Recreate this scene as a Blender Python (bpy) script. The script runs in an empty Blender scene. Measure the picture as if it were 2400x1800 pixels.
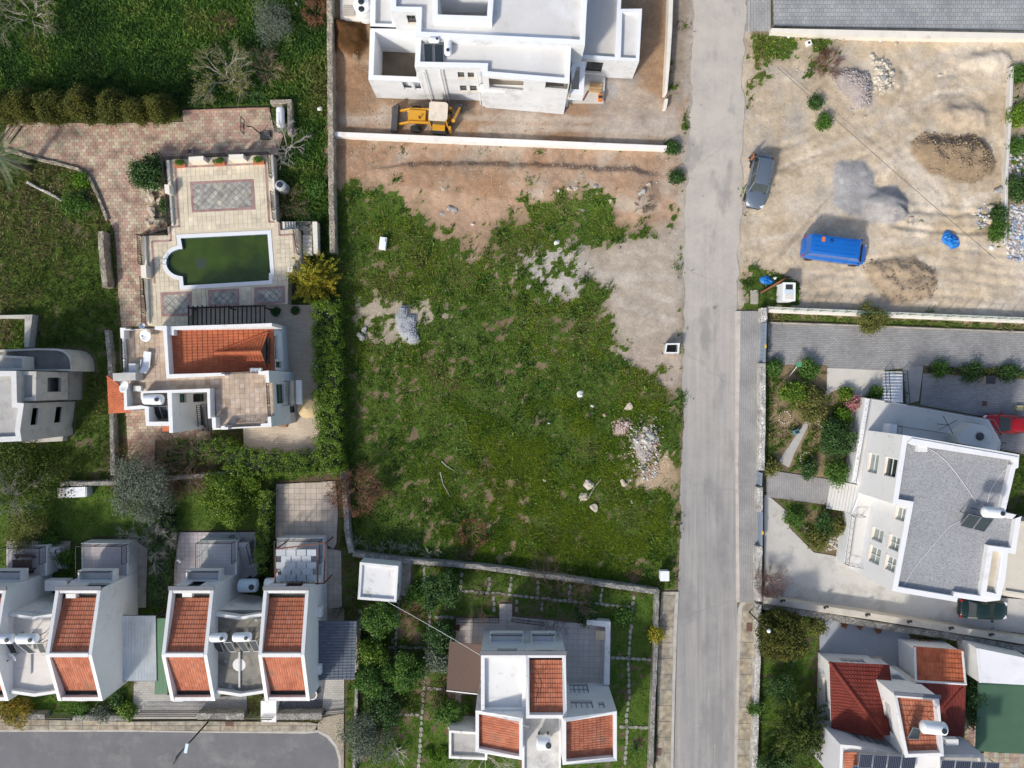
import bpy, math, random
import numpy as np
from mathutils import Vector, Matrix
random.seed(7); rng = np.random.default_rng(7)
C = bpy.context.scene.collection
sc = bpy.context.scene
# ---------------------------------------------------------------- camera, sky, sun, exposure
CAMH = 66.0; FPX = 1716.0
cd = bpy.data.cameras.new('camera'); cam = bpy.data.objects.new('camera', cd); C.objects.link(cam)
cam.location = (0, 0, CAMH); cam.rotation_euler = (0, 0, 0)
cd.sensor_width = 36; cd.lens = 36*FPX/2400; cd.clip_end = 1000; cd.clip_start = .5
sc.camera = cam
SUN_EL = math.radians(40)
sdx, sdy = 0.62, 0.785                      # ground direction in which the shadows fall
w = bpy.data.worlds.new('World'); sc.world = w; w.use_nodes = True
nt = w.node_tree; nt.nodes.clear()
sky = nt.nodes.new('ShaderNodeTexSky'); sky.sky_type = 'NISHITA'; sky.sun_disc = False
sky.sun_elevation = SUN_EL; sky.sun_rotation = math.atan2(-sdx, -sdy); sky.air_density = 1.0; sky.dust_density = 2.5; sky.ozone_density = 1.0
bg = nt.nodes.new('ShaderNodeBackground'); bg.inputs[1].default_value = 0.15
wo = nt.nodes.new('ShaderNodeOutputWorld'); nt.links.new(sky.outputs[0], bg.inputs[0]); nt.links.new(bg.outputs[0], wo.inputs[0])
sl = bpy.data.lights.new('sun', 'SUN'); sl.energy = 2.75; sl.angle = math.radians(5.0); sl.color = (1, .945, .85)
so = bpy.data.objects.new('sun', sl); C.objects.link(so)
so.rotation_euler = Vector((sdx*math.cos(SUN_EL), sdy*math.cos(SUN_EL), -math.sin(SUN_EL))).to_track_quat('-Z', 'Y').to_euler()
so.location = (-40, -50, 60)
vs = sc.view_settings; vs.view_transform = 'Standard'; vs.look = 'None'; vs.exposure = 0.19; vs.gamma = 1.0
sc.render.engine = 'CYCLES'; sc.cycles.use_denoising = True; sc.cycles.max_bounces = 6
# ---------------------------------------------------------------- measuring: photo pixel + real height -> metres
def S(sx, sy, z=0.0): return Vector(((sx-1200)/FPX*(CAMH-z), -(sy-900)/FPX*(CAMH-z), z))
def W(k, x, y, z=0.0): return S(800*(k % 3)+x/2.765, 600*(k//3)+y/2.765, z)
def G(x, y, z=0.0): return S(x*1.085, y*1.085, z)
def nums(s): 
    a = [float(v) for v in s.replace(',', ' ').split()]; return [(a[i], a[i+1]) for i in range(0, len(a), 2)]
def WP(k, s, z=0.0): return [W(k, x, y, z) for x, y in nums(s)]
def GP(s, z=0.0): return [G(x, y, z) for x, y in nums(s)]
# ---------------------------------------------------------------- materials
MATS = {}
def lerp(a, b, t): return tuple(a[i]+(b[i]-a[i])*t for i in range(3))
def mat(name, col, rough=.8, var=.12, scale=1.5, bump=0.0, bscale=14, metal=0.0, dirt=None, spec=.5, trans=0, coat=0, streak=None):
    """procedural surface: broad + fine colour variation, optional dirt blotches (colour, scale, amount), bump"""
    if name in MATS: return MATS[name]
    m = bpy.data.materials.new(name); m.use_nodes = True; MATS[name] = m
    n = m.node_tree.nodes; L = m.node_tree.links; p = n['Principled BSDF']
    p.inputs['Roughness'].default_value = rough; p.inputs['Metallic'].default_value = metal
    p.inputs['Specular IOR Level'].default_value = spec
    if trans: p.inputs['Transmission Weight'].default_value = trans
    if coat: p.inputs['Coat Weight'].default_value = coat
    g = n.new('ShaderNodeNewGeometry'); src = g.outputs['Position']
    n1 = n.new('ShaderNodeTexNoise'); n1.inputs['Scale'].default_value = scale; n1.inputs['Detail'].default_value = 6; n1.inputs['Roughness'].default_value = .65
    L.new(src, n1.inputs['Vector'])
    mr = n.new('ShaderNodeMapRange'); mr.inputs[1].default_value = .3; mr.inputs[2].default_value = .7; L.new(n1.outputs[0], mr.inputs[0])
    mx = n.new('ShaderNodeMix'); mx.data_type = 'RGBA'
    mx.inputs[6].default_value = (*[c*(1-var) for c in col], 1); mx.inputs[7].default_value = (*[min(1, c*(1+var)) for c in col], 1)
    L.new(mr.outputs[0], mx.inputs[0]); out = mx.outputs[2]
    if dirt:
        for q, (dc, ds, da) in enumerate(dirt if isinstance(dirt, list) else [dirt]):
            n2 = n.new('ShaderNodeTexNoise'); n2.inputs['Scale'].default_value = ds; n2.inputs['Detail'].default_value = 7; n2.inputs['Roughness'].default_value = .7
            mp = n.new('ShaderNodeMapping'); mp.inputs['Location'].default_value = (3.7*q+1, 9.1*q, 0)
            if streak and q == 0: mp.inputs['Scale'].default_value = streak
            L.new(src, mp.inputs[0]); L.new(mp.outputs[0], n2.inputs['Vector'])
            r2 = n.new('ShaderNodeMapRange'); r2.inputs[1].default_value = .62-da*.35; r2.inputs[2].default_value = .78-da*.2; L.new(n2.outputs[0], r2.inputs[0])
            m2 = n.new('ShaderNodeMix'); m2.data_type = 'RGBA'; m2.inputs[7].default_value = (*dc, 1)
            L.new(r2.outputs[0], m2.inputs[0]); L.new(out, m2.inputs[6]); out = m2.outputs[2]
    L.new(out, p.inputs['Base Color'])
    if bump:
        n3 = n.new('ShaderNodeTexNoise'); n3.inputs['Scale'].default_value = bscale; n3.inputs['Detail'].default_value = 5; L.new(src, n3.inputs['Vector'])
        b = n.new('ShaderNodeBump'); b.inputs['Strength'].default_value = bump; b.inputs['Distance'].default_value = .06; L.new(n3.outputs[0], b.inputs['Height']); L.new(b.outputs[0], p.inputs['Normal'])
    return m
def palmat(name, cols, rough=.75, transl=0.0, spec=.3, noise=0.12, nscale=3.0, dirt=None, bump=0, bscale=20, gain=1.0, own=True):
    """palette material: colour picked by point attribute 'rnd' plus the object's own random number"""
    if name in MATS: return MATS[name]
    cols = [tuple(min(.9, v*gain) for v in c) for c in cols]
    m = bpy.data.materials.new(name); m.use_nodes = True; MATS[name] = m
    n = m.node_tree.nodes; L = m.node_tree.links; p = n['Principled BSDF']
    p.inputs['Roughness'].default_value = rough; p.inputs['Specular IOR Level'].default_value = spec
    at = n.new('ShaderNodeAttribute'); at.attribute_name = 'rnd'
    oi = n.new('ShaderNodeObjectInfo')
    ad = n.new('ShaderNodeMath'); ad.operation = 'ADD'; ad.inputs[1].default_value = 0; L.new(at.outputs['Fac'], ad.inputs[0])
    if own: L.new(oi.outputs['Random'], ad.inputs[1])
    fr = n.new('ShaderNodeMath'); fr.operation = 'FRACT'; L.new(ad.outputs[0], fr.inputs[0])
    cr = n.new('ShaderNodeValToRGB'); e = cr.color_ramp.elements
    for i in range(len(cols)-2): e.new(.5)
    for i, c in enumerate(cols): e[i].position = i/(len(cols)-1); e[i].color = (*c, 1)
    L.new(fr.outputs[0], cr.inputs[0]); out = cr.outputs[0]
    g = n.new('ShaderNodeNewGeometry')
    if noise:
        n1 = n.new('ShaderNodeTexNoise'); n1.inputs['Scale'].default_value = nscale; n1.inputs['Detail'].default_value = 5; L.new(g.outputs['Position'], n1.inputs['Vector'])
        mr = n.new('ShaderNodeMapRange'); mr.inputs[1].default_value = .3; mr.inputs[2].default_value = .7; mr.inputs[3].default_value = 1-noise*2; mr.inputs[4].default_value = 1+noise
        L.new(n1.outputs[0], mr.inputs[0])
        mm = n.new('ShaderNodeMix'); mm.data_type = 'RGBA'; mm.blend_type = 'MULTIPLY'; mm.inputs[0].default_value = 1
        L.new(out, mm.inputs[6]); L.new(mr.outputs[0], mm.inputs[7]); out = mm.outputs[2]
    if dirt:
        dc, ds, da = dirt
        n2 = n.new('ShaderNodeTexNoise'); n2.inputs['Scale'].default_value = ds; n2.inputs['Detail'].default_value = 7; L.new(g.outputs['Position'], n2.inputs['Vector'])
        r2 = n.new('ShaderNodeMapRange'); r2.inputs[1].default_value = .62-da*.35; r2.inputs[2].default_value = .78-da*.2; L.new(n2.outputs[0], r2.inputs[0])
        m2 = n.new('ShaderNodeMix'); m2.data_type = 'RGBA'; m2.inputs[7].default_value = (*dc, 1); L.new(r2.outputs[0], m2.inputs[0]); L.new(out, m2.inputs[6]); out = m2.outputs[2]
    if bump:
        n3 = n.new('ShaderNodeTexNoise'); n3.inputs['Scale'].default_value = bscale; n3.inputs['Detail'].default_value = 5; L.new(g.outputs['Position'], n3.inputs['Vector'])
        b = n.new('ShaderNodeBump'); b.inputs['Strength'].default_value = bump; b.inputs['Distance'].default_value = .05; L.new(n3.outputs[0], b.inputs['Height']); L.new(b.outputs[0], p.inputs['Normal'])
    L.new(out, p.inputs['Base Color'])
    if transl:
        tr = n.new('ShaderNodeBsdfTranslucent'); L.new(out, tr.inputs[0]); ms = n.new('ShaderNodeMixShader'); ms.inputs[0].default_value = transl
        o = n['Material Output']; L.new(p.outputs[0], ms.inputs[1]); L.new(tr.outputs[0], ms.inputs[2]); L.new(ms.outputs[0], o.inputs[0])
    return m
# ---------------------------------------------------------------- mesh helpers
WL = {}
def npmesh(name, V, F, m=None, rnd=None, smooth=False):
    me = bpy.data.meshes.new(name); V = np.asarray(V, np.float32).reshape(-1, 3)
    if isinstance(F, np.ndarray):
        k = F.shape[1]; me.vertices.add(len(V)); me.vertices.foreach_set('co', V.ravel())
        me.loops.add(F.size); me.loops.foreach_set('vertex_index', F.ravel().astype(np.int32))
        me.polygons.add(len(F)); me.polygons.foreach_set('loop_start', np.arange(0, F.size, k, dtype=np.int32))
        me.update(calc_edges=True)
    else:
        me.from_pydata([tuple(map(float, v)) for v in V], [], F); me.update()
    if rnd is not None:
        a = me.attributes.new('rnd', 'FLOAT', 'POINT'); a.data.foreach_set('value', np.asarray(rnd, np.float32))
    if m: me.materials.append(m)
    if smooth: me.polygons.foreach_set('use_smooth', np.ones(len(me.polygons), bool))
    return me
def tag(o, label=None, cat=None, group=None, kind=None):
    if label: o['label'] = label
    if cat: o['category'] = cat
    if group: o['group'] = group
    if kind: o['kind'] = kind
    return o
def link(name, me, parent=None, local=False, **kw):
    o = bpy.data.objects.new(name, me); C.objects.link(o)
    if parent is not None:
        o.parent = parent
        if not local: o.location = -WL.get(parent.name, Vector((0, 0, 0)))
    WL[o.name] = Vector((0, 0, 0))
    return tag(o, **kw)
def thing(name, label, cat, loc=(0, 0, 0), group=None, rz=0, kind=None):
    o = bpy.data.objects.new(name, None); C.objects.link(o); o.location = loc; o.rotation_euler[2] = rz; o.empty_display_size = .2
    WL[o.name] = Vector(loc); return tag(o, label, cat, group, kind)
def copy_tree(o, parent=None):
    c = o.copy(); C.objects.link(c)
    if parent is not None: c.parent = parent
    WL[c.name] = WL.get(o.name, Vector((0, 0, 0))).copy()
    for ch in list(o.children): copy_tree(ch, c)
    return c
def area2(P): return sum(P[i][0]*P[(i+1) % len(P)][1]-P[(i+1) % len(P)][0]*P[i][1] for i in range(len(P)))
def ccw(P): return list(P) if area2(P) > 0 else list(P)[::-1]
def inset(P, d):
    """inset a CCW polygon (list of 2/3-vectors) by d"""
    P = [Vector((p[0], p[1])) for p in P]; n = len(P); R = []
    for i in range(n):
        a, b, c = P[i-1], P[i], P[(i+1) % n]
        e1 = (b-a).normalized(); e2 = (c-b).normalized(); n1 = Vector((-e1.y, e1.x)); n2 = Vector((-e2.y, e2.x))
        k = 1+n1.dot(n2); m = (n1+n2)/max(k, .25); R.append(b+m*d)
    return R
class MB:
    def __init__(s): s.v = []; s.f = []; s.r = []
    def quad(s, *p):
        i = len(s.v); s.v += [tuple(q) for q in p]; s.f.append(tuple(range(i, i+len(p)))); return s
    def prism(s, P, z0, z1, bottom=False):
        P = ccw(P); n = len(P); i = len(s.v)
        zz = (lambda k: z1[k]) if isinstance(z1, (list, tuple)) else (lambda k: z1)
        s.v += [(p[0], p[1], z0) for p in P]+[(p[0], p[1], zz(k)) for k, p in enumerate(P)]
        for k in range(n): s.f.append((i+k, i+(k+1) % n, i+n+(k+1) % n, i+n+k))
        s.f.append(tuple(range(i+n, i+2*n)))
        if bottom: s.f.append(tuple(range(i, i+n))[::-1])
        return s
    def ring(s, P, d, z0, z1):
        P = ccw(P); Q = inset(P, d); n = len(P); i = len(s.v)
        for R in (P, Q):
            for z in (z0, z1): s.v += [(p[0], p[1], z) for p in R]
        o0, o1, q0, q1 = i, i+n, i+2*n, i+3*n
        for k in range(n):
            j = (k+1) % n
            s.f += [(o0+k, o0+j, o1+j, o1+k), (o1+k, o1+j, q1+j, q1+k), (q1+k, q1+j, q0+j, q0+k)]
        return s
    def box(s, c, d, rz=0, M4=None):
        x, y, z = d[0]/2, d[1]/2, d[2]/2; R = M4 if M4 is not None else Matrix.Rotation(rz, 4, 'Z')
        i = len(s.v); c = Vector(c)
        for sx, sy, sz in ((-1,-1,-1),(1,-1,-1),(1,1,-1),(-1,1,-1),(-1,-1,1),(1,-1,1),(1,1,1),(-1,1,1)): s.v.append(tuple(c+(R @ Vector((sx*x, sy*y, sz*z)))))
        s.f += [tuple(i+q for q in f) for f in ((3,2,1,0),(4,5,6,7),(0,1,5,4),(1,2,6,5),(2,3,7,6),(3,0,4,7))]; return s
    def beam(s, a, b, wd, h, up=(0, 0, 1)):
        a, b = Vector(a), Vector(b); d = b-a
        if d.length < 1e-6: return s
        x = d.normalized(); u = Vector(up); y = u.cross(x)
        if y.length < 1e-4: y = Vector((1, 0, 0)).cross(x)
        y.normalize(); z = x.cross(y)
        M = Matrix((x, y, z)).transposed().to_4x4(); return s.box((a+b)/2, (d.length, wd, h), M4=M)
    def tube(s, pts, r, n=6, cap=True):
        pts = [Vector(p) for p in pts]; rr = r if isinstance(r, (list, tuple)) else [r]*len(pts); i0 = len(s.v)
        ref = Vector((.3, .2, 1)).normalized()
        for k, p in enumerate(pts):
            d = (pts[min(k+1, len(pts)-1)]-pts[max(k-1, 0)]).normalized()
            x = d.cross(ref)
            if x.length < 1e-3: x = d.cross(Vector((1, 0, 0)))
            x.normalize(); y = d.cross(x)
            for j in range(n):
                a = 2*math.pi*j/n; s.v.append(tuple(p+(x*math.cos(a)+y*math.sin(a))*rr[k]))
        for k in range(len(pts)-1):
            for j in range(n):
                a = i0+k*n+j; b = i0+k*n+(j+1) % n; s.f.append((a, b, b+n, a+n))
        if cap: s.f.append(tuple(range(i0, i0+n))[::-1]); e = i0+(len(pts)-1)*n; s.f.append(tuple(range(e, e+n)))
        return s
    def lathe(s, c, prof, n=16, axis='z', M4=None):
        i0 = len(s.v); c = Vector(c); M3 = (M4 or Matrix.Identity(4)).to_3x3()
        for r, h in prof:
            for j in range(n):
                a = 2*math.pi*j/n
                p = Vector((r*math.cos(a), r*math.sin(a), h)) if axis == 'z' else Vector((h, r*math.cos(a), r*math.sin(a)))
                s.v.append(tuple(c+M3 @ p))
        for k in range(len(prof)-1):
            for j in range(n):
                a = i0+k*n+j; b = i0+k*n+(j+1) % n; s.f.append((a, b, b+n, a+n))
        s.f.append(tuple(range(i0, i0+n))[::-1]); e = i0+(len(prof)-1)*n; s.f.append(tuple(range(e, e+n)))
        return s
    def build(s, name, m, parent=None, smooth=False, local=False, **kw):
        me = npmesh(name, np.array(s.v), s.f, m, s.r if len(s.r) == len(s.v) and s.r else None, smooth)
        return link(name, me, parent, local, **kw)
def inpoly(P, x, y):
    """vectorised point in polygon"""
    r = np.zeros(np.shape(x), bool); n = len(P)
    for i in range(n):
        x1, y1 = P[i][0], P[i][1]; x2, y2 = P[(i+1) % n][0], P[(i+1) % n][1]
        c = ((y1 > y) != (y2 > y)); xi = (x2-x1)*(y-y1)/((y2-y1) if y2 != y1 else 1e-9)+x1
        r ^= c & (x < xi)
    return r
def sdist(P, x, y):
    d = np.full(np.shape(x), 1e9); n = len(P)
    for i in range(n):
        ax, ay = P[i][0], P[i][1]; bx, by = P[(i+1) % n][0]-ax, P[(i+1) % n][1]-ay
        t = np.clip(((x-ax)*bx+(y-ay)*by)/(bx*bx+by*by+1e-9), 0, 1)
        d = np.minimum(d, (x-ax-t*bx)**2+(y-ay-t*by)**2)
    d = np.sqrt(d); return np.where(inpoly(P, x, y), d, -d)
_perm = rng.random((256, 256))
def vnoise(x, y):
    xi = np.floor(x).astype(int); yi = np.floor(y).astype(int); fx = x-xi; fy = y-yi
    fx = fx*fx*(3-2*fx); fy = fy*fy*(3-2*fy); g = lambda a, b: _perm[a & 255, b & 255]
    return (g(xi, yi)*(1-fx)+g(xi+1, yi)*fx)*(1-fy)+(g(xi, yi+1)*(1-fx)+g(xi+1, yi+1)*fx)*fy
def fbm(x, y, s, o=4):
    r = 0; a = .5; t = 0
    for k in range(o): r = r+a*vnoise(x*s+17*k, y*s+31*k); t += a; a *= .5; s *= 2.03
    return r/t
# ---------------------------------------------------------------- ground: one sheet, soil zones and grass cover measured on the site
def sstep(a, b, x): t = np.clip((x-a)/(b-a), 0, 1); return t*t*(3-2*t)
fx = np.concatenate([[-260, -180, -120, -80, -60], np.arange(-50, 50.01, .2), [60, 80, 120, 180, 260]])
fy = np.concatenate([[-260, -180, -120, -70, -48], np.arange(-38, 38.01, .2), [48, 70, 120, 180, 260]])
GX, GY = np.meshgrid(fx, fy); gx, gy = GX.ravel(), GY.ravel()
N1 = fbm(gx, gy, .9, 5); N2 = fbm(gx+50, gy+20, .28, 4); N3 = fbm(gx+9, gy-40, 3.0, 3)
base = np.tile(np.array([.13, .115, .06]), (len(gx), 1)); dens = np.full(len(gx), .75); kind = np.zeros(len(gx)); rough = np.full(len(gx), .02)
def zone(P, col, g, k, soft=None, wob=1.0, rg=.02, cut=0.0):
    """k: 0 scrub 1 lush weeds 2 lawn 3 meadow"""
    soft = soft or (1.1 if wob >= .5 else .3)
    d = sdist(P, gx, gy)+(N1-.5)*wob*1.6+(N3-.5)*wob*.5-cut; a = sstep(-soft, soft, d)
    base[:] = base*(1-a[:, None])+np.array(col)*a[:, None]; dens[:] = dens*(1-a)+g*a; kind[a > .5] = k; rough[:] = rough*(1-a)+rg*a
SOIL = (.30, .205, .13); SAND = (.58, .48, .355); DUST = (.43, .365, .295); DARK = (.12, .10, .06); GREY = (.33, .32, .31)
zone(GP('-60,-40 706,-40 706,560 560,560 560,250 -60,265'), (.075, .075, .035), 1.1, 1, wob=.2)
zone(GP('-60,330 90,352 150,360 210,410 235,500 245,700 250,1020 -60,1020'), (.15, .13, .07), .8, 0, wob=.2)
zone(GP('-60,1045 595,1035 600,1160 310,1340 -60,1340'), (.08, .08, .035), 1.1, 2, wob=.1)
zone(GP('235,950 740,930 760,1060 235,1060'), (.12, .09, .055), .5, 0, wob=.2)
zone(GP('718,370 1466,400 1480,500 1475,1285 1430,1275 770,1200 740,1020 736,640'), (.22, .175, .10), .84, 3, wob=.15)
zone(GP('718,-40 1500,-40 1482,240 1478,320 718,300'), (.34, .225, .14), 0, 0, wob=.3, rg=.05)
zone(GP('718,290 1475,320 1470,450 1468,485 1425,475 1350,470 1290,392 1210,410 1130,432 1125,455 1065,475 1040,500 1035,540 1000,500 955,505 935,450 905,425 880,440 860,405 800,385 718,382'), (.43, .29, .195), .03, 3, wob=1.0, rg=.07, cut=-.45)
zone(GP('1225,545 1300,535 1385,508 1420,495 1480,470 1478,840 1440,825 1405,795 1370,768 1320,725 1318,690 1308,650 1325,625 1280,605 1240,600'), DUST, .0, 3, wob=.5, rg=.03)
zone(GP('1120,545 1240,540 1250,615 1230,660 1170,655 1110,610'), (.46, .42, .375), .42, 3, wob=.8, cut=-.5)
zone(GP('1010,560 1120,560 1110,640 1050,620'), (.32, .24, .17), .68, 3, wob=.8)
zone(GP('780,640 960,640 975,690 900,720 830,770 800,740 760,680'), (.42, .36, .27), .48, 3, wob=.6)
zone(GP('850,1060 1160,1040 1180,1230 960,1200 820,1130'), (.23, .175, .105), .64, 3, wob=1)
zone(GP('760,800 1000,850 980,1000 800,980'), (.2, .155, .09), .76, 3, wob=1)
zone(GP('1000,620 1250,660 1200,760 1040,760'), (.2, .15, .09), .8, 3, wob=1)
zone(WP(4, '2050,1200 2110,1240 2160,1380 2150,1470 2060,1560 1930,1520 1870,1500 1890,1400 2000,1360'), (.45, .34, .22), .04, 3, wob=.5, rg=.05)
zone(WP(4, '1740,600 2200,540 2200,830 2100,850 2020,760 1860,700'), (.40, .33, .27), .12, 3, wob=.4)
zone(GP('1600,60 2260,60 2260,700 1592,665 1596,450'), SAND, .0, 3, wob=.3, rg=.06)
zone(GP('1440,-40 1508,-40 1500,120 1478,235 1440,225'), (.30, .24, .18), .12, 3, wob=.3)
zone(WP(2, '440,190 720,195 740,300 700,370 600,420 570,500 540,450 480,440 440,330'), (.2, .16, .1), .92, 3, wob=.8)
zone(WP(2, '400,590 430,540 470,480 520,480 500,560 430,600'), (.2, .16, .1), .9, 3, wob=.5)
zone(WP(2, '720,210 1080,240 1000,300 960,380 900,520 810,520 810,300'), (.3, .24, .15), .55, 0, wob=.8)
zone(WP(2, '540,580 720,590 800,740 800,870 620,950 480,980 550,830 680,740'), (.38, .37, .355), .0, 3, wob=.5)
zone(WP(2, '1050,1040 1180,1040 1240,1180 1420,1250 1430,1400 1300,1460 1150,1420 1000,1330'), (.34, .33, .325), 0, 3, wob=.4)
zone(WP(2, '1960,1300 2090,1300 2100,1580 2010,1560 1900,1500'), (.3, .24, .16), .5, 3, wob=.6)
zone(WP(2, '2140,420 2260,420 2260,1330 2110,1330'), (.28, .22, .14), .45, 3, wob=.4)
zone(WP(5, '340,60 480,70 660,120 750,180 760,330 340,350'), (.18, .14, .08), .85, 3, wob=.3)
zone(GP('1650,665 2260,690 2260,705 1650,680'), (.34, .26, .17), .4, 3, wob=.1)
zone(WP(5, '545,690 960,700 940,760 940,870 1090,860 1100,1480 960,1480 740,1400 545,1330'), (.27, .205, .125), .42, 0, wob=.15)
zone(WP(8, '670,-10 1090,-20 1020,270 860,250 700,100'), (.22, .17, .10), .45, 0, wob=.2)
zone(WP(8, '500,620 900,680 900,1400 1060,1659 500,1659'), (.10, .085, .05), .75, 2, wob=.2)
zone(GP('860,1225 1425,1290 1405,1700 735,1700 770,1300 790,1290'), (.16, .125, .075), .78, 2, wob=.15)
zone(WP(7, '120,600 560,560 570,900 520,1300 420,1320 110,1200'), (.17, .125, .075), .5, 0, wob=.6)
zone(WP(6, '150,1130 880,1130 860,1350 -60,1350 -60,1150'), (.12, .1, .06), .9, 2, wob=.1)
zone(WP(1, '900,690 2200,690 2200,900 1560,880 1480,800 1000,760'), (.44, .37, .31), 0, 0, wob=.9)
zone(WP(1, '1700,500 1900,520 1860,660 1700,670'), (.36, .36, .36), 0, 0, wob=.6)
zone(WP(1, '-40,120 170,140 185,300 120,400 -40,330'), (.10, .05, .02), 0, 0, wob=.3, rg=.09)
for e_ in (GP('1508,-40 1499,120 1490,300 1481,420 1478,500 1477,640'), GP('1606,-40 1603,160 1601,400 1592,600 1590,665')):
    q_ = [Vector((p_.x, p_.y)) for p_ in e_]; zone([p_-Vector((.55, 0)) for p_ in q_]+[p_+Vector((.55, 0)) for p_ in q_][::-1], (.45, .40, .34), .12, 3, wob=.6, soft=.8)
# compacted tracks and washed patches on the sandy lot and the building plot
sand_in = inpoly(GP('1600,75 2260,75 2260,690 1596,660'), gx, gy).astype(float); b1 = fbm(gx+70, gy-30, .16, 4); b2 = fbm(gx-20, gy+60, .5, 4)
for f_, col_, a_ in ((sstep(.52, .68, b1), (.66, .58, .47), .8), (sstep(.50, .38, b1), (.49, .395, .28), .55), (sstep(.60, .74, b2), (.50, .45, .385), .55), (sstep(.42, .3, b2), (.50, .385, .25), .6)):
    q_ = (f_*a_*sand_in)[:, None]; base[:] = base*(1-q_)+np.array(col_)*q_
site_in = inpoly(GP('718,120 1490,190 1480,470 1140,440 718,385'), gx, gy).astype(float)
for f_, col_, a_ in ((sstep(.54, .7, b2), (.46, .38, .30), .8), (sstep(.48, .34, b1), (.28, .17, .10), .6), (sstep(.46, .3, b2), (.36, .21, .12), .6)):
    q_ = (f_*a_*site_in)[:, None]; base[:] = base*(1-q_)+np.array(col_)*q_
def track(pts, wd, col_, a_=.7):
    dd = np.full(len(gx), 1e9)
    for p_, q_ in zip(pts[:-1], pts[1:]):
        dx, dy = (q_-p_).x, (q_-p_).y; t_ = np.clip(((gx-p_.x)*dx+(gy-p_.y)*dy)/(dx*dx+dy*dy), 0, 1); dd = np.minimum(dd, np.hypot(gx-p_.x-t_*dx, gy-p_.y-t_*dy))
    f_ = (sstep(wd, wd*.3, dd+(N1-.5)*.5)*a_*(.4+.9*N2))[:, None]; f_ = np.clip(f_, 0, 1); base[:] = base*(1-f_)+np.array(col_)*f_
for s_ in ('700,1640 950,1350 1150,1150 1400,1020 1600,900', '760,1650 1010,1380 1200,1180', '1250,830 1400,680 1480,500 1420,440', '600,1100 780,1030 950,960 1200,860 1450,700', '1500,700 1650,610 1800,590 2000,560', '450,1560 900,1500 1300,1560 2100,1600', '1350,600 1500,440 1750,330'): track(WP(2, s_), .4, (.60, .52, .42), .8)
for s_ in ('640,1650 900,1330 1100,1130', '1330,700 1420,560 1400,440', '650,1130 830,1060 980,990', '1560,720 1700,640 1830,620'): track(WP(2, s_), .22, (.34, .28, .21), .7)
for s_ in ('0,780 600,760 1200,770 2150,800', '900,830 1500,830 2150,860'): track(WP(1, s_), .5, (.50, .43, .36), .7)
for s_ in ('1480,0 1700,120 2150,150', '1600,60 1800,300 2150,420', '1500,40 1900,200 2150,300'): track(WP(4, s_), .5, (.52, .47, .41), .6)
# relief: banks, dumped heaps, wheel ruts
z = (N3-.5)*rough*2.2+(N1-.5)*rough*2.5
def mound(P, h, lump=.15, soft=1.2, col=None, ls=2.2, cf=1.0):
    global z
    soft = soft or (1.1 if wob >= .5 else .3)
    d = sdist(P, gx, gy)+(N1-.5)*.8; a = sstep(0, soft, d); lm = fbm(gx+3, gy+8, ls, 4)
    z = z+a*(h*(.65+.7*N2)+lump*(lm-.5)*2)
    if col is not None:
        b = sstep(-.15, .3, d)*cf; base[:] = base*(1-b[:, None])+np.array(col)*b[:, None]; dens[:] *= 1-b
mound(WP(2, '1470,920 1560,860 1700,880 1900,870 1990,960 2030,1050 1990,1140 1880,1200 1700,1170 1590,1120 1490,1040'), 1.0, .6, 1.6, (.29, .215, .14), 1.5)
mound(WP(2, '1150,1300 1240,1190 1390,1200 1460,1290 1460,1410 1340,1470 1210,1430 1140,1370'), 1.25, .12, 1.4, (.37, .355, .345))
mound(WP(2, '980,1030 1190,1030 1260,1180 1230,1330 1110,1410 970,1320'), .22, .05, 1.0, (.36, .35, .345))
mound(WP(2, '960,480 1050,440 1200,470 1240,560 1200,700 1090,720 1080,650 1010,580'), .7, .15, 1.0, (.33, .29, .275), 3)
mound(WP(2, '1210,360 1330,420 1360,520 1310,600 1230,580 1190,470'), .5, .3, .8, (.5, .44, .35), 3)
mound(WP(2, '1600,740 1700,660 1900,640 2000,720 1980,850 1700,850'), .6, .26, 1.2, (.52, .42, .31), 1.8)
mound(WP(2, '1760,420 1850,330 2000,290 2120,330 2150,420 2050,470 1850,470'), .6, .16, 1.0)
mound(WP(5, '1150,60 1230,20 1500,10 1640,90 1660,190 1620,290 1480,320 1330,300 1200,160'), .4, .34, 1.0, (.40, .31, .215), 2.2)
mound(WP(1, '-60,110 160,140 190,300 110,410 -60,350'), .7, .25, .8)
mound(WP(1, '560,640 800,640 850,740 560,700 420,680 400,630'), .2, .2, .5, (.2, .17, .14), 3)
mound(WP(4, '345,400 380,330 420,320 440,380 490,380 480,470 515,560 440,570 370,510'), .4, .06, .5, (.40, .42, .45))
mound(WP(4, '1760,1080 1830,1040 1890,1080 1830,1160 1770,1160'), .25, .1, .4, (.4, .33, .3))
mound(WP(4, '1870,1180 1960,1130 2040,1210 2020,1330 1950,1370 1890,1290'), .2, .15, .6, (.40, .37, .33), 3)
# bank across the cleared strip: lower on the north side
bx = [W(1, 350, 1080).x, W(1, 2100, 1140).x]; yl = np.interp(gx, [W(1, q, 0).x for q in (-20, 400, 900, 1400, 1900, 2150)], [W(1, 0, q).y for q in (1120, 1075, 1070, 1085, 1110, 1130)])
inb = (gx > bx[0]-3) & (gx < bx[1]) & (np.abs(gy-yl) < 5)
z = z+np.where(inb, (sstep(.22, -.18, gy-yl+(N1-.5)*.7)*sstep(-5, -1.5, gy-yl)-.0)*(.55*sstep(-3, 3, gx-bx[0]+1)*sstep(0, 3, bx[1]-gx)), 0)
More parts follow.
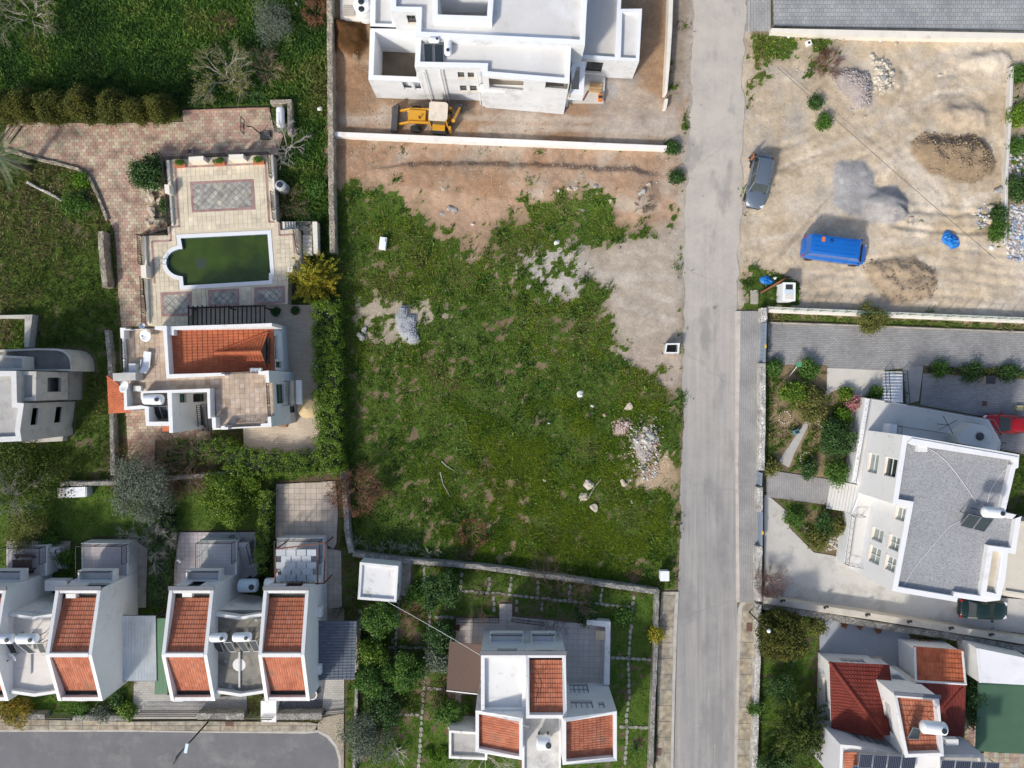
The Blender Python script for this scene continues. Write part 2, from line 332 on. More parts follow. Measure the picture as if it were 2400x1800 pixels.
# wheel ruts on the sandy lot
for pts, dp in ((WP(2, '700,1640 950,1350 1150,1150 1400,1020 1600,900'), .06), (WP(2, '1250,830 1400,680 1480,500 1420,440'), .07), (WP(2, '600,1100 780,1030 950,960'), .08), (WP(2, '1500,700 1650,610 1800,590'), .07), (WP(5, '700,300 1200,150 1700,60 2250,130'), .06), (WP(2, '1330,1450 1500,1480 1700,1500 2000,1500'), .16), (WP(5, '760,230 1300,250 1800,260 2250,330'), .05)):
    for off in (0, 1.6):
        for a, b in zip(pts[:-1], pts[1:]):
            dx, dy = (b-a).x, (b-a).y; Ls = math.hypot(dx, dy); t = ((gx-a.x)*dx+(gy-a.y)*dy)/Ls**2; q = ((gx-a.x)*-dy+(gy-a.y)*dx)/Ls-off+(N1-.5)*.5
            z = z-np.where((t > 0) & (t < 1), dp*np.exp(-(q/.2)**2)-dp*.6*np.exp(-((np.abs(q)-.42)/.16)**2), 0)
mask = sstep(-.09, .09, dens-np.clip(((N1*.42+N3*.28+fbm(gx-7, gy+3, 2.4, 2)*.3)-.5)*2.9+.5, .02, .98))
# keep the sheet below roads, slabs and houses
FLAT = []
def flatten(P, zz=-.06, m=.25): FLAT.append((P, zz, m))
# ---------------------------------------------------------------- roads and pavements
def sheet(name, P, zz, m, parent=None, thick=.0, **kw):
    b = MB()
    if thick: b.prism(P, zz-thick, zz)
    else: P = ccw(P); b.quad(*[(p[0], p[1], zz) for p in P])
    return b.build(name, m, parent, **kw)
def tarmac(name, col, dust, rut=True):
    m = mat(name, col, .9, .10, .35, bump=.35, bscale=30, dirt=[(dust, .22, .3), (lerp(col, (0, 0, 0), .35), .8, .12), (lerp(col, (1, 1, 1), .3), 1.6, .1)], streak=(1.6, .25, 1))
    return m
def roadmat():
    m = bpy.data.materials.new('asphalt_dusty'); m.use_nodes = True; n = m.node_tree.nodes; L = m.node_tree.links; p = n['Principled BSDF']; p.inputs['Roughness'].default_value = .95
    g = n.new('ShaderNodeNewGeometry'); sp = n.new('ShaderNodeSeparateXYZ'); L.new(g.outputs['Position'], sp.inputs[0])
    def noise(s, d=6, r=.65, sc_=None):
        q = n.new('ShaderNodeTexNoise'); q.inputs['Scale'].default_value = s; q.inputs['Detail'].default_value = d; q.inputs['Roughness'].default_value = r; v_ = g.outputs['Position']
        if sc_: mp = n.new('ShaderNodeMapping'); mp.inputs['Scale'].default_value = sc_; mp.inputs['Rotation'].default_value = (0, 0, .012); L.new(v_, mp.inputs[0]); v_ = mp.outputs[0]
        L.new(v_, q.inputs['Vector']); return q.outputs[0]
    def mr(x, a, b, c, d):
        q = n.new('ShaderNodeMapRange'); L.new(x, q.inputs[0])
        for i, v_ in enumerate((a, b, c, d)): q.inputs[i+1].default_value = v_
        return q.outputs[0]
    def ma(op, x, y):
        q = n.new('ShaderNodeMath'); q.operation = op; q.use_clamp = True
        for i, v_ in enumerate((x, y)):
            if isinstance(v_, float): q.inputs[i].default_value = v_
            else: L.new(v_, q.inputs[i])
        return q.outputs[0]
    def mx(f, a, b):
        q = n.new('ShaderNodeMix'); q.data_type = 'RGBA'; L.new(f, q.inputs[0])
        for i, v_ in ((6, a), (7, b)):
            if isinstance(v_, tuple): q.inputs[i].default_value = (*v_, 1)
            else: L.new(v_, q.inputs[i])
        return q.outputs[2]
    c = mx(mr(noise(.5), .3, .7, 0, 1), (.215, .213, .212), (.29, .286, .28))
    c = mx(mr(noise(1.0, 5, .6, (1.9, .05, 1)), .42, .62, 0, .75), c, (.36, .345, .325))          # worn wheel lanes
    c = mx(mr(noise(1.0, 5, .6, (2.6, .09, 1)), .56, .7, 0, .55), c, (.17, .165, .16))
    dust = ma('MULTIPLY', mr(sp.outputs[1], -12.0, 15.0, .15, 1.0), mr(noise(.4, 8, .75), .28, .6, .4, 1.0)); c = mx(dust, c, (.50, .45, .39))
    c = mx(mr(noise(1.0, 6, .7, (1.6, .16, 1)), .6, .74, 0, .5), c, (.54, .50, .45))
    c = mx(mr(noise(7.0, 3), .62, .75, 0, .5), c, (.16, .155, .15)); c = mx(mr(noise(.25, 4, .6, (1.2, .5, 1)), .55, .63, 0, .5), c, (.20, .197, .193)); c = mx(mr(noise(1.7, 6, .75), .6, .72, 0, .45), c, (.48, .45, .41)); c = mx(mr(noise(.9, 2, .5), .72, .76, 0, .6), c, (.12, .118, .115))
    vo = n.new('ShaderNodeTexVoronoi'); vo.feature = 'DISTANCE_TO_EDGE'; vo.inputs['Scale'].default_value = .13; wn = n.new('ShaderNodeTexNoise'); wn.inputs['Scale'].default_value = .9; L.new(g.outputs['Position'], wn.inputs['Vector']); ad = n.new('ShaderNodeMix'); ad.data_type = 'VECTOR'; ad.inputs[0].default_value = .45; L.new(g.outputs['Position'], ad.inputs[4]); L.new(wn.outputs['Color'], ad.inputs[5]); L.new(ad.outputs[1], vo.inputs['Vector'])
    c = mx(mr(vo.outputs[0], .0, .006, .22, 0), c, (.17, .165, .16)); L.new(c, p.inputs['Base Color'])
    b = n.new('ShaderNodeBump'); b.inputs['Strength'].default_value = .3; b.inputs['Distance'].default_value = .03; L.new(noise(20.0, 4), b.inputs['Height']); L.new(b.outputs[0], p.inputs['Normal']); MATS['asphalt_dusty'] = m; return m
road_m = roadmat()
road2_m = mat('asphalt_grey', (.15, .15, .157), .9, .12, .5, bump=.3, bscale=30, dirt=[((.23, .225, .215), .4, .3), ((.11, .11, .11), 1.1, .1)])
RL = '1500,-420 1500,-30 1499,120 1490,300 1481,420 1478,500 1476,830 1471,1100 1464,1290 1455,1700 1450,2100'
RR = '1616,-420 1614,-30 1606,160 1603,400 1592,600 1590,900 1592,1200 1596,1700 1598,2100'
def ragged(pts, amp, lo=-99):
    out = []
    for a, b in zip(pts[:-1], pts[1:]):
        n = max(1, int((b-a).length/.3)); out += [a.lerp(b, i/n) for i in range(n)]
    out.append(pts[-1]); k = random.uniform(0, 50); f = lambda y: float(fbm(np.array([y*1.0]), np.array([k]), .7, 4)[0]-.5)
    return [Vector((p.x+(f(p.y)*2*amp if p.y > lo else 0), p.y, 0)) for p in out]
RP = ragged(GP(RL), .4, -14)+ragged(GP(RR), .38, 9)[::-1]
sheet('road', RP, .03, road_m, kind='structure')
flatten(RP, -.04, .1)
# lane streaks: pale tyre scuffs lying on the asphalt
R2 = GP('-480,1574 -60,1578 690,1581 712,1590 730,1612 737,1640 738,1760 -480,1760')
sheet('road', R2, .03, road2_m, kind='structure'); flatten(R2, -.04, .0)
conc = mat('concrete_pale', (.46, .43, .385), .9, .14, .8, bump=.2, bscale=24, dirt=[((.28, .26, .22), .7, .3)])
conc_w = mat('concrete_weathered', (.36, .33, .28), .9, .2, .9, bump=.3, bscale=18, dirt=[((.16, .15, .13), .9, .35), ((.5, .44, .3), .5, .3)])
def brickmat(name, c1, c2, mortar, bw, bh, ang=0.0, rough=.85, dirt=None, ms=.012, off=.5, sq=1.0, var=.8):
    m = bpy.data.materials.new(name); m.use_nodes = True; n = m.node_tree.nodes; L = m.node_tree.links; p = n['Principled BSDF']; p.inputs['Roughness'].default_value = rough
    g = n.new('ShaderNodeNewGeometry'); mp = n.new('ShaderNodeMapping'); mp.inputs['Rotation'].default_value = (0, 0, ang); L.new(g.outputs['Position'], mp.inputs[0])
    br = n.new('ShaderNodeTexBrick'); br.inputs['Scale'].default_value = 1; br.inputs['Brick Width'].default_value = bw; br.inputs['Row Height'].default_value = bh; br.inputs['Mortar Size'].default_value = ms
    br.inputs['Color1'].default_value = (*c1, 1); br.inputs['Color2'].default_value = (*c2, 1); br.inputs['Mortar'].default_value = (*mortar, 1); br.offset = off; br.squash = sq; br.inputs['Bias'].default_value = 0; br.inputs['Mortar Smooth'].default_value = .3
    L.new(mp.outputs[0], br.inputs['Vector']); out = br.outputs[0]
    n1 = n.new('ShaderNodeTexNoise'); n1.inputs['Scale'].default_value = .5; n1.inputs['Detail'].default_value = 6; L.new(g.outputs['Position'], n1.inputs['Vector'])
    mr = n.new('ShaderNodeMapRange'); mr.inputs[1].default_value = .3; mr.inputs[2].default_value = .7; mr.inputs[3].default_value = var; mr.inputs[4].default_value = 1.1; L.new(n1.outputs[0], mr.inputs[0])
    mm = n.new('ShaderNodeMix'); mm.data_type = 'RGBA'; mm.blend_type = 'MULTIPLY'; mm.inputs[0].default_value = 1; L.new(out, mm.inputs[6]); L.new(mr.outputs[0], mm.inputs[7]); L.new(mm.outputs[2], p.inputs['Base Color'])
    b = n.new('ShaderNodeBump'); b.inputs['Strength'].default_value = .5; b.inputs['Distance'].default_value = .02; b.invert = True; L.new(br.outputs[1], b.inputs['Height']); L.new(b.outputs[0], p.inputs['Normal'])
    MATS[name] = m; return m
pave_g = brickmat('pavers_grey', (.34, .335, .325), (.27, .268, .262), (.14, .135, .13), .32, .16, .02)
pave_v = brickmat('pavers_grey_fine', (.36, .35, .34), (.31, .305, .3), (.17, .165, .16), .22, .16, 1.56)
pave_t = brickmat('pavers_pale', (.37, .375, .365), (.29, .305, .31), (.2, .2, .2), .36, .36, .0, ms=.02)
# pavement beside the main road: kerb, paved walk
side_r = GP('1599,672 1645,672 1640,900 1640,1300 1597,1300 1594,1000')
flatten(side_r, -.04, .0)
sheet('pavement', side_r, .14, pave_v, thick=.2, kind='structure')
kb = GP('1588,672 1599,672 1594,1000 1597,1300 1590,1300 1588,1000'); flatten(kb, -.04, 0)
sheet('kerb', kb, .125, mat('kerb_concrete', (.50, .46, .40), .9, .15, 1, bump=.2, dirt=((.33, .3, .26), 1.0, .3)), thick=.2, kind='structure')
topR = GP('1614,-30 1664,-30 1664,68 1610,68'); sheet('pavement', topR, .12, brickmat('pavers_entrance', (.36, .35, .335), (.31, .305, .295), (.2, .19, .185), .5, .25, 1.57), thick=.2, kind='structure'); flatten(topR, -.04, 0)
# slab pavements: each slab a piece
def clip(P, tile):
    """clip polygon P by convex CCW tile"""
    out = [Vector((p[0], p[1])) for p in P]
    for i in range(len(tile)):
        a, b = tile[i], tile[(i+1) % len(tile)]; e = b-a; inp = out; out = []
        if not inp: return []
        for j in range(len(inp)):
            p, q = inp[j-1], inp[j]; sp = e.x*(p.y-a.y)-e.y*(p.x-a.x); sq = e.x*(q.y-a.y)-e.y*(q.x-a.x)
            if (sp < 0) != (sq < 0): out.append(p+(q-p)*(sp/(sp-sq)))
            if sq >= 0: out.append(q)
    return out
def parea(P): return abs(area2(P))/2
def tile_field(parent, name, P, zz, size, ang, gap, m, h=.03, nparts=300, offset=0.0, holes=(), jit=.004, skip=0.0):
    """real tiles over polygon P: whole tiles are single pieces that share one mesh, cut tiles and those past the limit are one joined part"""
    P = ccw(P); cx = sum(p[0] for p in P)/len(P); cy = sum(p[1] for p in P)/len(P); ca, sa = math.cos(ang), math.sin(ang)
    U = [((p[0]-cx)*ca+(p[1]-cy)*sa, -(p[0]-cx)*sa+(p[1]-cy)*ca) for p in P]
    u0, u1, v0, v1 = min(u for u, v in U), max(u for u, v in U), min(v for u, v in U), max(v for u, v in U); sx, sy = size
    hx, hy = (sx-gap)/2, (sy-gap)/2; b = .006
    pv = [(-hx, -hy, 0), (hx, -hy, 0), (hx, hy, 0), (-hx, hy, 0), (-hx, -hy, h-b), (hx, -hy, h-b), (hx, hy, h-b), (-hx, hy, h-b), (-hx+b, -hy+b, h), (hx-b, -hy+b, h), (hx-b, hy-b, h), (-hx+b, hy-b, h)]
    pf = [(0, 1, 5, 4), (1, 2, 6, 5), (2, 3, 7, 6), (3, 0, 4, 7), (4, 5, 9, 8), (5, 6, 10, 9), (6, 7, 11, 10), (7, 4, 8, 11), (8, 9, 10, 11)]
    me = npmesh(name, pv, pf, m); full = []; V = []; F = []; R = []; nv = 0
    j0 = int(math.floor(v0/sy)); j1 = int(math.ceil(v1/sy))
    for j in range(j0, j1+1):
        o = offset*sx*(j % 2)
        for i in range(int(math.floor((u0-o)/sx)), int(math.ceil((u1-o)/sx))+1):
            u, v = (i+.5)*sx+o, (j+.5)*sy
            T = [Vector((cx+(u+du)*ca-(v+dv)*sa, cy+(u+du)*sa+(v+dv)*ca)) for du, dv in ((-hx, -hy), (hx, -hy), (hx, hy), (-hx, hy))]
            K = clip(P, T)
            if len(K) < 3: continue
            A = parea(K)
            if A < .12*sx*sy: continue
            c = Vector((cx+u*ca-v*sa, cy+u*sa+v*ca))
            if any(inpoly(H, np.array([t.x for t in T]+[c.x]), np.array([t.y for t in T]+[c.y])).any() for H in holes): continue
            if skip and random.random() < skip: continue
            dz = random.uniform(-jit, jit)
            if A > .97*(2*hx)*(2*hy): full.append((c, dz))
            else:
                n = len(K); V += [(p.x, p.y, zz) for p in K]+[(p.x, p.y, zz+h+dz) for p in K]; R += [random.random()]*(2*n)
                F += [tuple(nv+n+q for q in range(n))]+[(nv+q, nv+(q+1) % n, nv+n+(q+1) % n, nv+n+q) for q in range(n)]; nv += 2*n
    if len(full) > nparts: random.shuffle(full)
    pw = WL.get(parent.name, Vector((0, 0, 0))) if parent else Vector((0, 0, 0))
    for c, dz in full[:nparts]:
        o = bpy.data.objects.new(name, me); C.objects.link(o); o.parent = parent; o.location = Vector((c.x, c.y, zz+dz))-pw; o.rotation_euler[2] = ang
    for c, dz in full[nparts:]:
        V += [(c.x+p[0]*ca-p[1]*sa, c.y+p[0]*sa+p[1]*ca, zz+dz+p[2]) for p in pv]; F += [tuple(nv+q for q in f) for f in pf]; R += [random.random()]*12; nv += 12
    if V: link(name+'s', npmesh(name+'s', V, F, m, R), parent, kind='stuff')
slab_m = palmat('pavement_slab', [(.36, .30, .215), (.42, .36, .26), (.33, .30, .24), (.45, .39, .29)], .9, noise=.2, nscale=2.2, dirt=((.2, .18, .15), 1.2, .3), bump=.2)
def slab_walk(P, zt, size, ang, kerbP=None, nm='pavement'):
    o = sheet(nm, P, zt-.03, conc_w, thick=.2, kind='structure'); flatten(P, -.04, 0)
    tile_field(o, 'slab', P, zt-.03+.001, size, ang, .05, slab_m, .03, 300)
    return o
slab_walk(WP(8, '385,582 475,582 462,900 455,1250 440,1659 430,1690 350,1690 360,1250 372,800'), .14, (1.5, 1.46), -.02)
sheet('kerb', WP(8, '372,582 385,582 372,800 360,1250 350,1690 332,1690 343,1250 352,800 358,620'), .13, conc, thick=.2, kind='structure')
slab_walk(WP(7, '2075,515 2165,515 2150,700 2140,1200 2130,1690 2035,1690 2045,1400 2050,1000 2060,700'), .14, (1.4, 1.42), -.02)
sheet('kerb', WP(7, '2165,515 2185,515 2172,800 2160,1200 2150,1690 2131,1690 2141,1200 2151,700'), .13, conc, thick=.2, kind='structure')
sw = slab_walk(WP(6, '-60,1335 840,1355 1270,1352 1990,1358 2060,1370 2040,1418 1990,1418 830,1408 -60,1408'), .14, (1.55, 1.2), 0)
kP = WP(6, '-60,1408 830,1408 1270,1416 1990,1418 2060,1408 2130,1440 2190,1510 2212,1590 2212,1700 2200,1700 2196,1600 2172,1520 2120,1458 2060,1424 1990,1432 830,1420 -60,1420')
sheet('kerb', kP, .135, conc, thick=.2, kind='structure')
cor = WP(6, '2060,1370 2090,1330 2230,1300 2230,1700 2216,1700 2210,1590 2192,1510 2130,1440 2060,1405'); sheet('pavement', cor, .13, brickmat('cobble_beige', (.40, .34, .25), (.33, .285, .22), (.2, .18, .14), .35, .22, .2), thick=.2, kind='structure'); flatten(cor, -.04, 0)
# top right: paved yard behind a low rendered wall
yard = WP(2, '585,-40 2280,-40 2280,200 590,170'); sheet('paved_yard', yard, .06, pave_t, thick=.1, kind='structure'); flatten(yard, -.05, .0)
cream = mat('render_cream', (.74, .69, .60), .85, .07, .7, bump=.1, dirt=((.5, .45, .38), .8, .15))
cw = MB().prism(WP(2, '575,182 720,186 2280,216 2280,250 1500,245 1100,236 575,206', .75), -.1, .75)
cw.build('boundary_wall', cream, label='long cream rendered low wall edging the pale paved yard', cat='wall')
MB().prism(WP(2, '428,-30 434,-30 432,205 424,205', .1), .0, .16).build('kerb', conc, kind='structure')
# ---------------------------------------------------------------- building kit
from mathutils.geometry import tessellate_polygon
def Zc(k, x, y, z=0.0):
    if isinstance(k, tuple): return S(k[0]+x/k[2], k[1]+y/k[2], z)
    return W(k, x, y, z)
def ZP(k, s, z=0.0): return [Zc(k, x, y, z) for x, y in nums(s)]
V1 = (240, 740, 4.608); PT = (300, 340, 4.254); N1c = (780, 0, 5.53); N2c = (1140, 0, 4.608); R1 = (1960, 900, 5.027); R2c = (1960, 1200, 5.027); R3 = (1900, 1480, 4.424); D1 = (380, 1230, 4.809)
white = mat('stucco_white', (.74, .735, .72), .85, .05, .5, bump=.06, bscale=30, dirt=[((.58, .57, .54), .5, .16), ((.42, .41, .38), 1.4, .05)])
white_d = mat('stucco_weathered', (.74, .73, .70), .88, .08, .8, bump=.1, bscale=30, dirt=((.33, .32, .30), 1.2, .14))
plaster = mat('plaster_fresh_grey', (.63, .645, .66), .9, .07, .6, bump=.08, bscale=20, dirt=[((.42, .43, .43), .5, .28), ((.74, .74, .74), .9, .2)])
plaster_top = mat('plaster_white_cap', (.76, .78, .80), .88, .04, .7, bump=.05)
screed = mat('roof_screed', (.60, .595, .58), .92, .06, .35, bump=.05, dirt=[((.45, .42, .36), .45, .16), ((.68, .69, .70), .3, .3)])
raw = mat('concrete_raw', (.47, .455, .41), .92, .12, .7, bump=.15, bscale=22, dirt=[((.25, .24, .215), .7, .26), ((.58, .56, .51), .35, .25)])
roofgrey = mat('roof_grey_stained', (.42, .41, .39), .9, .12, .6, bump=.1, dirt=[((.26, .25, .22), .5, .3)])
membrane = mat('roof_membrane_white', (.73, .725, .71), .7, .04, .6, dirt=[((.62, .60, .56), .5, .2), ((.45, .42, .38), 1.2, .06)])
glass = mat('window_glass', (.035, .045, .045), .06, .2, .8, spec=.6)
glass_g = mat('window_glass_green', (.035, .12, .075), .1, .2, .8, spec=.6)
curtain = mat('glass_with_curtain', (.30, .335, .31), .12, .15, 1.2, spec=.6)
frame_w = mat('frame_white', (.78, .78, .77), .5, .02)
mat('frame_greyed', (.22, .23, .25), .6, .1)
frame_d = mat('frame_dark', (.05, .05, .055), .5, .1)
frame_b = mat('frame_brown', (.14, .06, .03), .6, .15)
stone_s = mat('sill_stone', (.70, .63, .54), .8, .06, 2)
iron = mat('iron_black', (.018, .018, .02), .5, .1)
darkin = mat('interior_dark', (.03, .03, .03), 1, .1)
def pix_hit(k, x, y, a, b):
    """ray through a photo pixel meets the vertical plane through a,b: (distance along, height)"""
    p0 = Vector((0, 0, CAMH)); p1 = Zc(k, x, y, 0); d = p1-p0; e = Vector((b[0]-a[0], b[1]-a[1], 0)); L = e.length; e /= L; n = Vector((e.y, -e.x, 0))
    den = d.dot(n)
    if abs(den) < 1e-9: return None
    t = (Vector((a[0], a[1], 0))-p0).dot(n)/den; h = p0+d*t
    return ((h-Vector((a[0], a[1], 0))).dot(e), h.z, L, n.dot(p0-h))
def opening_parts(th, a, e, n, t0, t1, z0, z1, style, nx, ny, dep):
    """frame, panes and sill set back in a wall opening"""
    fm, gm = {'w': (frame_w, glass), 'c': (frame_w, curtain), 'd': (frame_d, glass), 'g': (frame_b, glass_g), 'l': (MATS['frame_greyed'], frame_w)}[style]
    o = Vector((a[0], a[1], 0))-n*dep
    P = lambda t, z, out=0: o+e*t+n*out+Vector((0, 0, z))
    fw = .06; b = MB()
    for tt in (t0+fw/2, t1-fw/2): b.beam(P(tt, z0), P(tt, z1), fw, .07, up=n)
    for zz in (z0+fw/2, z1-fw/2): b.beam(P(t0+fw, zz), P(t1-fw, zz), .07, fw)
    for i in range(1, nx): tt = t0+(t1-t0)*i/nx; b.beam(P(tt, z0+fw), P(tt, z1-fw), .06, .062, up=n)
    for i in range(1, ny): zz = z0+(z1-z0)*i/ny; b.beam(P(t0+fw, zz), P(t1-fw, zz), .055, .05)
    f = b.build('window', fm, th)
    MB().quad(P(t0, z0, -.02), P(t1, z0, -.02), P(t1, z1, -.02), P(t0, z1, -.02)).build('pane', gm, f)
    s = MB(); s.beam(P(t0-.04, z0-.02, dep/2+.03), P(t1+.04, z0-.02, dep/2+.03), dep+.1, .05); s.build('sill', stone_s, f)
    return f
def wall_faces(mb, a, b, z0, z1, ops, dep):
    e = Vector((b[0]-a[0], b[1]-a[1], 0)); L = e.length; e /= L; n = Vector((e.y, -e.x, 0)); o = Vector((a[0], a[1], 0))
    z1a, z1b = z1 if isinstance(z1, tuple) else (z1, z1)
    P = lambda t, z, i=0: o+e*t-n*i+Vector((0, 0, z))
    if not ops: mb.quad(P(0, z0), P(L, z0), P(L, z1b), P(0, z1a)); return
    ts = sorted({0.0, L, *[q for p in ops for q in p[:2]]}); zm = min(z1a, z1b); zs = sorted({z0, zm, *[q for p in ops for q in p[2:4]]})
    for i in range(len(ts)-1):
        for j in range(len(zs)-1):
            tc, zc = (ts[i]+ts[i+1])/2, (zs[j]+zs[j+1])/2
            if any(p[0] < tc < p[1] and p[2] < zc < p[3] for p in ops): continue
            mb.quad(P(ts[i], zs[j]), P(ts[i+1], zs[j]), P(ts[i+1], zs[j+1]), P(ts[i], zs[j+1]))
    if max(z1a, z1b) > zm+.01: mb.quad(P(0, zm), P(L, zm), P(L, z1b), P(0, z1a))
    for t0, t1, y0, y1 in [p[:4] for p in ops]:
        mb.quad(P(t0, y0), P(t0, y0, dep), P(t0, y1, dep), P(t0, y1)); mb.quad(P(t1, y0, dep), P(t1, y0), P(t1, y1), P(t1, y1, dep))
        mb.quad(P(t0, y0, dep), P(t0, y0), P(t1, y0), P(t1, y0, dep)); mb.quad(P(t0, y1), P(t0, y1, dep), P(t1, y1, dep), P(t1, y1))
def block(th, P, zt, zb=0.0, par=(.3, .4), wm=None, rm=None, cap=None, wins=(), hole=None, dep=.14, flat=True, roof=True, tops=None):
    """walls with real openings, parapet ring and roof slab. wins: (k, x0, y0, x1, y1, style, nx, ny)"""
    wm = wm or white; P = ccw(P); n = len(P); ops = {i: [] for i in range(n)}; todo = []
    for wn in wins:
        k, x0, y0, x1, y1, style = wn[:6]; nx, ny = (wn[6], wn[7]) if len(wn) > 7 else (1, 1); best = None
        for i in range(n):
            a, b = P[i], P[(i+1) % n]; h = pix_hit(k, (x0+x1)/2, (y0+y1)/2, a, b)
            if h is None or h[3] <= 0: continue
            bad = max(0, -h[0])+max(0, h[0]-h[2])+max(0, zb-h[1])+max(0, h[1]-zt)
            if best is None or bad < best[0]: best = (bad, i)
        if best is None or best[0] > 1.2: print('no wall for', wn); continue
        i = best[1]; a, b = P[i], P[(i+1) % n]
        hs = [pix_hit(k, x, y, a, b) for x in (x0, x1) for y in (y0, y1)]; tt = sorted(h[0] for h in hs); zz = sorted(h[1] for h in hs); L = hs[0][2]
        t0, t1 = max(.08, (tt[0]+tt[1])/2), min(L-.08, (tt[2]+tt[3])/2); z0, z1 = max(zb+.05, (zz[0]+zz[1])/2), min(zt-.12, (zz[2]+zz[3])/2)
        if t1-t0 < .2 or z1-z0 < .2: print('small opening', wn, t0, t1, z0, z1); continue
        if any(not (t1 < q[0] or t0 > q[1] or z1 < q[2] or z0 > q[3]) for q in ops[i]): print('overlap', wn); continue
        ops[i].append((t0, t1, z0, z1)); todo.append((i, t0, t1, z0, z1, style, nx, ny))
    mb = MB()
    for i in range(n): wall_faces(mb, P[i], P[(i+1) % n], zb, zt, ops[i], dep)
    mb.build('wall', wm, th)
    for i, t0, t1, z0, z1, style, nx, ny in todo:
        a, b = P[i], P[(i+1) % n]; e = Vector((b[0]-a[0], b[1]-a[1], 0)).normalized(); nn = Vector((e.y, -e.x, 0))
        if style == 'o': continue
        opening_parts(th, a, e, nn, t0, t1, z0, z1, style, nx, ny, dep)
    d, hh = par; Q = inset(P, d) if d else P
    if d:
        rg = MB(); nq = len(P); i0 = 0
        rg.v = [(p[0], p[1], zt+.001) for p in P]+[(p[0], p[1], zt+.001) for p in Q]+[(p[0], p[1], zt-hh) for p in Q]
        for k in range(nq): j = (k+1) % nq; rg.f += [(k, j, nq+j, nq+k), (nq+k, nq+j, 2*nq+j, 2*nq+k)]
        rg.build('parapet', cap or wm, th)
    if roof:
        zf = zt-hh if d else zt
        vs_ = [Vector((q[0], q[1], zf)) for q in Q]; polys = [vs_]
        if hole: polys.append([Vector((q[0], q[1], zf)) for q in hole])
        tr = tessellate_polygon(polys); allv = [v for pl in polys for v in pl]
        fs = []
        for t in tr:
            a, b, c_ = (allv[q] for q in t); fs.append(tuple(t) if (b-a).cross(c_-a).z > 0 else tuple(t)[::-1])
        link('roof_slab', npmesh('roof_slab', allv, fs, rm or screed), th)
    if flat and zb <= .2: flatten(P, -.06, -.05)
    return P
def solid(th, name, P, z0, z1, m): return MB().prism(P, z0, z1).build(name, m, th)
def strip_wall(th, name, k, s, zt, zb, m): return MB().prism(ZP(k, s, zt), zb, zt).build(name, m, th)
def railing(th, pts, h=.9, sp=.14, m=None, name='railing', orn=False):
    b = MB(); pts = [Vector(p) for p in pts]
    for a, c in zip(pts[:-1], pts[1:]):
        L = (c-a).length; n = max(1, int(L/sp)); u = Vector((0, 0, h))
        b.beam(a+u, c+u, .05, .04); b.beam(a+Vector((0, 0, .1)), c+Vector((0, 0, .1)), .03, .03)
        for i in range(n+1):
            p = a+(c-a)*i/n; big = (i % 10 == 0 or i == n)
            if orn and not big:
                q = a+(c-a)*min(n, i+1)/n; b.beam(p+Vector((0, 0, .12)), q+Vector((0, 0, h-.04)), .03, .03); b.beam(q+Vector((0, 0, .12)), p+Vector((0, 0, h-.04)), .03, .03)
            else: b.beam(p, p+u, .045 if big else .018, .045 if big else .018, up=(1, 0, 0))
    return b.build(name, m or iron, th)
tile_o = palmat('roof_tile_orange', [(.40, .13, .072), (.46, .16, .09), (.43, .145, .08), (.51, .20, .115), (.42, .14, .078)], .88, noise=.16, nscale=.9, dirt=((.26, .14, .09), .9, .18))
tile_v = palmat('roof_tile_terracotta', [(.41, .115, .055), (.45, .135, .062), (.43, .125, .058), (.47, .15, .07)], .85, noise=.1, nscale=1.2)
tile_r = palmat('roof_tile_red', [(.145, .024, .016), (.18, .03, .02), (.16, .027, .018), (.21, .04, .025)], .7, noise=.1, nscale=1.4)
tile_b = palmat('roof_tile_slate_blue', [(.075, .095, .125), (.10, .12, .15), (.085, .105, .135), (.12, .14, .17)], .6, noise=.08, nscale=1.4)
def tile_roof(th, A, B, Cc, D, m, course=.36, tw=.22, name='tile_course', amp=.024, step=.05):
    """courses of barrel tiles between eave A-B and ridge D-C; each course is a part"""
    A, B, Cc, D = [Vector(p) for p in (A, B, Cc, D)]; n = max(2, round(((D-A).length+(Cc-B).length)/2/course))
    nr = (B-A).cross(D-A).normalized()
    if nr.z < 0: nr = -nr
    for i in range(n):
        t0, t1 = i/n, min(1.0, (i+1.12)/n); L0, R0, L1, R1_ = A.lerp(D, t0), B.lerp(Cc, t0), A.lerp(D, t1), B.lerp(Cc, t1)
        wd = max((R0-L0).length, (R1_-L1).length); nt = max(1, round(wd/tw)); V = []; R = []; F = []
        prof = [(0, 0), (.18, .8), (.38, 1), (.58, .8), (.76, 0)]
        us = [(j+p)/nt for j in range(nt) for p, h in prof]+[1.0]; hs = [h*amp for j in range(nt) for p, h in prof]+[0]
        rr = [v for j in range(nt) for v in [random.random()]*5]; rr.append(rr[-1]); k = len(us)
        for (La, Ra, up) in ((L0, R0, step), (L1, R1_, .004)):
            for u, h in zip(us, hs): V.append(La.lerp(Ra, u)+nr*(h+up))
        for u in us: V.append(L0.lerp(R0, u)-nr*.01)
        R = rr*3
        F = [(q, q+1, k+q+1, k+q) for q in range(k-1)]+[(2*k+q, 2*k+q+1, q+1, q) for q in range(k-1)]
        link(name, npmesh(name, V, F, m, R), th)
def ridge_caps(th, a, b, m, r=.12, name='ridge_tile', sp=.4):
    a, b = Vector(a), Vector(b); n = max(2, int((b-a).length/sp)); mb = MB()
    for i in range(n): mb.tube([a.lerp(b, i/n), a.lerp(b, (i+1.05)/n)], [r*1.08, r*.9], 8)
    return mb.build(name, m, th)
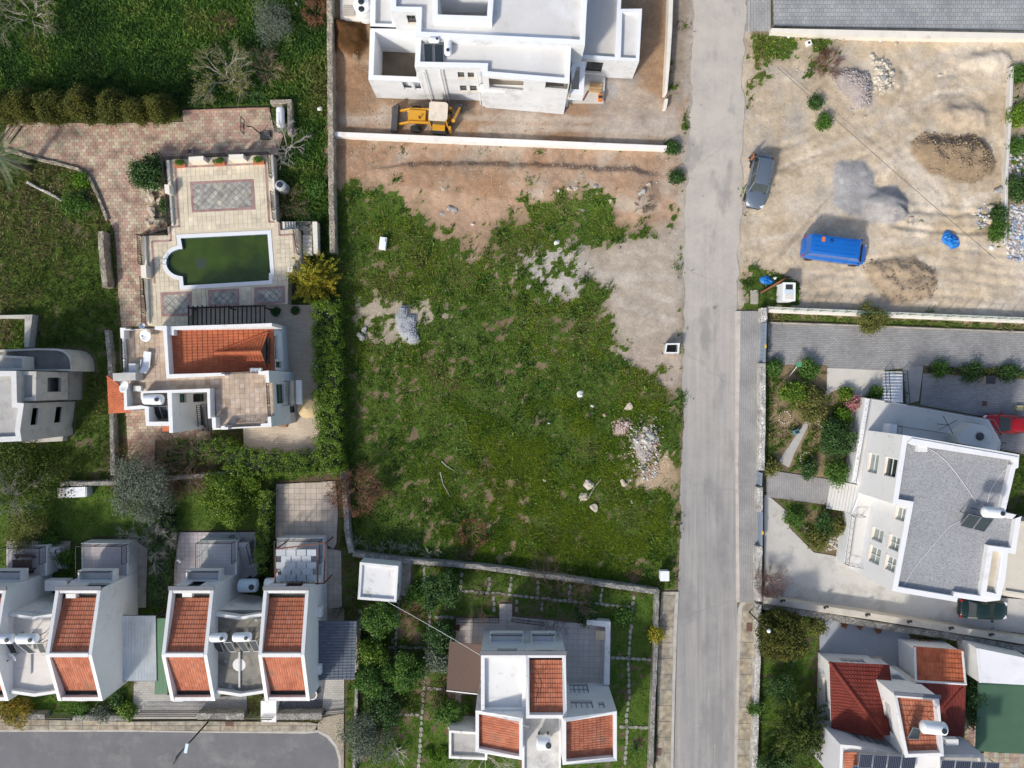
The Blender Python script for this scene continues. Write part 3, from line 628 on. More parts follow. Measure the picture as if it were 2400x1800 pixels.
# ---------------------------------------------------------------- unfinished white house on the building plot
h = thing('unfinished_house', 'large unfinished grey-white plastered house with flat roofs and open light well', 'house', W(1, 1000, 660))
well = WP(1, '628,-70 628,112 945,122 958,-70', 7.3)
block(h, WP(1, '320,-190 320,75 487,78 482,237 1490,287 1578,294 1602,-190', 7.3), 7.3, 0, (.42, .5), plaster, screed, plaster_top, hole=well,
      wins=[(1, 428, 100, 484, 152, 'd', 2, 1), (1, 408, 207, 482, 260, 'd', 2, 1)])
wr = MB(); wr.v = []; PW = ccw(well)
wr.ring(inset(PW, -.42), .42, 6.8, 7.75)
for i in range(4): a, b = PW[i], PW[(i+1) % 4]; wr.quad((b[0], b[1], 3.6), (a[0], a[1], 3.6), (a[0], a[1], 6.9), (b[0], b[1], 6.9))
wr.build('light_well', plaster_top, h); sheet('well_floor', PW, 3.6, roofgrey, h)
block(h, WP(1, '488,180 475,432 915,442 912,492 1478,540 1492,240', 6.8), 6.8, 0, (.42, .45), plaster, screed, plaster_top,
      wins=[(1, 755, 468, 797, 506, 'd', 1, 1), (1, 820, 470, 860, 506, 'd', 1, 1), (1, 770, 555, 812, 592, 'd', 1, 1), (1, 834, 556, 877, 593, 'd', 1, 1), (1, 958, 517, 1180, 584, 'o'), (1, 1322, 532, 1468, 582, 'o')])
for a_, b_, zl, zu in ((958, 1180, 3.6, 5.7), (1322, 1470, 3.8, 5.6)):
    p0, p1 = W(1, a_, 492+(a_-912)*.085, 6.8), W(1, b_, 492+(b_-912)*.085, 6.8); dn = Vector((0, 1.3, 0)); v0, v1 = Vector((p0.x-.3, p0.y+.05, 0)), Vector((p1.x+.3, p1.y+.02, 0)); lg_ = MB(); zl -= .25; U3 = lambda v, q: v+Vector((0, 0, q))
    lg_.quad(U3(v0, zl), U3(v1, zl), U3(v1+dn, zl), U3(v0+dn, zl)); lg_.quad(U3(v0+dn, zl), U3(v1+dn, zl), U3(v1+dn, 6.3), U3(v0+dn, 6.3)); lg_.quad(U3(v0, zl), U3(v0+dn, zl), U3(v0+dn, 6.3), U3(v0, 6.3)); lg_.quad(U3(v1, zl), U3(v1+dn, zl), U3(v1+dn, 6.3), U3(v1, 6.3)); lg_.build('loggia', mat('loggia_plaster', (.64, .59, .53), .9, .05), h)
block(h, WP(1, '190,-90 186,183 360,187 355,-90', 3.9), 3.9, 0, (.42, .5), plaster, screed, plaster_top, wins=[(1, 272, 202, 330, 250, 'd', 2, 1)])
block(h, WP(1, '187,170 175,517 520,531 515,185', 3.9), 3.9, 0, (.42, 3.75), plaster, mat('courtyard_soil', (.15, .12, .09), 1, .2, .8), plaster_top, wins=[(1, 400, 533, 452, 578, 'o'), (1, 474, 537, 524, 582, 'o')])
block(h, WP(1, '1440,480 1440,606 1570,614 1582,400 1500,395 1478,480', 4.1), 4.1, 2.9, (.42, .95), plaster, mat('balcony_screed', (.62, .585, .54), .9, .05), plaster_top, flat=False)
MB().prism(WP(1, '1440,480 1440,606 1570,614 1582,400 1478,480', 4.1), 2.8, 2.9, True).build('balcony_slab', plaster, h)
block(h, WP(1, '905,520 905,606 1180,606 1180,618 1310,622 1312,608 1480,612 1480,480', 2.9), 2.89, 0, (0, 0), raw and plaster, screed)
MB().prism(WP(1, '893,545 893,588 1190,596 1440,606 1440,560', 4.05), 3.75, 4.05, True).build('string_course', plaster_top, h)
block(h, WP(1, '1500,290 1503,374 1795,394 1818,-90 1598,-90', 3.5), 3.5, 0, (.32, .45), plaster, mat('roof_screed_warm', (.56, .535, .50), .9, .05), plaster_top, wins=[(1, 1585, 402, 1692, 468, 'd', 2, 1)])
block(h, WP(1, '1800,58 1789,392 1930,398 1949,56', 3.55), 3.55, 0, (.28, .45), plaster, screed, plaster_top)
MB().prism(WP(1, '1470,480 1470,660 1700,662 1712,490', .35), 0, .35).build('porch_slab', mat('porch_concrete', (.55, .53, .49), .9, .08), h)
pb = MB()
for (xa, ya, xb, yb) in ((530, 450, 575, 625), (635, 445, 665, 600), (880, 470, 905, 640), (652, 445, 700, 620)):
    a = W(1, xa, ya, 6.6); pb.tube([Vector((a.x, a.y-.12, 6.5)), Vector((a.x, a.y-.12, .15))], .055, 8)
pb.build('drainpipe', frame_w, h)
# low retaining walls on the plot
lab = 'white topped block wall running between the muddy plot and the cleared strip'
MB().prism(WP(1, '-60,853 600,880 1500,918 2112,943 2108,968 1500,947 600,912 -60,880', .75), -.3, .75).build('retaining_wall', mat('wall_paint_white', (.80, .77, .73), .85, .05, .8, dirt=((.6, .5, .42), .9, .14)), label=lab, cat='wall')
MB().prism(WP(1, '2125,-60 2152,-60 2143,200 2130,400 2112,600 2095,600 2105,400 2116,200', 1.1), -.1, 1.1).build('garden_wall', cream, label='cream rendered wall between unfinished house and the road verge', cat='wall')
MB().prism(WP(1, '2098,640 2118,640 2108,700 2088,700', .7), -.1, .7).build('wall_stub', cream, label='short broken cream wall stub beside the site entrance', cat='wall')
# ---------------------------------------------------------------- villa driveway, pool terrace, patio
paver_m = palmat('driveway_paver', [(.42, .265, .205), (.46, .30, .235), (.50, .435, .305), (.39, .24, .19), (.53, .47, .34), (.44, .285, .22), (.48, .41, .29)], .9, noise=.16, nscale=1.0, dirt=((.16, .13, .10), .7, .18), bump=.15)
joint = mat('joint_sand', (.2, .165, .12), 1, .2, 2)
DW = WP(0, '60,780 300,795 660,802 1190,792 1185,716 1745,698 1782,860 1840,870 1800,1005 1062,1045 1090,1485 908,1532 915,1659 930,1900 965,2110 790,2120 770,1900 758,1640 745,1500 700,1400 650,1290 610,1200 570,1140 500,1085 380,1055 110,995 20,950 40,850')
flatten(DW, -.03, 0); dwy = sheet('driveway', DW, .05, joint, kind='structure')
tile_field(dwy, 'paver', DW, .053, (.42, .3), .02, .016, paver_m, .035, 300, offset=.5)
DW2 = WP(3, '815,1000 1365,1000 1368,1190 1010,1195 1000,1380 840,1340'); flatten(DW2, -.03, 0)
d2 = sheet('garden_path', DW2, .05, joint, kind='structure'); tile_field(d2, 'paver', DW2, .053, (.42, .3), .02, .016, paver_m, .035, 300, offset=.5)
TZ = 1.2
TER = ZP(PT, '370,150 1440,95 1478,765 1500,765 1512,850 1690,835 1742,1290 1600,1292 1592,1583 600,1614 600,1800 200,1800 118,905 400,900 395,815 440,805', TZ)
POOL = ZP(PT, '527,930 1392,888 1422,1275 1407,1277 1407,1350 556,1402 548,1310', TZ)
c0 = Zc(PT, 545, 1172, TZ); rad = (Zc(PT, 545, 1172, TZ)-Zc(PT, 383, 1168, TZ)).length; hd = (Zc(PT, 545, 1035, TZ)-c0).length
for i in range(1, 12):
    a = math.radians(-90-180*i/12); POOL.append(Vector((c0.x+rad*math.cos(a), c0.y+hd*math.sin(a), TZ)))
POOL.append(Zc(PT, 545, 1036, TZ)); POOL = ccw(POOL); flatten(TER, -.05, .0)
# terrace body with the pool cut out
tb = MB(); TERc = ccw(TER)
for i in range(len(TERc)): a, b = TERc[i], TERc[(i+1) % len(TERc)]; tb.quad((a.x, a.y, 0), (b.x, b.y, 0), (b.x, b.y, TZ), (a.x, a.y, TZ))
allv = [Vector((p.x, p.y, TZ)) for p in TERc]+[Vector((p.x, p.y, TZ)) for p in POOL]
for t in tessellate_polygon([allv[:len(TERc)], allv[len(TERc):]]):
    q = [allv[j] for j in t]; q = q if (q[1]-q[0]).cross(q[2]-q[0]).z > 0 else q[::-1]; tb.quad(*q)
ter = tb.build('pool_terrace', mat('terrace_render', (.60, .52, .39), .9, .1, 1), kind='structure')
cream_t = palmat('terrace_tile_cream', [(.60, .515, .375), (.70, .615, .465), (.65, .57, .42), (.74, .66, .51)], .8, noise=.09, nscale=.8, dirt=((.47, .42, .33), .55, .16))
mauve = palmat('terrace_tile_mauve', [(.36, .225, .205), (.40, .26, .235), (.33, .20, .185)], .85, noise=.15, nscale=2)
diag_t = palmat('terrace_stone_grey', [(.36, .35, .31), (.42, .405, .36), (.32, .31, .28), (.40, .39, .355), (.52, .47, .38)], .9, noise=.2, nscale=2.2, dirt=((.22, .21, .19), 1.2, .2))
ang = .048
diags = [ZP(PT, '620,372 1248,342 1267,640 641,672', TZ), WP(3, '1040,240 1238,232 1241,385 1048,392', TZ), WP(3, '1350,222 1546,213 1550,322 1354,328', TZ), WP(3, '1650,205 1842,197 1846,305 1651,316', TZ)]
cop = inset(POOL, -.34)
tile_field(ter, 'terrace_tile', TER, TZ+.002, (.40, .40), ang, .012, cream_t, .03, 300, holes=[cop]+diags)
sheet('tile_bed', inset(TERc, .02), TZ+.0015, mat('tile_bed_cream', (.6, .53, .41), .9, .1), ter) if False else None
for D in diags:
    D = ccw(D); I = inset(D, .2)
    mb = MB(); mb.ring(inset(D, -.02), .22, TZ, TZ+.036); mb.r = [random.random() for _ in mb.v]; mb.build('mosaic_border', mauve, ter)
    sheet('mosaic_bed', I, TZ+.012, mat('mosaic_grout', (.2, .19, .17), .9, .1), ter)
    tile_field(ter, 'mosaic_stone', I, TZ+.014, (.43, .43), ang+math.pi/4, .03, diag_t, .026, 300, jit=.006)
cp = MB().ring(inset(POOL, -.34), .34, TZ, TZ+.05); cp.build('pool_coping', mat('coping_white', (.72, .74, .75), .6, .04, 1), ter)
bs = MB()
for i in range(len(POOL)): a, b = POOL[i], POOL[(i+1) % len(POOL)]; bs.quad((b.x, b.y, TZ-1.5), (a.x, a.y, TZ-1.5), (a.x, a.y, TZ+.03), (b.x, b.y, TZ+.03))
bs.build('pool_wall', brickmat('pool_mosaic_blue', (.06, .15, .22), (.08, .19, .27), (.2, .25, .28), .15, .15), ter)
wm_ = mat('pool_water_algae', (.04, .07, .008), .05, .35, .3, spec=.5, dirt=[((.008, .026, .009), .14, .36), ((.06, .09, .01), .22, .2)])
sheet('pool_water', inset(POOL, -.01), TZ-.28, wm_, kind='structure')
sheet('drain_cover', ZP(PT, '680,1130 775,1128 778,1228 682,1232', TZ-.27), TZ-.276, mat('drain_dark', (.03, .045, .03), .5, .1), ter)
# mauve bands along the terrace edge
mb = MB()
for s in ('470,222 1370,185', '475,225 515,815', '1372,185 1408,770', '1408,768 1480,762', '515,812 420,818', '424,820 432,955', '432,952 240,962', '240,962 268,1378', '1508,775 1512,900', '1512,900 1650,890', '1648,890 1662,1080'):
    a, b = ZP(PT, s, TZ); mb.beam(a+Vector((0, 0, .034)), b+Vector((0, 0, .034)), .18, .012)
mb.r = [random.random() for _ in mb.v]; mb.build('mosaic_border', mauve, ter)
# balustrade: rendered piers, iron panels
for s in ('603,118 750,108 752,148 606,160', '1003,95 1148,90 1150,130 1006,140', '362,392 408,392 415,480 368,480', '126,1198 178,1198 184,1320 132,1320', '1590,1215 1640,1212 1642,1260 1592,1262'):
    MB().prism(ZP(PT, s, TZ+1.0), TZ, TZ+1.0).build('pier', cream, ter)
for s in ('380,150 603,138', '752,122 1003,112', '1150,108 1420,98', '378,160 402,392', '412,480 435,800', '138,915 150,1198', '165,1320 185,1790', '1420,105 1438,335', '1450,480 1470,755', '1670,850 1712,1100', '120,908 395,900'):
    railing(ter, ZP(PT, s, TZ), .85, .16, orn=True)
for s in ('385,150 410,150 425,390 400,390', '410,480 430,480 452,800 432,800', '1425,100 1445,100 1478,760 1458,760', '160,915 175,915 210,1780 190,1780'):
    MB().prism(ZP(PT, s, TZ+.25), TZ, TZ+.25).build('balustrade_base', cream, ter)
# steps down to the lawn and to the lower terrace
for i in range(6):
    x = 1530+i*27; zz = TZ-.17*(i+1)+.0; MB().prism(ZP(PT, f'{x},762 {x+30},764 {x+36},842 {x+4},842', zz), 0, zz).build('step', cream, ter)
MB().prism(ZP(PT, '1700,760 1880,760 1890,1090 1760,1090 1745,850 1700,850', .2), 0, .2).build('landing', mat('landing_beige', (.48, .42, .34), .9, .1), ter)
MB().prism(ZP(PT, '1838,765 1885,765 1893,1080 1850,1080', 1.1), 0, 1.1).build('stair_wall', cream, ter)
for i in range(5): y = 900+i*40; MB().prism(ZP(PT, f'1740,{y} 1830,{y} 1835,{y+38} 1745,{y+38}', .2+.1*(i+1)), .1, .2+.1*(i+1)).build('step', cream, ter)
# patio of plank tiles
PAT = WP(3, '1215,325 1845,315 2050,318 2055,700 2070,1050 2072,1285 1582,1288 1575,1100 1700,1100 1700,430 1215,450', .45)
flatten(PAT, -.04, 0); pat = sheet('patio', PAT, .45, brickmat('patio_plank_tile', (.53, .44, .34), (.47, .385, .295), (.37, .31, .235), .9, .18, .03, var=.88), thick=.5, kind='structure')
MB().prism(WP(3, '2035,680 2058,680 2060,755 2038,755', .9), .45, .9).build('garden_bench', white, label='small white block bench by the tall hedge', cat='bench')
# ---------------------------------------------------------------- villa with the pool
v = thing('pool_villa', 'white two storey villa with terracotta tiled roof and roof terraces', 'house', Zc(V1, 1000, 700))
ZF, ZT = 6.3, 7.2
MP = ZP(V1, '190,130 692,108 722,640 1795,592 1825,1200 1190,1230 1165,790 748,812 762,1265 720,1265 720,1190 470,1190 455,1005 235,1020 215,610', ZT)
sunk = ZP(V1, '440,838 700,832 716,1145 505,1145', ZT)
block(v, MP, ZF, 0, (0, 0), white, mat('terrace_bed', (.47, .37, .28), .9, .12), hole=sunk, wins=[(V1, 1880, 740, 1955, 948, 'g', 1, 2), (V1, 2025, 975, 2085, 1045, 'g', 1, 1), (V1, 835, 842, 900, 938, 'g', 1, 1), (V1, 980, 842, 1105, 930, 'd', 1, 1)])
terra_t = palmat('terrace_tile_terracotta', [(.43, .315, .225), (.54, .43, .33), (.48, .365, .27), (.60, .50, .41), (.45, .33, .24)], .85, noise=.14, nscale=1.5, dirt=((.36, .27, .2), .9, .15))
tile_field(v, 'terrace_tile', inset(ccw(MP), .05), ZF+.002, (.40, .40), .04, .01, terra_t, .02, 300, holes=[inset(ccw(sunk), -.1)])
sk = MB()
sc_ = ccw(sunk)
for i in range(4): a, b = sc_[i], sc_[(i+1) % 4]; sk.quad((b.x, b.y, 5.4), (a.x, a.y, 5.4), (a.x, a.y, ZF+.02), (b.x, b.y, ZF+.02))
sk.build('roof_recess', white_d, v); sheet('recess_floor', sunk, 5.4, roofgrey, v)
for s in ('190,130 300,130 300,152 232,156 232,246 196,246', '566,112 692,108 722,632 1315,615 1320,645 690,678 655,150 566,150', '1685,602 1795,592 1803,725 1765,725 1760,632 1685,637', '1785,1090 1820,1090 1826,1200 1710,1204 1710,1166 1785,1162',
          '225,740 258,740 268,982 415,968 500,985 505,1145 716,1145 700,832 440,838 440,900 415,905 415,816 625,806 1160,786 1168,1110 1140,1110 1130,826 748,834 763,1265 720,1265 720,1190 470,1190 455,1003 236,1020', '1180,1100 1222,1100 1228,1212 1186,1214', '1280,1190 1355,1190 1358,1228 1284,1230', '216,606 300,606 300,620 218,620'):
    strip_wall(v, 'parapet', V1, s, ZT, ZF-.05, white)
strip_wall(v, 'parapet', V1, '1190,1216 1790,1186 1790,1200 1190,1232', ZF+.3, ZF-.05, white)
strip_wall(v, 'parapet', V1, '215,246 236,246 250,606 228,606', ZF+.3, ZF-.05, white); strip_wall(v, 'parapet', V1, '300,140 566,125 566,142 300,156', ZF+.3, ZF-.05, white)
for s in ('238,250 255,600', '300,148 566,133', '1800,730 1822,1085', '1360,1195 1710,1180', '1322,628 1682,612'): railing(v, ZP(V1, s, ZF+.25), .7, .16, orn=True)
MB().prism(ZP(V1, '110,622 355,612 358,695 116,706', 7.6), 5.0, 7.6).build('chimney', mat('chimney_grey', (.46, .45, .42), .9, .15, 2), v)
# tiled slope with dormer, falling to the east
block(v, ZP(V1, '705,112 1840,80 1862,590 740,636', 4.3), 4.2, 0, (0, 0), white, white, wins=[(V1, 1856, 215, 1882, 470, 'g', 1, 2), (V1, 1872, 495, 1925, 560, 'g', 1, 1)])
zw, ze = 6.4, 4.35
A, B, Cc, D = Zc(V1, 1842, 115, ze), Zc(V1, 1858, 590, ze), Zc(V1, 745, 636, zw), Zc(V1, 735, 150, zw)
tile_roof(v, A, B, Cc, D, tile_v, .40, .25); MB().prism([A, B, Cc, D], 4.15, 4.2).build('roof_deck', white, v)
for q in ((A, D), (B, Cc)):
    MB().quad((q[0].x, q[0].y, 4.1), (q[1].x, q[1].y, 4.1), q[1], q[0]).build('wall', white, v)
ap = Zc(V1, 1715, 388, 6.0); s1, s2 = Zc(V1, 1788, 182, 4.62), Zc(V1, 1780, 572, 4.62); bk = Zc(V1, 1212, 402, 5.62)
def slope_z(x): t = (A.x-x)/(A.x-D.x); return ze+(zw-ze)*t
def tri_roof(th, e0, e1, rb, rf, m):
    """slope from eave e0..e1 up to ridge rb..rf"""
    tile_roof(th, e0, e1, rf, rb, m, .34, .24)
mid1 = Vector((bk.x+.1, bk.y+.02, bk.z)); tri_roof(v, s1, mid1, mid1+Vector((0, 0, .02)), ap, tile_v) if False else None
dm = MB(); dm.quad(s1, ap, bk); dm.quad(s2, bk, ap); dm.build('dormer_deck', tile_v, v)
for ed in (s1, s2):
    n = 13
    for i in range(n):
        t0, t1 = i/n, min(1, (i+1.15)/n); a0, a1, b0, b1 = ed.lerp(ap, t0), ed.lerp(ap, t1), ed.lerp(bk, t0), ed.lerp(bk, t1); up = Vector((0, 0, .05))
        seg = max(2, int((a0-b0).length/.12)); V = [a0.lerp(b0, j/seg)+up*(1.2+.8*math.cos(j*math.pi)) for j in range(seg+1)]+[a1.lerp(b1, j/seg)+up*.3 for j in range(seg+1)]
        F = [(j, j+1, seg+2+j, seg+1+j) for j in range(seg)]; link('tile_course', npmesh('tile_course', V, F, tile_v, [random.random() for _ in V]), v)
ridge_caps(v, bk, ap+Vector((0, 0, .05)), tile_v, .13); ridge_caps(v, bk, s1, tile_v, .1); ridge_caps(v, bk, s2, tile_v, .1)
MB().quad(s1, s2, ap).build('dormer_gable', mat('gable_dark', (.10, .08, .06), .8, .2), v)
MB().beam(s1+Vector((.12, -.5, .15)), s2+Vector((.12, .5, .15)), .12, .5).build('dormer_window', glass, v)
strip_wall(v, 'parapet', V1, '700,116 1828,80 1832,114 772,152 772,210 706,212', 6.9, 4.2, white)
strip_wall(v, 'canopy', V1, '1858,165 1928,170 1942,485 1890,485 1885,215 1860,212', 3.2, 2.95, white)
strip_wall(v, 'canopy', V1, '2090,695 2145,698 2150,958 2095,958', 3.3, 3.0, white); strip_wall(v, 'balcony_box', V1, '2030,700 2062,700 2066,955 2034,958', 3.4, 2.6, mat('balcony_beige', (.6, .52, .4), .9, .1))
railing(v, ZP(V1, '1975,708 2025,712 2030,960 1970,968', 4.0), .5, .1)
fr = MB()
a, b = Zc(V1, 1868, 712, 5.4), Zc(V1, 1868, 972, 5.4)
# small hipped roof over the side bay
ez, rz_ = 3.0, 4.0; e0, e1, e2, e3 = Zc(V1, 55, 652, ez), Zc(V1, 76, 1050, ez), Zc(V1, 305, 1040, ez), Zc(V1, 300, 700, ez); w0, w1 = Zc(V1, 222, 770, rz_), Zc(V1, 225, 905, rz_)
tile_roof(v, e1, e0, w0, w1, tile_v, .34, .22); tile_roof(v, e2, e1, w1, Zc(V1, 280, 905, rz_), tile_v, .34, .22); ridge_caps(v, e0, w0, tile_v, .1); ridge_caps(v, e1, w1, tile_v, .1)
MB().prism(ZP(V1, '85,665 280,700 290,1030 100,1035', ez), 0, ez-.05).build('side_bay', white, v)
tile_roof(v, Zc(V1, 650, 1245, 2.6), Zc(V1, 725, 1245, 2.6), Zc(V1, 720, 1180, 3.0), Zc(V1, 650, 1180, 3.0), tile_v, .3, .22)
# black steel stair in the recess
st = thing('steel_staircase', 'black steel outdoor staircase in the villa wall recess', 'staircase', Zc(V1, 1080, 1150))
for i in range(13):
    zz = .5+i*.42; p = Zc(V1, 1130, 1230-i*22, zz); MB().box((p.x, p.y, zz), (.95, .28, .04)).build('tread', frame_d, st)
for xx in (1065, 1170):
    MB().beam(Zc(V1, xx+20, 1235, .6)+Vector((0, 0, .9)), Zc(V1, xx, 965, 5.6)+Vector((0, 0, .9)), .06, .06).build('handrail', iron, st); MB().beam(Zc(V1, xx+20, 1235, .45), Zc(V1, xx, 965, 5.5), .06, .2).build('stringer', iron, st)
bal = MB()
for i in range(14):
    t = i/13; p = Zc(V1, 1085, 1235, .6).lerp(Zc(V1, 1065, 965, 5.6), t); bal.beam(p, p+Vector((0, 0, .9)), .04, .04, up=(1, 0, 0))
bal.build('baluster', iron, st)
# pergola beams
pg = thing('pergola', 'dark timber pergola beams on the villa north wall', 'pergola', W(3, 1500, 380))
timb = mat('timber_dark', (.035, .03, .028), .8, .2, 3)
for i in range(18):
    x = 1222+i*29; MB().beam(W(3, x, 318+(5 if i % 3 else 0), 3.0), W(3, x, 450, 3.0), .07, .14).build('rafter', timb, pg)
MB().beam(W(3, 1215, 338, 2.85), W(3, 1722, 322, 2.85), .12, .14).build('beam', timb, pg)
for x in (1225, 1480, 1715): p = W(3, x, 335, 2.85); MB().beam((p.x, p.y, TZ if x < 1700 else .45), (p.x, p.y, 2.8), .12, .12, up=(1, 0, 0)).build('post', timb, pg)
# ---------------------------------------------------------------- grey unfinished house at the scrubby plot
u = thing('concrete_house', 'bare grey concrete unfinished house beside the scrubby plot', 'house', W(3, 200, 900))
block(u, WP(3, '-200,745 105,745 110,950 155,955 130,1130 140,1200 -200,1215', 7.0), 7.0, 0, (.42, .35), raw, roofgrey, mat('cap_pale', (.62, .62, .60), .9, .1, 1), wins=[(3, 205, 985, 245, 1095, 'o'), (3, 358, 978, 400, 1080, 'o')])
block(u, WP(3, '-60,748 235,748 232,938 -60,945', 6.3), 6.3, 0, (.3, .35), raw, roofgrey, wins=[(3, 308, 788, 398, 880, 'o')], dep=.25)
MB().prism(WP(3, '60,738 450,738 447,935 60,935', 2.0), 0, 2.0).build('plinth', mat('concrete_stained', (.30, .295, .27), .95, .15, .7, dirt=((.2, .195, .18), .8, .3)), u)
for s_ in ('290,768 430,768 430,790 290,790', '290,882 430,882 430,905 290,905', '405,788 430,788 430,884 405,884'): MB().prism(WP(3, s_, 3.3), 3.0, 4.6).build('window_surround', raw, u) if False else None
cu = WP(3, '-60,610 240,598 ', 3.4)+[W(3, 360+105*math.cos(t), 690-90*math.sin(t), 3.4) for t in (1.5, 1.1, .75, .4, 0)]+WP(3, '470,745 -60,745', 3.4)
block(u, cu, 3.4, 0, (.16, .35), raw, mat('floor_stained', (.20, .195, .18), .95, .25, .6, dirt=((.11, .11, .1), .8, .3)))
block(u, WP(3, '-60,640 155,650 158,740 -60,745', 4.6), 4.6, 3.3, (.2, .2), mat('cap_pale2', (.55, .55, .53), .9, .1, 1), roofgrey)
block(u, WP(3, '-60,385 210,380 185,592 158,592 160,402 -60,402', .9), .9, 0, (0, 0), raw, raw)
MB().prism(WP(3, '100,1195 410,1160 405,1200 150,1212', .8), 0, .8).build('plinth', raw, u)
# ---------------------------------------------------------------- row houses
def gable_wing(th, x0, x1, yn, yr, ys, zn, zr, zs, wins=(), pw=.28):
    """wing with parapet walls that follow the two tiled slopes (yn north eave, yr ridge, ys south eave)"""
    w_ = MB(); iw = pw
    for xs, o in ((x0, -1), (x1, 1)):
        pts = [(yn, 0), (yn, zn), (yr, zr), (ys, zs), (ys, 0)]
        f = [(xs, y, q) for y, q in pts]; w_.quad(*(f if o < 0 else f[::-1]))
        xi = xs-o*iw
        for (ya, za), (yb, zb) in (((yn, zn), (yr, zr)), ((yr, zr), (ys, zs))):
            w_.quad((xs, ya, za), (xs, yb, zb), (xi, yb, zb), (xi, ya, za)); w_.quad((xi, ya, za), (xi, yb, zb), (xi, yb, zb-.7), (xi, ya, za-.7))
    ops = []; todo = []
    for (k, a0, b0, a1, b1, stl, nx, ny) in wins:
        hs = [pix_hit(k, x, y, (x1, yn), (x0, yn)) for x in (a0, a1) for y in (b0, b1)]; tt = sorted(q[0] for q in hs); zz = sorted(q[1] for q in hs)
        o_ = (max(.1, (tt[0]+tt[1])/2), min(x1-x0-.1, (tt[2]+tt[3])/2), max(.1, (zz[0]+zz[1])/2), min(zn-.3, (zz[2]+zz[3])/2))
        if o_[1]-o_[0] > .2 and o_[3]-o_[2] > .2: ops.append(o_); todo.append((o_, stl, nx, ny))
    wall_faces(w_, Vector((x1, yn, 0)), Vector((x0, yn, 0)), 0, zn, ops, .14); w_.quad((x0, ys, 0), (x1, ys, 0), (x1, ys, zs), (x0, ys, zs))
    w_.build('wall', white, th)
    for o_, stl, nx, ny in todo: opening_parts(th, (x1, yn), Vector((-1, 0, 0)), Vector((0, 1, 0)), *o_, stl, nx, ny, .14)
    for (ya, yb, q, nm) in ((yn, yn-.3, zn, 'parapet'), (ys, ys+.3, zs, 'parapet')):
        MB().box(((x0+x1)/2, (ya+yb)/2, q-.25), (x1-x0-2*iw-.01, .3, .5)).build(nm, white_d, th)
    MB().box(((x0+x1)/2, yr, zr-.3), (x1-x0-2*iw-.01, .3, .62)).build('ridge_wall', white, th)
    MB().box(((x0+x1)/2, yn+.12, zn+.02), (x1-x0+.1, .35, .09)).build('coping', mat('coping_slate', (.13, .14, .16), .7, .1), th)
    gut = .55
    tile_roof(th, (x1-iw, yn-.3-gut, zn-.62), (x0+iw, yn-.3-gut, zn-.62), (x0+iw, yr+.12, zr-.35), (x1-iw, yr+.12, zr-.35), tile_o, .36, .2)
    tile_roof(th, (x0+iw, ys+.3+gut*.7, zs-.5), (x1-iw, ys+.3+gut*.7, zs-.5), (x1-iw, yr-.12, zr-.3), (x0+iw, yr-.12, zr-.3), tile_o, .42, .2)
    MB().box(((x0+x1)/2, yn-.3-gut/2, zn-.8), (x1-x0-2*iw, gut, .06)).build('gutter', mat('gutter_mossy', (.10, .095, .08), .9, .3, 2), th)
    MB().box(((x0+x1)/2, ys+.3+gut*.35, zs-.7), (x1-x0-2*iw, gut*.7, .06)).build('gutter', MATS['gutter_mossy'], th)
    flatten([Vector((x0, ys)), Vector((x1, ys)), Vector((x1, yn)), Vector((x0, yn))], -.06, 0)
YN, YR, YS = -16.85, -21.75, -26.1
def recess_roof(th, x0, x1, yb, yf, m, zf=5.1):
    xm = (x0+x1)/2
    for (y, d, zz, dip) in ((yb, .25, 5.75, .3), (yf, -.25, 5.6, .3)):
        wb = MB(); P = [(x0+.01, y), (xm, y-dip), (x1-.01, y)]
        for i in range(2): a, b = P[i], P[i+1]; wb.prism([Vector(a), Vector(b), Vector((b[0], b[1]-d)), Vector((a[0], a[1]-d))], 0 if abs(y-yb) < .1 else 2.6, zz)
        wb.build('parapet', white_d, th)
    MB().prism([Vector((x0+.01, yf)), Vector((xm, yf-.3)), Vector((x1-.01, yf)), Vector((x1-.01, yb)), Vector((x0+.01, yb))], zf-.15, zf, True).build('roof_slab', m, th)
blotch = mat('roof_screed_mouldy', (.20, .19, .165), .95, .25, .9, bump=.1, dirt=[((.40, .35, .27), .35, .25), ((.07, .07, .065), .8, .25), ((.62, .6, .56), 1.3, .06)])
hB = thing('row_house', 'white double row house with two orange tiled wings between green strip and slate carport', 'house', (-22, -21, 0), group='white row houses with tiled wings')
gable_wing(hB, -28.1, -24.45, YN, YR, YS, 6.0, 7.3, 5.7, wins=[(6, 1235, 440, 1300, 495, 'd', 1, 1)])
gable_wing(hB, -20.35, -16.65, YN, YR, YS, 6.0, 7.3, 5.7, wins=[(6, 1850, 455, 1960, 490, 'd', 2, 1)])
recess_roof(hB, -24.45, -20.35, -18.85, -25.5, blotch)
hA = thing('row_house', 'white double row house with orange tiled wing beside corrugated metal sheet roof', 'house', (-39, -21, 0), group='white row houses with tiled wings')
gable_wing(hA, -37.4, -33.7, YN, YR, YS, 6.0, 7.3, 5.7, wins=[(6, 540, 465, 680, 500, 'd', 2, 1)])
gable_wing(hA, -45.15, -41.45, YN, YR, YS, 6.0, 7.3, 5.7)
recess_roof(hA, -41.45, -37.4, -18.85, -25.5, mat('roof_pinkish', (.66, .62, .58), .9, .08, .8, dirt=((.42, .38, .33), .6, .2)))
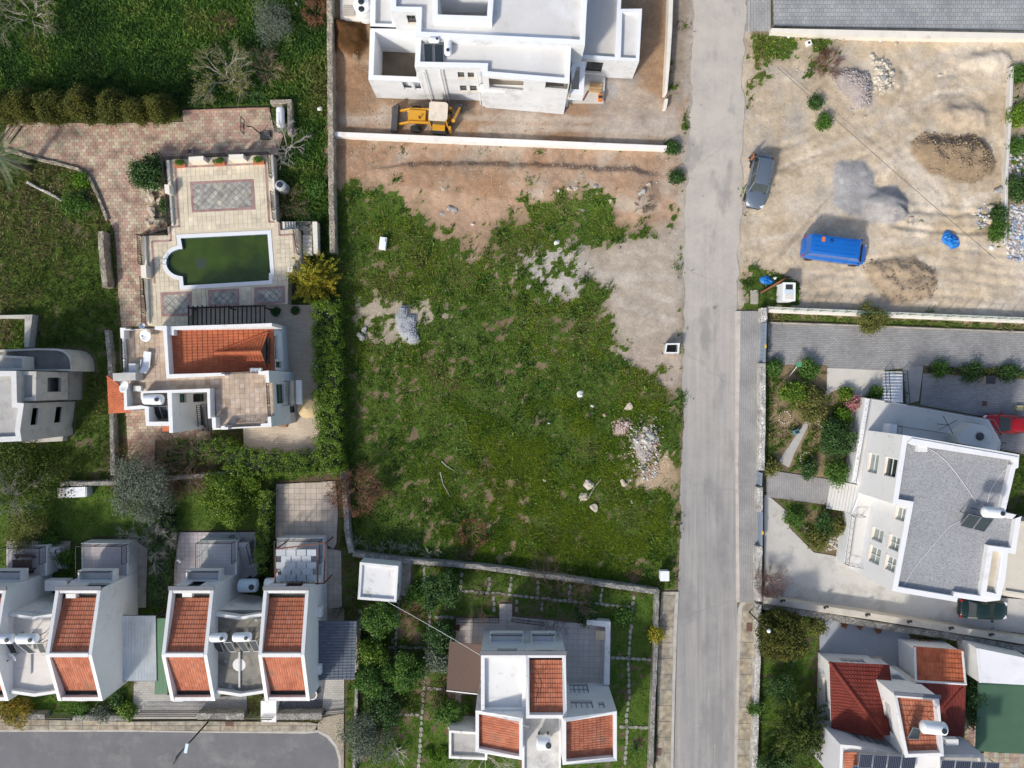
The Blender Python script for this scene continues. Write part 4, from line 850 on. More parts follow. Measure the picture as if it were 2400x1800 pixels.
# pairs of blind window frames on the recess back walls
for th, xs in ((hB, (1520, 1605)), (hA, (190, 285))):
    for x in xs:
        pass
mould = mat('plinth_mould', (.24, .22, .19), .95, .25, 1.2)
def terrace_balcony(th, x0, x1, yn, zt, floor_m, stairs=None, rails=True):
    MB().prism([Vector((x0, YN+.01)), Vector((x1, YN+.01)), Vector((x1, yn)), Vector((x0, yn))], 0, zt).build('terrace_base', white, th)
    sheet('terrace_floor', [Vector((x0+.15, YN+.03)), Vector((x1-.15, YN+.03)), Vector((x1-.15, yn-.15)), Vector((x0+.15, yn-.15))], zt+.005, floor_m, th)
    if rails: railing(th, [(x0+.08, YN+.2, zt), (x0+.08, yn-.08, zt), (x1-.08, yn-.08, zt), (x1-.08, YN+1.2, zt)], .95, .15)
    flatten([Vector((x0, YN)), Vector((x1, YN)), Vector((x1, yn)), Vector((x0, yn))], -.06, 0)
    if stairs:
        for i in range(5): q = zt-.24*(i+1); MB().box((x1+.55, yn-.25-i*.42+.0-.2, q/2), (1.0, .42, q)).build('step', mat('step_grey', (.42, .42, .42), .9, .08), th) if q > .05 else None
        railing(th, [(x1+1.05, yn-.3, zt-.3), (x1+1.05, yn-2.2, 0.1)], .9, .15)
lil = brickmat('tile_lilac_grey', (.50, .455, .455), (.46, .42, .42), (.36, .33, .33), .33, .33, 0, off=0)
gry = brickmat('tile_pale_grey', (.55, .545, .53), (.51, .505, .495), (.4, .4, .39), .3, .3, 0, off=0)
terrace_balcony(hB, -27.6, -24.3, -13.8, 1.4, gry, True); terrace_balcony(hB, -20.75, -16.65, -13.6, 1.4, gry)
terrace_balcony(hA, -37.9, -33.75, -14.0, 1.6, lil); terrace_balcony(hA, -44.5, -40.9, -14.2, 1.6, lil, True)
for th, x0, x1 in ((hB, -27.8, -24.9), (hA, -37.0, -34.0), (hA, -44.8, -41.8), (hB, -20.1, -17.2)):
    bb = MB(); bb.prism([Vector((x0, YN+.01)), Vector((x1, YN+.01)), Vector((x1, YN+.95)), Vector((x0, YN+.95))], 2.7, 3.0, True); bb.ring([Vector((x0, YN+.01)), Vector((x1, YN+.01)), Vector((x1, YN+.95)), Vector((x0, YN+.95))], .12, 3.0, 3.6); bb.build('balcony', white, th)
    railing(th, [(x0+.1, YN+.9, 3.6), (x1-.1, YN+.9, 3.6)], .35, .15)
# paved areas round the row houses
ptm = palmat('patio_tile_beige', [(.52, .44, .36), (.55, .475, .395), (.50, .425, .35), (.57, .495, .42)], .85, noise=.1, nscale=1, dirt=((.33, .29, .24), .5, .2))
def tiled(name, P, zt, size, m, bedc, ang=0.0, thick=.3, gap=.02, **kw):
    o = sheet(name, P, zt-.02, mat('bed_'+name+str(round(bedc[0], 2)), bedc, .95, .15, 1), thick=thick, kind='structure'); flatten(P, -.05, 0)
    tile_field(o, 'tile', P, zt-.019, size, ang, gap, m, .02, 300, **kw); return o
tiled('patio', WP(6, '1790,-180 2175,-200 2190,0 2180,200 2160,240 2080,190 1785,180', .1), .1, (.5, .5), ptm, (.3, .26, .21))
tiled('side_path', WP(6, '2110,235 2210,250 2215,620 2110,625', .1), .1, (.5, .5), ptm, (.27, .23, .18))
sheet('path', WP(6, '2110,625 2230,625 2230,705 2070,705', .05), .06, conc_w, thick=.2, kind='structure')
ltm = palmat('patio_tile_lilac', [(.50, .455, .46), (.53, .485, .485), (.48, .44, .445), (.55, .505, .5)], .85, noise=.08, nscale=1, dirt=((.36, .33, .33), .6, .15))
tiled('patio', WP(6, '1165,132 1655,132 1672,400 1640,430 1125,495 1130,345 1145,250', .1), .1, (.38, .38), ltm, (.33, .3, .3))
for s in ('548,190 880,190 955,240 945,620 895,620 890,270 550,262', '45,190 455,190 450,260 45,260'):
    P = WP(6, s, .08); sheet('path', P, .08, conc_w, thick=.2, kind='structure'); flatten(P, -.05, 0)
FY = WP(6, '868,1095 1080,1090 1080,1185 1385,1200 1385,1300 1270,1340 860,1340', .06); sheet('forecourt', FY, .06, brickmat('forecourt_paver', (.46, .44, .4), (.4, .38, .35), (.25, .24, .22), .35, .2, .0), thick=.2, kind='structure'); flatten(FY, -.05, 0)
FY2 = WP(6, '1290,1200 1600,1190 1600,1300 1290,1300', .06); sheet('forecourt', FY2, .07, mat('gravel_grey', (.27, .265, .255), 1, .35, 8, bump=.6, bscale=26), thick=.2, kind='structure'); flatten(FY2, -.05, 0)
FY3 = WP(6, '1790,1110 2110,1090 2080,1300 1795,1290', .06); sheet('forecourt', FY3, .07, mat('gravel_slate', (.115, .12, .135), 1, .5, 8, bump=.6, bscale=26), thick=.2, kind='structure'); flatten(FY3, -.05, 0)
FY4 = WP(6, '2105,1085 2230,1085 2230,1310 2085,1310', .06); sheet('forecourt', FY4, .065, MATS['forecourt_paver'], thick=.2, kind='structure'); flatten(FY4, -.05, 0)
# front steps of the double house
fs = thing('front_steps', 'flight of white steps leading to the slate gravel forecourt', 'steps', W(6, 1735, 1280))
for i in range(8):
    y = 1225+i*17; q = 1.3-.16*i; MB().prism(WP(6, f'1690,{y} 1790,{y} 1790,{y+18} 1690,{y+18}', q), 0, q).build('step', white, fs)
# outbuildings and sheet roofs
def corrugated(name, P4, m, label, cat, pitch=.13, amp=.03, z0=None):
    A, B, Cc, D = [Vector(p) for p in P4]; n = int((B-A).length/pitch*4); V = []
    for (L_, R_) in ((A, B), (D, Cc)):
        for i in range(n+1): p = L_.lerp(R_, i/n); V.append((p.x, p.y, p.z+amp*math.cos(i*math.pi/2)))
    F = [(i, i+1, n+2+i, n+1+i) for i in range(n)]
    t = thing(name, label, cat, ((A+Cc)/2*1).to_tuple()[:2]+(0,)); link('sheet', npmesh('sheet', V, F, m), t)
    for p in (A, B, Cc, D): MB().beam((p.x, p.y, 0), (p.x, p.y, p.z-.04), .08, .08, up=(1, 0, 0)).build('post', frame_d, t)
    MB().beam(A-Vector((0, 0, .06)), B-Vector((0, 0, .06)), .06, .08).build('rail', frame_d, t); MB().beam(D-Vector((0, 0, .06)), Cc-Vector((0, 0, .06)), .06, .08).build('rail', frame_d, t)
    return t
galv = mat('galvanised_sheet', (.60, .63, .64), .4, .12, .9, metal=.35, dirt=[((.42, .40, .36), .5, .2)], streak=(3, .3, 1))
corrugated('metal_canopy', [W(6, 788, 1095, 2.6), W(6, 1015, 1095, 2.6), W(6, 1008, 672, 2.6), W(6, 788, 672, 2.6)], galv, 'corrugated galvanised sheet roof against the row house wall', 'canopy')
corrugated('green_canopy', [W(6, 1002, 1180, 2.5), W(6, 1085, 1180, 2.5), W(6, 1085, 690, 2.5), W(6, 1015, 690, 2.5)], mat('sheet_green', (.06, .16, .08), .6, .08), 'narrow flat green sheet roof beside the corrugated metal one', 'canopy', .3, .004)
cpt = thing('carport', 'slate blue tiled carport roof attached to the row house', 'carport', W(6, 2150, 900))
A, B, Cc, D = W(6, 2310, 705, 2.75), W(6, 2302, 1085, 2.75), W(6, 2055, 1090, 3.0), W(6, 2065, 705, 3.0)
A, B = W(6, 2312, 705, 2.5), W(6, 2298, 1083, 2.5)
tile_roof(cpt, A, B, Cc, D, tile_b, .36, .25)
for p in (A, B): MB().beam((p.x-.1, p.y, 0), (p.x-.1, p.y, 2.45), .12, .12, up=(1, 0, 0)).build('post', frame_d, cpt)
MB().beam(A-Vector((.1, 0, .06)), B-Vector((.1, 0, .06)), .1, .12).build('beam', frame_d, cpt)
P = WP(6, '2065,705 2320,705 2310,1085 2060,1085', 0); sheet('carport_floor', P, .05, conc_w, thick=.2, kind='structure'); flatten(P, -.05, 0)
# steel pergola with translucent panels
sp = thing('steel_pergola', 'rust red steel pergola with woven pale translucent panels behind the row house', 'pergola', W(6, 1950, 330))
rust = mat('steel_rust_red', (.16, .05, .03), .7, .2, 3)
q = lambda x, y, zz: W(6, x, y, zz)
for a, b in (((1790, 240), (2110, 200)), ((1780, 470), (2100, 462)), ((1790, 240), (1782, 470)), ((2108, 205), (2100, 465)), ((2060, 235), (2058, 470))): MB().beam(q(*a, 4.1), q(*b, 4.1), .09, .12).build('beam', rust, sp)
for p in ((1790, 240), (2108, 205), (2100, 462)): a = q(*p, 4.1); MB().beam((a.x, a.y, 1.4), (a.x, a.y, 4.05), .09, .09, up=(1, 0, 0)).build('post', rust, sp)
poly_m = palmat('polycarbonate_grey', [(.42, .445, .46), (.5, .525, .54), (.46, .485, .5)], .35, noise=.05)
for r in range(5):
    for c in range(4):
        x0 = 1790+c*66+(33 if r % 2 else 0); y0 = 243+r*41
        if x0+62 > 2066: continue
        P4 = [q(x0, y0, 4.18+.03*(c % 2)), q(x0+60, y0, 4.2), q(x0+60, y0+42, 4.2), q(x0, y0+42, 4.18+.03*(c % 2))]; m_ = MB(); m_.prism([Vector((p.x, p.y)) for p in P4], 4.17+.02*((r+c) % 2), 4.19+.02*((r+c) % 2), True); m_.build('panel', poly_m, sp)
for i in range(8): MB().beam(q(1792+i*34, 232, 4.1), q(1792+i*34, 470, 4.1), .03, .05).build('purlin', rust, sp)
# ---------------------------------------------------------------- house with garden beside the meadow plot
def sloped(th, P, zs, pw=.28, dep=.5, wm=None, wins=()):
    """walls with a sloping parapet; P counter-clockwise with a top height per corner"""
    P = [Vector((p[0], p[1])) for p in P]
    if area2(P) < 0: P, zs = P[::-1], zs[::-1]
    n = len(P); mb = MB(); Q = inset(P, pw); ops = {i: [] for i in range(n)}; todo = []
    for (k, x0, y0, x1, y1, stl, nx, ny) in wins:
        best = None
        for i in range(n):
            a, b = P[i], P[(i+1) % n]; h_ = pix_hit(k, (x0+x1)/2, (y0+y1)/2, a, b)
            if h_ is None or h_[3] <= 0: continue
            bad = max(0, -h_[0])+max(0, h_[0]-h_[2])+max(0, -h_[1])+max(0, h_[1]-min(zs))
            if best is None or bad < best[0]: best = (bad, i)
        i = best[1]; a, b = P[i], P[(i+1) % n]; hs = [pix_hit(k, x, y, a, b) for x in (x0, x1) for y in (y0, y1)]; tt = sorted(q[0] for q in hs); zz = sorted(q[1] for q in hs)
        o_ = (max(.1, (tt[0]+tt[1])/2), min(hs[0][2]-.1, (tt[2]+tt[3])/2), max(.1, (zz[0]+zz[1])/2), min(min(zs)-.2, (zz[2]+zz[3])/2))
        if best[0] > 1 or o_[1]-o_[0] < .2 or o_[3]-o_[2] < .2: print('skip', x0, y0, o_); continue
        ops[i].append(o_); todo.append((i, o_, stl, nx, ny))
    for i in range(n): wall_faces(mb, P[i], P[(i+1) % n], 0, (zs[i], zs[(i+1) % n]), ops[i], .14)
    mb.build('wall', wm or white, th)
    for i, o_, stl, nx, ny in todo:
        a, b = P[i], P[(i+1) % n]; e = Vector((b.x-a.x, b.y-a.y, 0)).normalized(); opening_parts(th, a, e, Vector((e.y, -e.x, 0)), *o_, stl, nx, ny, .14)
    rg = MB(); rg.v = [(p.x, p.y, q) for p, q in zip(P, zs)]+[(p.x, p.y, q) for p, q in zip(Q, zs)]+[(p.x, p.y, q-dep-.3) for p, q in zip(Q, zs)]
    for k in range(n): j = (k+1) % n; rg.f += [(k, j, n+j, n+k), (n+k, n+j, 2*n+j, 2*n+k)]
    rg.build('parapet', wm or white, th); flatten(P, -.06, 0)
    return [Vector((p.x, p.y, q-dep)) for p, q in zip(Q, zs)]
g5 = thing('garden_house', 'white house with three orange tiled roofs and a white flat roof in a garden', 'house', (2, -26, 0))
block(g5, [Vector(p) for p in ((-2.55, -27), (1.12, -27), (1.12, -22.2), (-2.55, -22.2))], 5.9, 0, (.3, .45), white, membrane, wins=[(7, 1003, 806, 1178, 842, 'g', 2, 1), (7, 1010, 890, 1140, 912, 'l', 4, 1)])
i5 = sloped(g5, [(1.13, -27), (4.42, -27), (4.42, -22.2), (1.13, -22.2)], [6.9, 6.9, 5.9, 5.9], wins=[(7, 1253, 818, 1376, 850, 'g', 2, 1), (7, 1255, 900, 1380, 922, 'l', 4, 1)])
tile_roof(g5, i5[2]-Vector((0, .35, 0)), i5[3]-Vector((0, .35, 0)), i5[0], i5[1], tile_o, .36, .2)
iL = sloped(g5, [(-3.0, -30.25), (.86, -30.2), (.86, -26.85), (-3.0, -26.85)], [5.8, 7.2, 7.2, 5.8])
tile_roof(g5, iL[3], iL[0], iL[1], iL[2], tile_o, .40, .2)
iR = sloped(g5, [(4.07, -30.6), (8.62, -31.0), (8.62, -26.9), (4.07, -26.85)], [7.2, 5.8, 5.8, 7.2], wins=[(7, 1487, 1226, 1630, 1270, 'l', 4, 1), (7, 1668, 1236, 1706, 1270, 'l', 1, 1), (7, 1480, 1112, 1600, 1170, 'l', 4, 2)])
tile_roof(g5, iR[1], iR[2], iR[3], iR[0], tile_o, .40, .2)
block(g5, [Vector(p) for p in ((.88, -34.5), (4.05, -34.5), (4.05, -26.9), (.88, -26.9))], 5.3, 0, (.15, .3), white, mat('roof_patchy', (.52, .51, .49), .9, .15, 1, dirt=[((.26, .25, .23), .7, .3), ((.75, .75, .73), .9, .2)]))
MB().box((.94, -22.07, 5.93), (7.1, .35, .09)).build('coping', MATS['coping_slate'], g5)
for x0, x1 in ((-1.9, .95), (1.65, 3.7)):
    Pb = [Vector((x0, -22.19)), Vector((x1, -22.19)), Vector((x1, -21.3)), Vector((x0, -21.3))]; bb = MB(); bb.prism(Pb, 2.75, 3.0, True); bb.ring(Pb, .12, 3.0, 3.35); bb.build('balcony', white, g5); railing(g5, [(x0+.1, -21.36, 3.35), (x1-.1, -21.36, 3.35)], .5, .15)
block(g5, WP(7, '697,1415 945,1432 945,1608 697,1597', 3.0), 3.0, 0, (.2, .3), white_d, roofgrey)
p5 = tiled('patio', WP(7, '742,692 1025,692 1025,595 1107,595 1107,680 1742,740 1728,1140 930,1180 775,1180 775,1410 690,1410 690,1150', .12), .12, (.5, .5), palmat('patio_tile_pinkgrey', [(.56, .495, .45), (.59, .525, .475), (.54, .475, .43)], .85, noise=.07, nscale=.8), (.36, .33, .31), ang=-.03)
MB().prism(WP(7, '1590,700 1745,712 1738,1120 1702,1120 1712,745 1590,730', .9), 0, .9).build('patio_wall', white_d, p5)
for s in ('750,695 1022,698', '1105,690 1312,715', '742,695 740,800'): railing(p5, WP(7, s, .12), .9, .14)
MB().prism(WP(7, '1648,770 1708,772 1706,828 1648,826', .95), .85, .97).build('garden_table', mat('board_tan', (.52, .42, .28), .8, .1), label='small tan square board table on the patio wall', cat='table')
aw = thing('awning', 'flat brown fabric awning beside the white flat roof', 'awning', W(7, 800, 1000))
Pa = WP(7, '700,838 940,862 884,1180 682,1157', 2.7); MB().prism(Pa, 2.64, 2.7, True).build('canopy', mat('fabric_brown', (.115, .075, .058), .9, .06, 3), aw)
for p in (Pa[0], Pa[3]): MB().beam((p.x+.1, p.y, 0), (p.x+.1, p.y, 2.64), .08, .08, up=(1, 0, 0)).build('post', frame_w, aw)
MB().beam(Pa[3], Pa[2], .08, .1).build('rail', frame_w, aw)
sh = thing('garden_shed', 'small white flat roofed shed with stained roof by the stone wall', 'shed', W(7, 250, 450))
block(sh, WP(7, '120,325 370,350 356,585 105,566', 2.7), 2.7, 0, (.22, .25), white, mat('shed_roof', (.70, .70, .69), .9, .06, 1, dirt=((.32, .29, .25), .9, .18)), wins=[(7, 366, 462, 376, 510, 'd', 1, 1)])
P = WP(7, '385,330 455,335 440,545 375,540', .1); sheet('shed_apron', P, .1, conc_w, thick=.2, kind='structure'); flatten(P, -.05, 0)
# stepping stone paths in that garden: each stone a piece
step_m = palmat('stepping_stone', [(.31, .30, .265), (.36, .35, .31), (.27, .265, .235), (.34, .32, .28)], .9, noise=.15, nscale=3)
path5 = sheet('garden_path', WP(7, '340,1180 350,1180 350,1184 340,1184', .0), -.2, conc_w, kind='structure')
sm = npmesh('stone', [(.25*math.cos(a)*(1 if i % 2 else .9), .15*math.sin(a), q) for q in (0, .06) for i, a in enumerate([math.pi*2*j/8+.39 for j in range(8)])], [tuple(range(8, 16))]+[(i, (i+1) % 8, 8+(i+1) % 8, 8+i) for i in range(8)], step_m)
for s in ('378,540 360,740 350,900 345,1000', '575,620 572,760 555,900 545,1050 530,1200 520,1350 510,1500 500,1659', '540,350 530,490', '755,510 1000,525 1180,545 1400,570 1600,590 1880,615', '785,385 770,510', '962,420 955,515', '1100,420 1093,520', '1275,440 1270,540', '1482,465 1475,575', '1690,490 1680,590', '1900,530 1885,615 1875,760 1865,900 1860,1000 1868,1180 1850,1300 1850,1480 1838,1640', '450,485 540,490', '1140,560 1135,650', '990,540 985,650', '1305,575 1300,650', '600,680 730,685', '330,810 330,860', '560,1140 660,1150', '1800,1390 1990,1400', '1740,940 2010,960', '300,875 560,880', '230,1305 510,1315'):
    pts = WP(7, s, .03)
    for a, b in zip(pts[:-1], pts[1:]):
        n = max(1, int((b-a).length/.44)); an = math.atan2((b-a).y, (b-a).x)
        for i in range(n):
            p = a.lerp(b, (i+.5)/n); o = bpy.data.objects.new('stone', sm); C.objects.link(o); o.parent = path5; o.location = (p.x+random.uniform(-.04, .04), p.y+random.uniform(-.04, .04), .005); o.rotation_euler[2] = an+random.uniform(-.12, .12); o.scale = (random.uniform(.85, 1.1), random.uniform(.8, 1.15), 1)
# ---------------------------------------------------------------- white villa with the grey pebble roof
vz = thing('pebble_roof_villa', 'large white villa with grey pebble covered flat roof and wide parapets', 'house', (38, -10, 0))
pebble = mat('roof_pebble_grey', (.33, .335, .345), 1, .1, .5, bump=.6, bscale=22, dirt=[((.17, .175, .18), 7.0, .4), ((.48, .49, .5), 8.0, .3)])
yy = 300*5.027
PO = ZP(R1, f'785,600 2157,832 2145,985 2112,1000 1990,1515 2192,1555 2180,{yy+60:.0f} 2110,{yy+500:.0f} 2012,{yy+480:.0f} 1932,{yy+1040:.0f} 1760,{yy+1060:.0f} 1435,{yy+1012:.0f} 1418,{yy+1060:.0f} 655,{yy+932:.0f} 840,1438 662,1408', 7.5)
bm_w = mat('villa_white', (.74, .74, .74), .8, .04, .6, dirt=[((.58, .57, .55), .5, .14), ((.45, .44, .42), 1.3, .04)])
block(vz, PO, 7.5, 0, (.42, .4), bm_w, pebble, wins=[(R1, 378, 820, 492, 1050, 'c', 1, 2), (R1, 570, 870, 712, 1095, 'w', 1, 2), (R2c, 420, 195, 555, 350, 'c', 1, 2), (R2c, 620, 280, 745, 455, 'c', 2, 2), (R2c, 385, 410, 520, 610, 'c', 2, 2), (R2c, 580, 525, 700, 700, 'c', 2, 2), (R1, 700, 1450, 818, 1615, 'c', 1, 2)])
# outer cornice on the parapet and the open frame over the light slot
fq = ccw(ZP(R2c, '1790,392 2030,425 1990,800 1930,1038 1700,985', 7.55)); MB().ring(fq, .42, 6.4, 7.56).build('roof_frame', bm_w, vz)
sheet('slot_floor', inset(fq, .42), 7.15, mat('slot_beige', (.52, .46, .36), .9, .1), vz)
MB().prism(ZP(R1, '840,690 890,640 2140,860 2140,905 2080,900 900,720', 7.55), 7.4, 7.58).build('cornice', bm_w, vz)
TT = 1.7; paleT = mat('terrace_pale', (.60, .59, .57), .9, .05, .6, dirt=((.45, .44, .42), .5, .2))
T1 = ZP(R1, '345,160 830,242 1790,415 1945,690 1900,900 700,900 560,1222 178,1166', TT); T2 = ZP(R2c, '310,-325 600,-270 640,200 480,700 330,655 92,612 175,30', TT)
for T_ in (T1, T2):
    MB().prism(T_, 0, TT).build('terrace', bm_w, vz); sheet('terrace_floor', inset(ccw(T_), .12), TT+.004, paleT, vz); flatten(T_, -.06, 0)
for s in ('348,168 182,1160', '348,168 620,210', '835,250 1785,418', '1790,420 1940,690 1900,780', '700,495 1400,600 1590,462 1700,490', '720,490 708,640'): railing(vz, ZP(R1, s, TT), .8, .5, m=mat('rail_grey', (.2, .2, .2), .5, .1))
for s in ('300,40 175,40 98,605 325,650', '330,660 640,200'): railing(vz, ZP(R2c, s, TT), .8, .5, m=MATS['rail_grey'])
MB().prism(ZP(R1, '345,165 408,175 250,1150 182,1160', TT+.25), TT, TT+.25).build('terrace_kerb', bm_w, vz)
MB().prism(ZP(R1, '640,468 720,480 705,635 605,620', TT+1.2), TT, TT+1.2).build('stair_block', bm_w, vz)
MB().prism(ZP(R1, '1600,460 1760,490 1900,690 1885,780 1450,700 1410,605', TT+1.6), TT, TT+1.6).build('store_roof', paleT, vz)
p = Zc(R1, 1688, 618, TT+1.6); MB().lathe(p, [(.34, 0), (.36, .1), (.25, .22), (.05, .26)], 14).build('roof_vent', frame_d, vz)
p = Zc(R1, 1190, 470, TT); dr = thing('drying_rack', 'grey metal clothes drying rack on the pale terrace', 'rack', p)
for a in range(4): q = Vector((math.cos(a*1.57+.5)*.9, math.sin(a*1.57+.5)*.9, 1.6)); MB().beam(p+Vector((0, 0, 1.6)), p+q, .04, .04).build('arm', frame_d, dr)
MB().beam(p, p+Vector((0, 0, 1.7)), .05, .05, up=(1, 0, 0)).build('post', frame_d, dr)
# stairs
stw = thing('terrace_steps', 'white flight of steps with shadowed treads rising to pale terrace', 'steps', W(5, 1370, 850))
for i in range(10): y = 748+i*20; q = .17*(i+1); MB().prism(WP(5, f'1308,{y} 1425,{y} 1428,{y+21} 1310,{y+21}', q), 0, q).build('step', bm_w, stw)
for s in ('1308,745 1320,948', '1425,745 1440,948'): a, b = nums(s); railing(stw, [W(5, *a, .2), W(5, *b, 1.7)], .8, .4)
por = thing('entrance_steps', 'broad white ribbed entrance steps below the pebble roof villa', 'steps', W(5, 1050, 1550))
for i in range(10): x = 962+i*21; q = .16*(i+1); MB().prism(WP(5, f'{x-i*1},{1450+i*4} {x+22-i},{1454+i*4} {x-10-i},{1640+i*3} {x-32-i},{1636+i*3}', q), 0, q).build('step', paleT, por)
# paved grounds
def ground_sheet(name, k, s, zt, m, thick=.15): P = ZP(k, s, zt); flatten(P, -.05, 0); return sheet(name, P, zt, m, thick=thick, kind='structure')
ground_sheet('driveway', 5, '552,430 2290,497 2290,745 1560,712 1300,742 950,726 930,706 550,702', .06, pave_g)
ground_sheet('courtyard', 5, '1425,712 1560,715 1530,940 1450,960', .05, mat('ramp_concrete', (.33, .32, .31), .9, .1, 1))
ground_sheet('courtyard', 5, '1560,760 2290,800 2290,1300 2050,1250 1950,1040 1540,965', .05, brickmat('pavers_court', (.31, .31, .31), (.25, .25, .252), (.12, .12, .12), .3, .15, .05))
pc = mat('path_concrete', (.56, .53, .47), .9, .08, .6, dirt=((.4, .37, .32), .5, .2))
ground_sheet('path', 5, '938,726 1306,742 1300,885 1150,915 1100,1480 1085,1480 1088,905 1088,868 935,868', .05, pc)
ground_sheet('garden_path', 5, '905,915 990,868 960,842 905,905 690,1230 622,1330 690,1372 720,1290', .055, mat('path_grey', (.40, .385, .36), .9, .1, 1))
ground_sheet('path', 5, '542,1385 965,1450 932,1612 540,1560', .06, pave_v)
ground_sheet('courtyard', 8, '530,-110 575,-90 680,0 690,100 850,262 1045,295 1365,405 1355,515 2290,570 2290,800 1200,655 530,555', .05, mat('court_concrete', (.50, .485, .45), .92, .09, .4, dirt=[((.32, .30, .26), .45, .3)]))
ground_sheet('side_terrace', 8, '2060,540 2290,575 2290,330 2100,300', .3, mat('side_terrace', (.62, .58, .53), .9, .06))
block(vz, WP(8, '2135,60 2330,60 2330,560 2075,520', 2.2), 2.2, 0, (.2, .2), mat('villa_cream', (.60, .55, .46), .9, .06), MATS['villa_cream'])
# ---------------------------------------------------------------- red roofed house
hr = thing('red_roof_house', 'white house with dark red hipped roofs and a tiled tower', 'house', (36, -28, 0))
ground_sheet('yard', R3, '95,-130 150,-120 1000,-10 1060,140 1070,520 830,640 740,300 740,260 95,240', .05, mat('yard_tile_blue', (.30, .325, .36), .85, .08, .5, dirt=((.4, .42, .45), .4, .25)))
ground_sheet('yard', R3, '80,240 740,260 740,330 190,330 100,1100 60,1100', .06, mat('yard_beige', (.50, .44, .37), .9, .1))
chk = palmat('paver_check', [(.42, .36, .24), (.36, .23, .2), (.40, .38, .33), (.45, .40, .26), (.33, .22, .2)], .9, noise=.12)
tiled('courtyard', ZP(R3, '1590,880 1725,900 1715,1245 2300,1260 2300,1500 1780,1500 1780,1245 1600,1130', .06), .06, (.45, .45), chk, (.25, .22, .18))
ez, tz = 3.3, 5.2
NWc, NEc, SWc, AP, NE2 = Zc(R3, 193, 315, ez), Zc(R3, 815, 345, ez), Zc(R3, 212, 1000, ez), Zc(R3, 748, 1075, tz), Zc(R3, 755, 600, 4.0)
block(hr, [Vector((NWc.x+.4, NWc.y-.4)), Vector((NEc.x-.3, NEc.y-.4)), Vector((AP.x, AP.y-.5)), Vector((SWc.x+.4, SWc.y-.2))], 3.2, 0, (0, 0), white, white, wins=[(R3, 320, 290, 555, 318, 'l', 4, 1), (R3, 138, 500, 172, 730, 'l', 1, 4)])
tile_roof(hr, NEc, NWc, AP, Vector((NEc.x-.25, AP.y, tz)), tile_r, .36, .26); tile_roof(hr, NWc, SWc, Vector((SWc.x+.5, SWc.y-.4, ez+.1)), AP, tile_r, .34, .26) if False else None
n = 22
for i in range(n):        # west slope: courses shorten towards the top
    t0, t1 = i/n, min(1, (i+1.1)/n); a0, b0, a1, b1 = NWc.lerp(AP, t0), SWc.lerp(Vector((AP.x, AP.y-.4, AP.z)), t0), NWc.lerp(AP, t1), SWc.lerp(Vector((AP.x, AP.y-.4, AP.z)), t1)
    sg = max(2, int((a0-b0).length/.13)); up = Vector((-.02, 0, .05)); V = [a0.lerp(b0, j/sg)+up*(1.2+.6*math.cos(j*math.pi)) for j in range(sg+1)]+[a1.lerp(b1, j/sg)+up*.3 for j in range(sg+1)]
    link('tile_course', npmesh('tile_course', V, [(j+1, j, sg+1+j, sg+2+j) for j in range(sg)], tile_r, [random.random() for _ in V]), hr)
ridge_caps(hr, NWc+Vector((0, 0, .05)), AP+Vector((0, 0, .08)), tile_r, .14)
MB().prism([Vector((NWc.x, NWc.y)), Vector((NEc.x, NEc.y)), Vector((AP.x, AP.y)), Vector((SWc.x, SWc.y))], ez-.1, ez-.04, True).build('eave_board', white, hr)
# garage wing
gz0, gz1 = 3.0, 3.9
block(hr, ZP(R3, '1085,190 1575,215 1570,1085 1390,1060 1100,560', 2.9), 2.9, 0, (0, 0), white, white)
tile_roof(hr, Zc(R3, 1590, 192, gz0), Zc(R3, 1060, 152, gz0), Zc(R3, 1080, 512, gz1), Zc(R3, 1608, 542, gz1), palmat('roof_tile_rust', [(.46, .12, .05), (.52, .15, .065), (.42, .10, .045)], .75, noise=.12, nscale=1.5), .40, .27)
tile_roof(hr, Zc(R3, 1385, 1070, 3.2), Zc(R3, 1590, 1090, 3.1), Zc(R3, 1608, 545, gz1), Zc(R3, 1082, 518, gz1), tile_r, .36, .26)
mortar = mat('mortar_white', (.72, .70, .68), .9, .12, 4, bump=.4)
for a, b in (((1080, 512), (1608, 540)), ((1568, 200), (1600, 540)), ((1075, 160), (1085, 510))): MB().tube([Zc(R3, *a, gz1 if a[1] > 400 else gz0+.06)+Vector((0, 0, .08)), Zc(R3, *b, gz1)+Vector((0, 0, .08))], .1, 7).build('mortar_ridge', mortar, hr)
ridge_caps(hr, Zc(R3, 1390, 800, 3.62), Zc(R3, 1570, 590, 3.95), tile_r, .11)
iT = sloped(hr, ZP(R3, '945,1275 1345,1262 1345,692 872,655', 6.8), [7.3, 7.3, 6.6, 6.6], wins=[(R3, 778, 755, 838, 1025, 'l', 1, 4)])
iT = [Vector(q) for q in iT]
s_ = sorted(iT, key=lambda q: q.y); lo = sorted(s_[:2], key=lambda q: q.x); hi = sorted(s_[2:], key=lambda q: q.x)
tile_roof(hr, hi[1], hi[0], lo[0], lo[1], tile_o, .38, .24)
MB().beam(Zc(R3, 870, 655, 6.65)+Vector((0, .1, 0)), Zc(R3, 1345, 692, 6.65)+Vector((0, .1, 0)), .3, .1).build('coping', MATS['coping_slate'], hr)
block(hr, ZP(R3, '820,430 920,430 1190,660 1190,740 870,740 815,600', 3.4), 3.4, 0, (.15, .2), white, roofgrey)
railing(hr, ZP(R3, '815,545 1075,560', 3.4), .5, .12)
block(hr, ZP(R3, '308,1172 470,1185 965,1280 1000,1600 290,1600', 6.2), 6.2, 0, (.25, .35), mat('render_lilac', (.60, .60, .63), .9, .05), mat('roof_white_coat', (.74, .72, .70), .85, .08, .8), cap=white, wins=[(R3, 450, 1065, 735, 1150, 'l', 4, 1)])
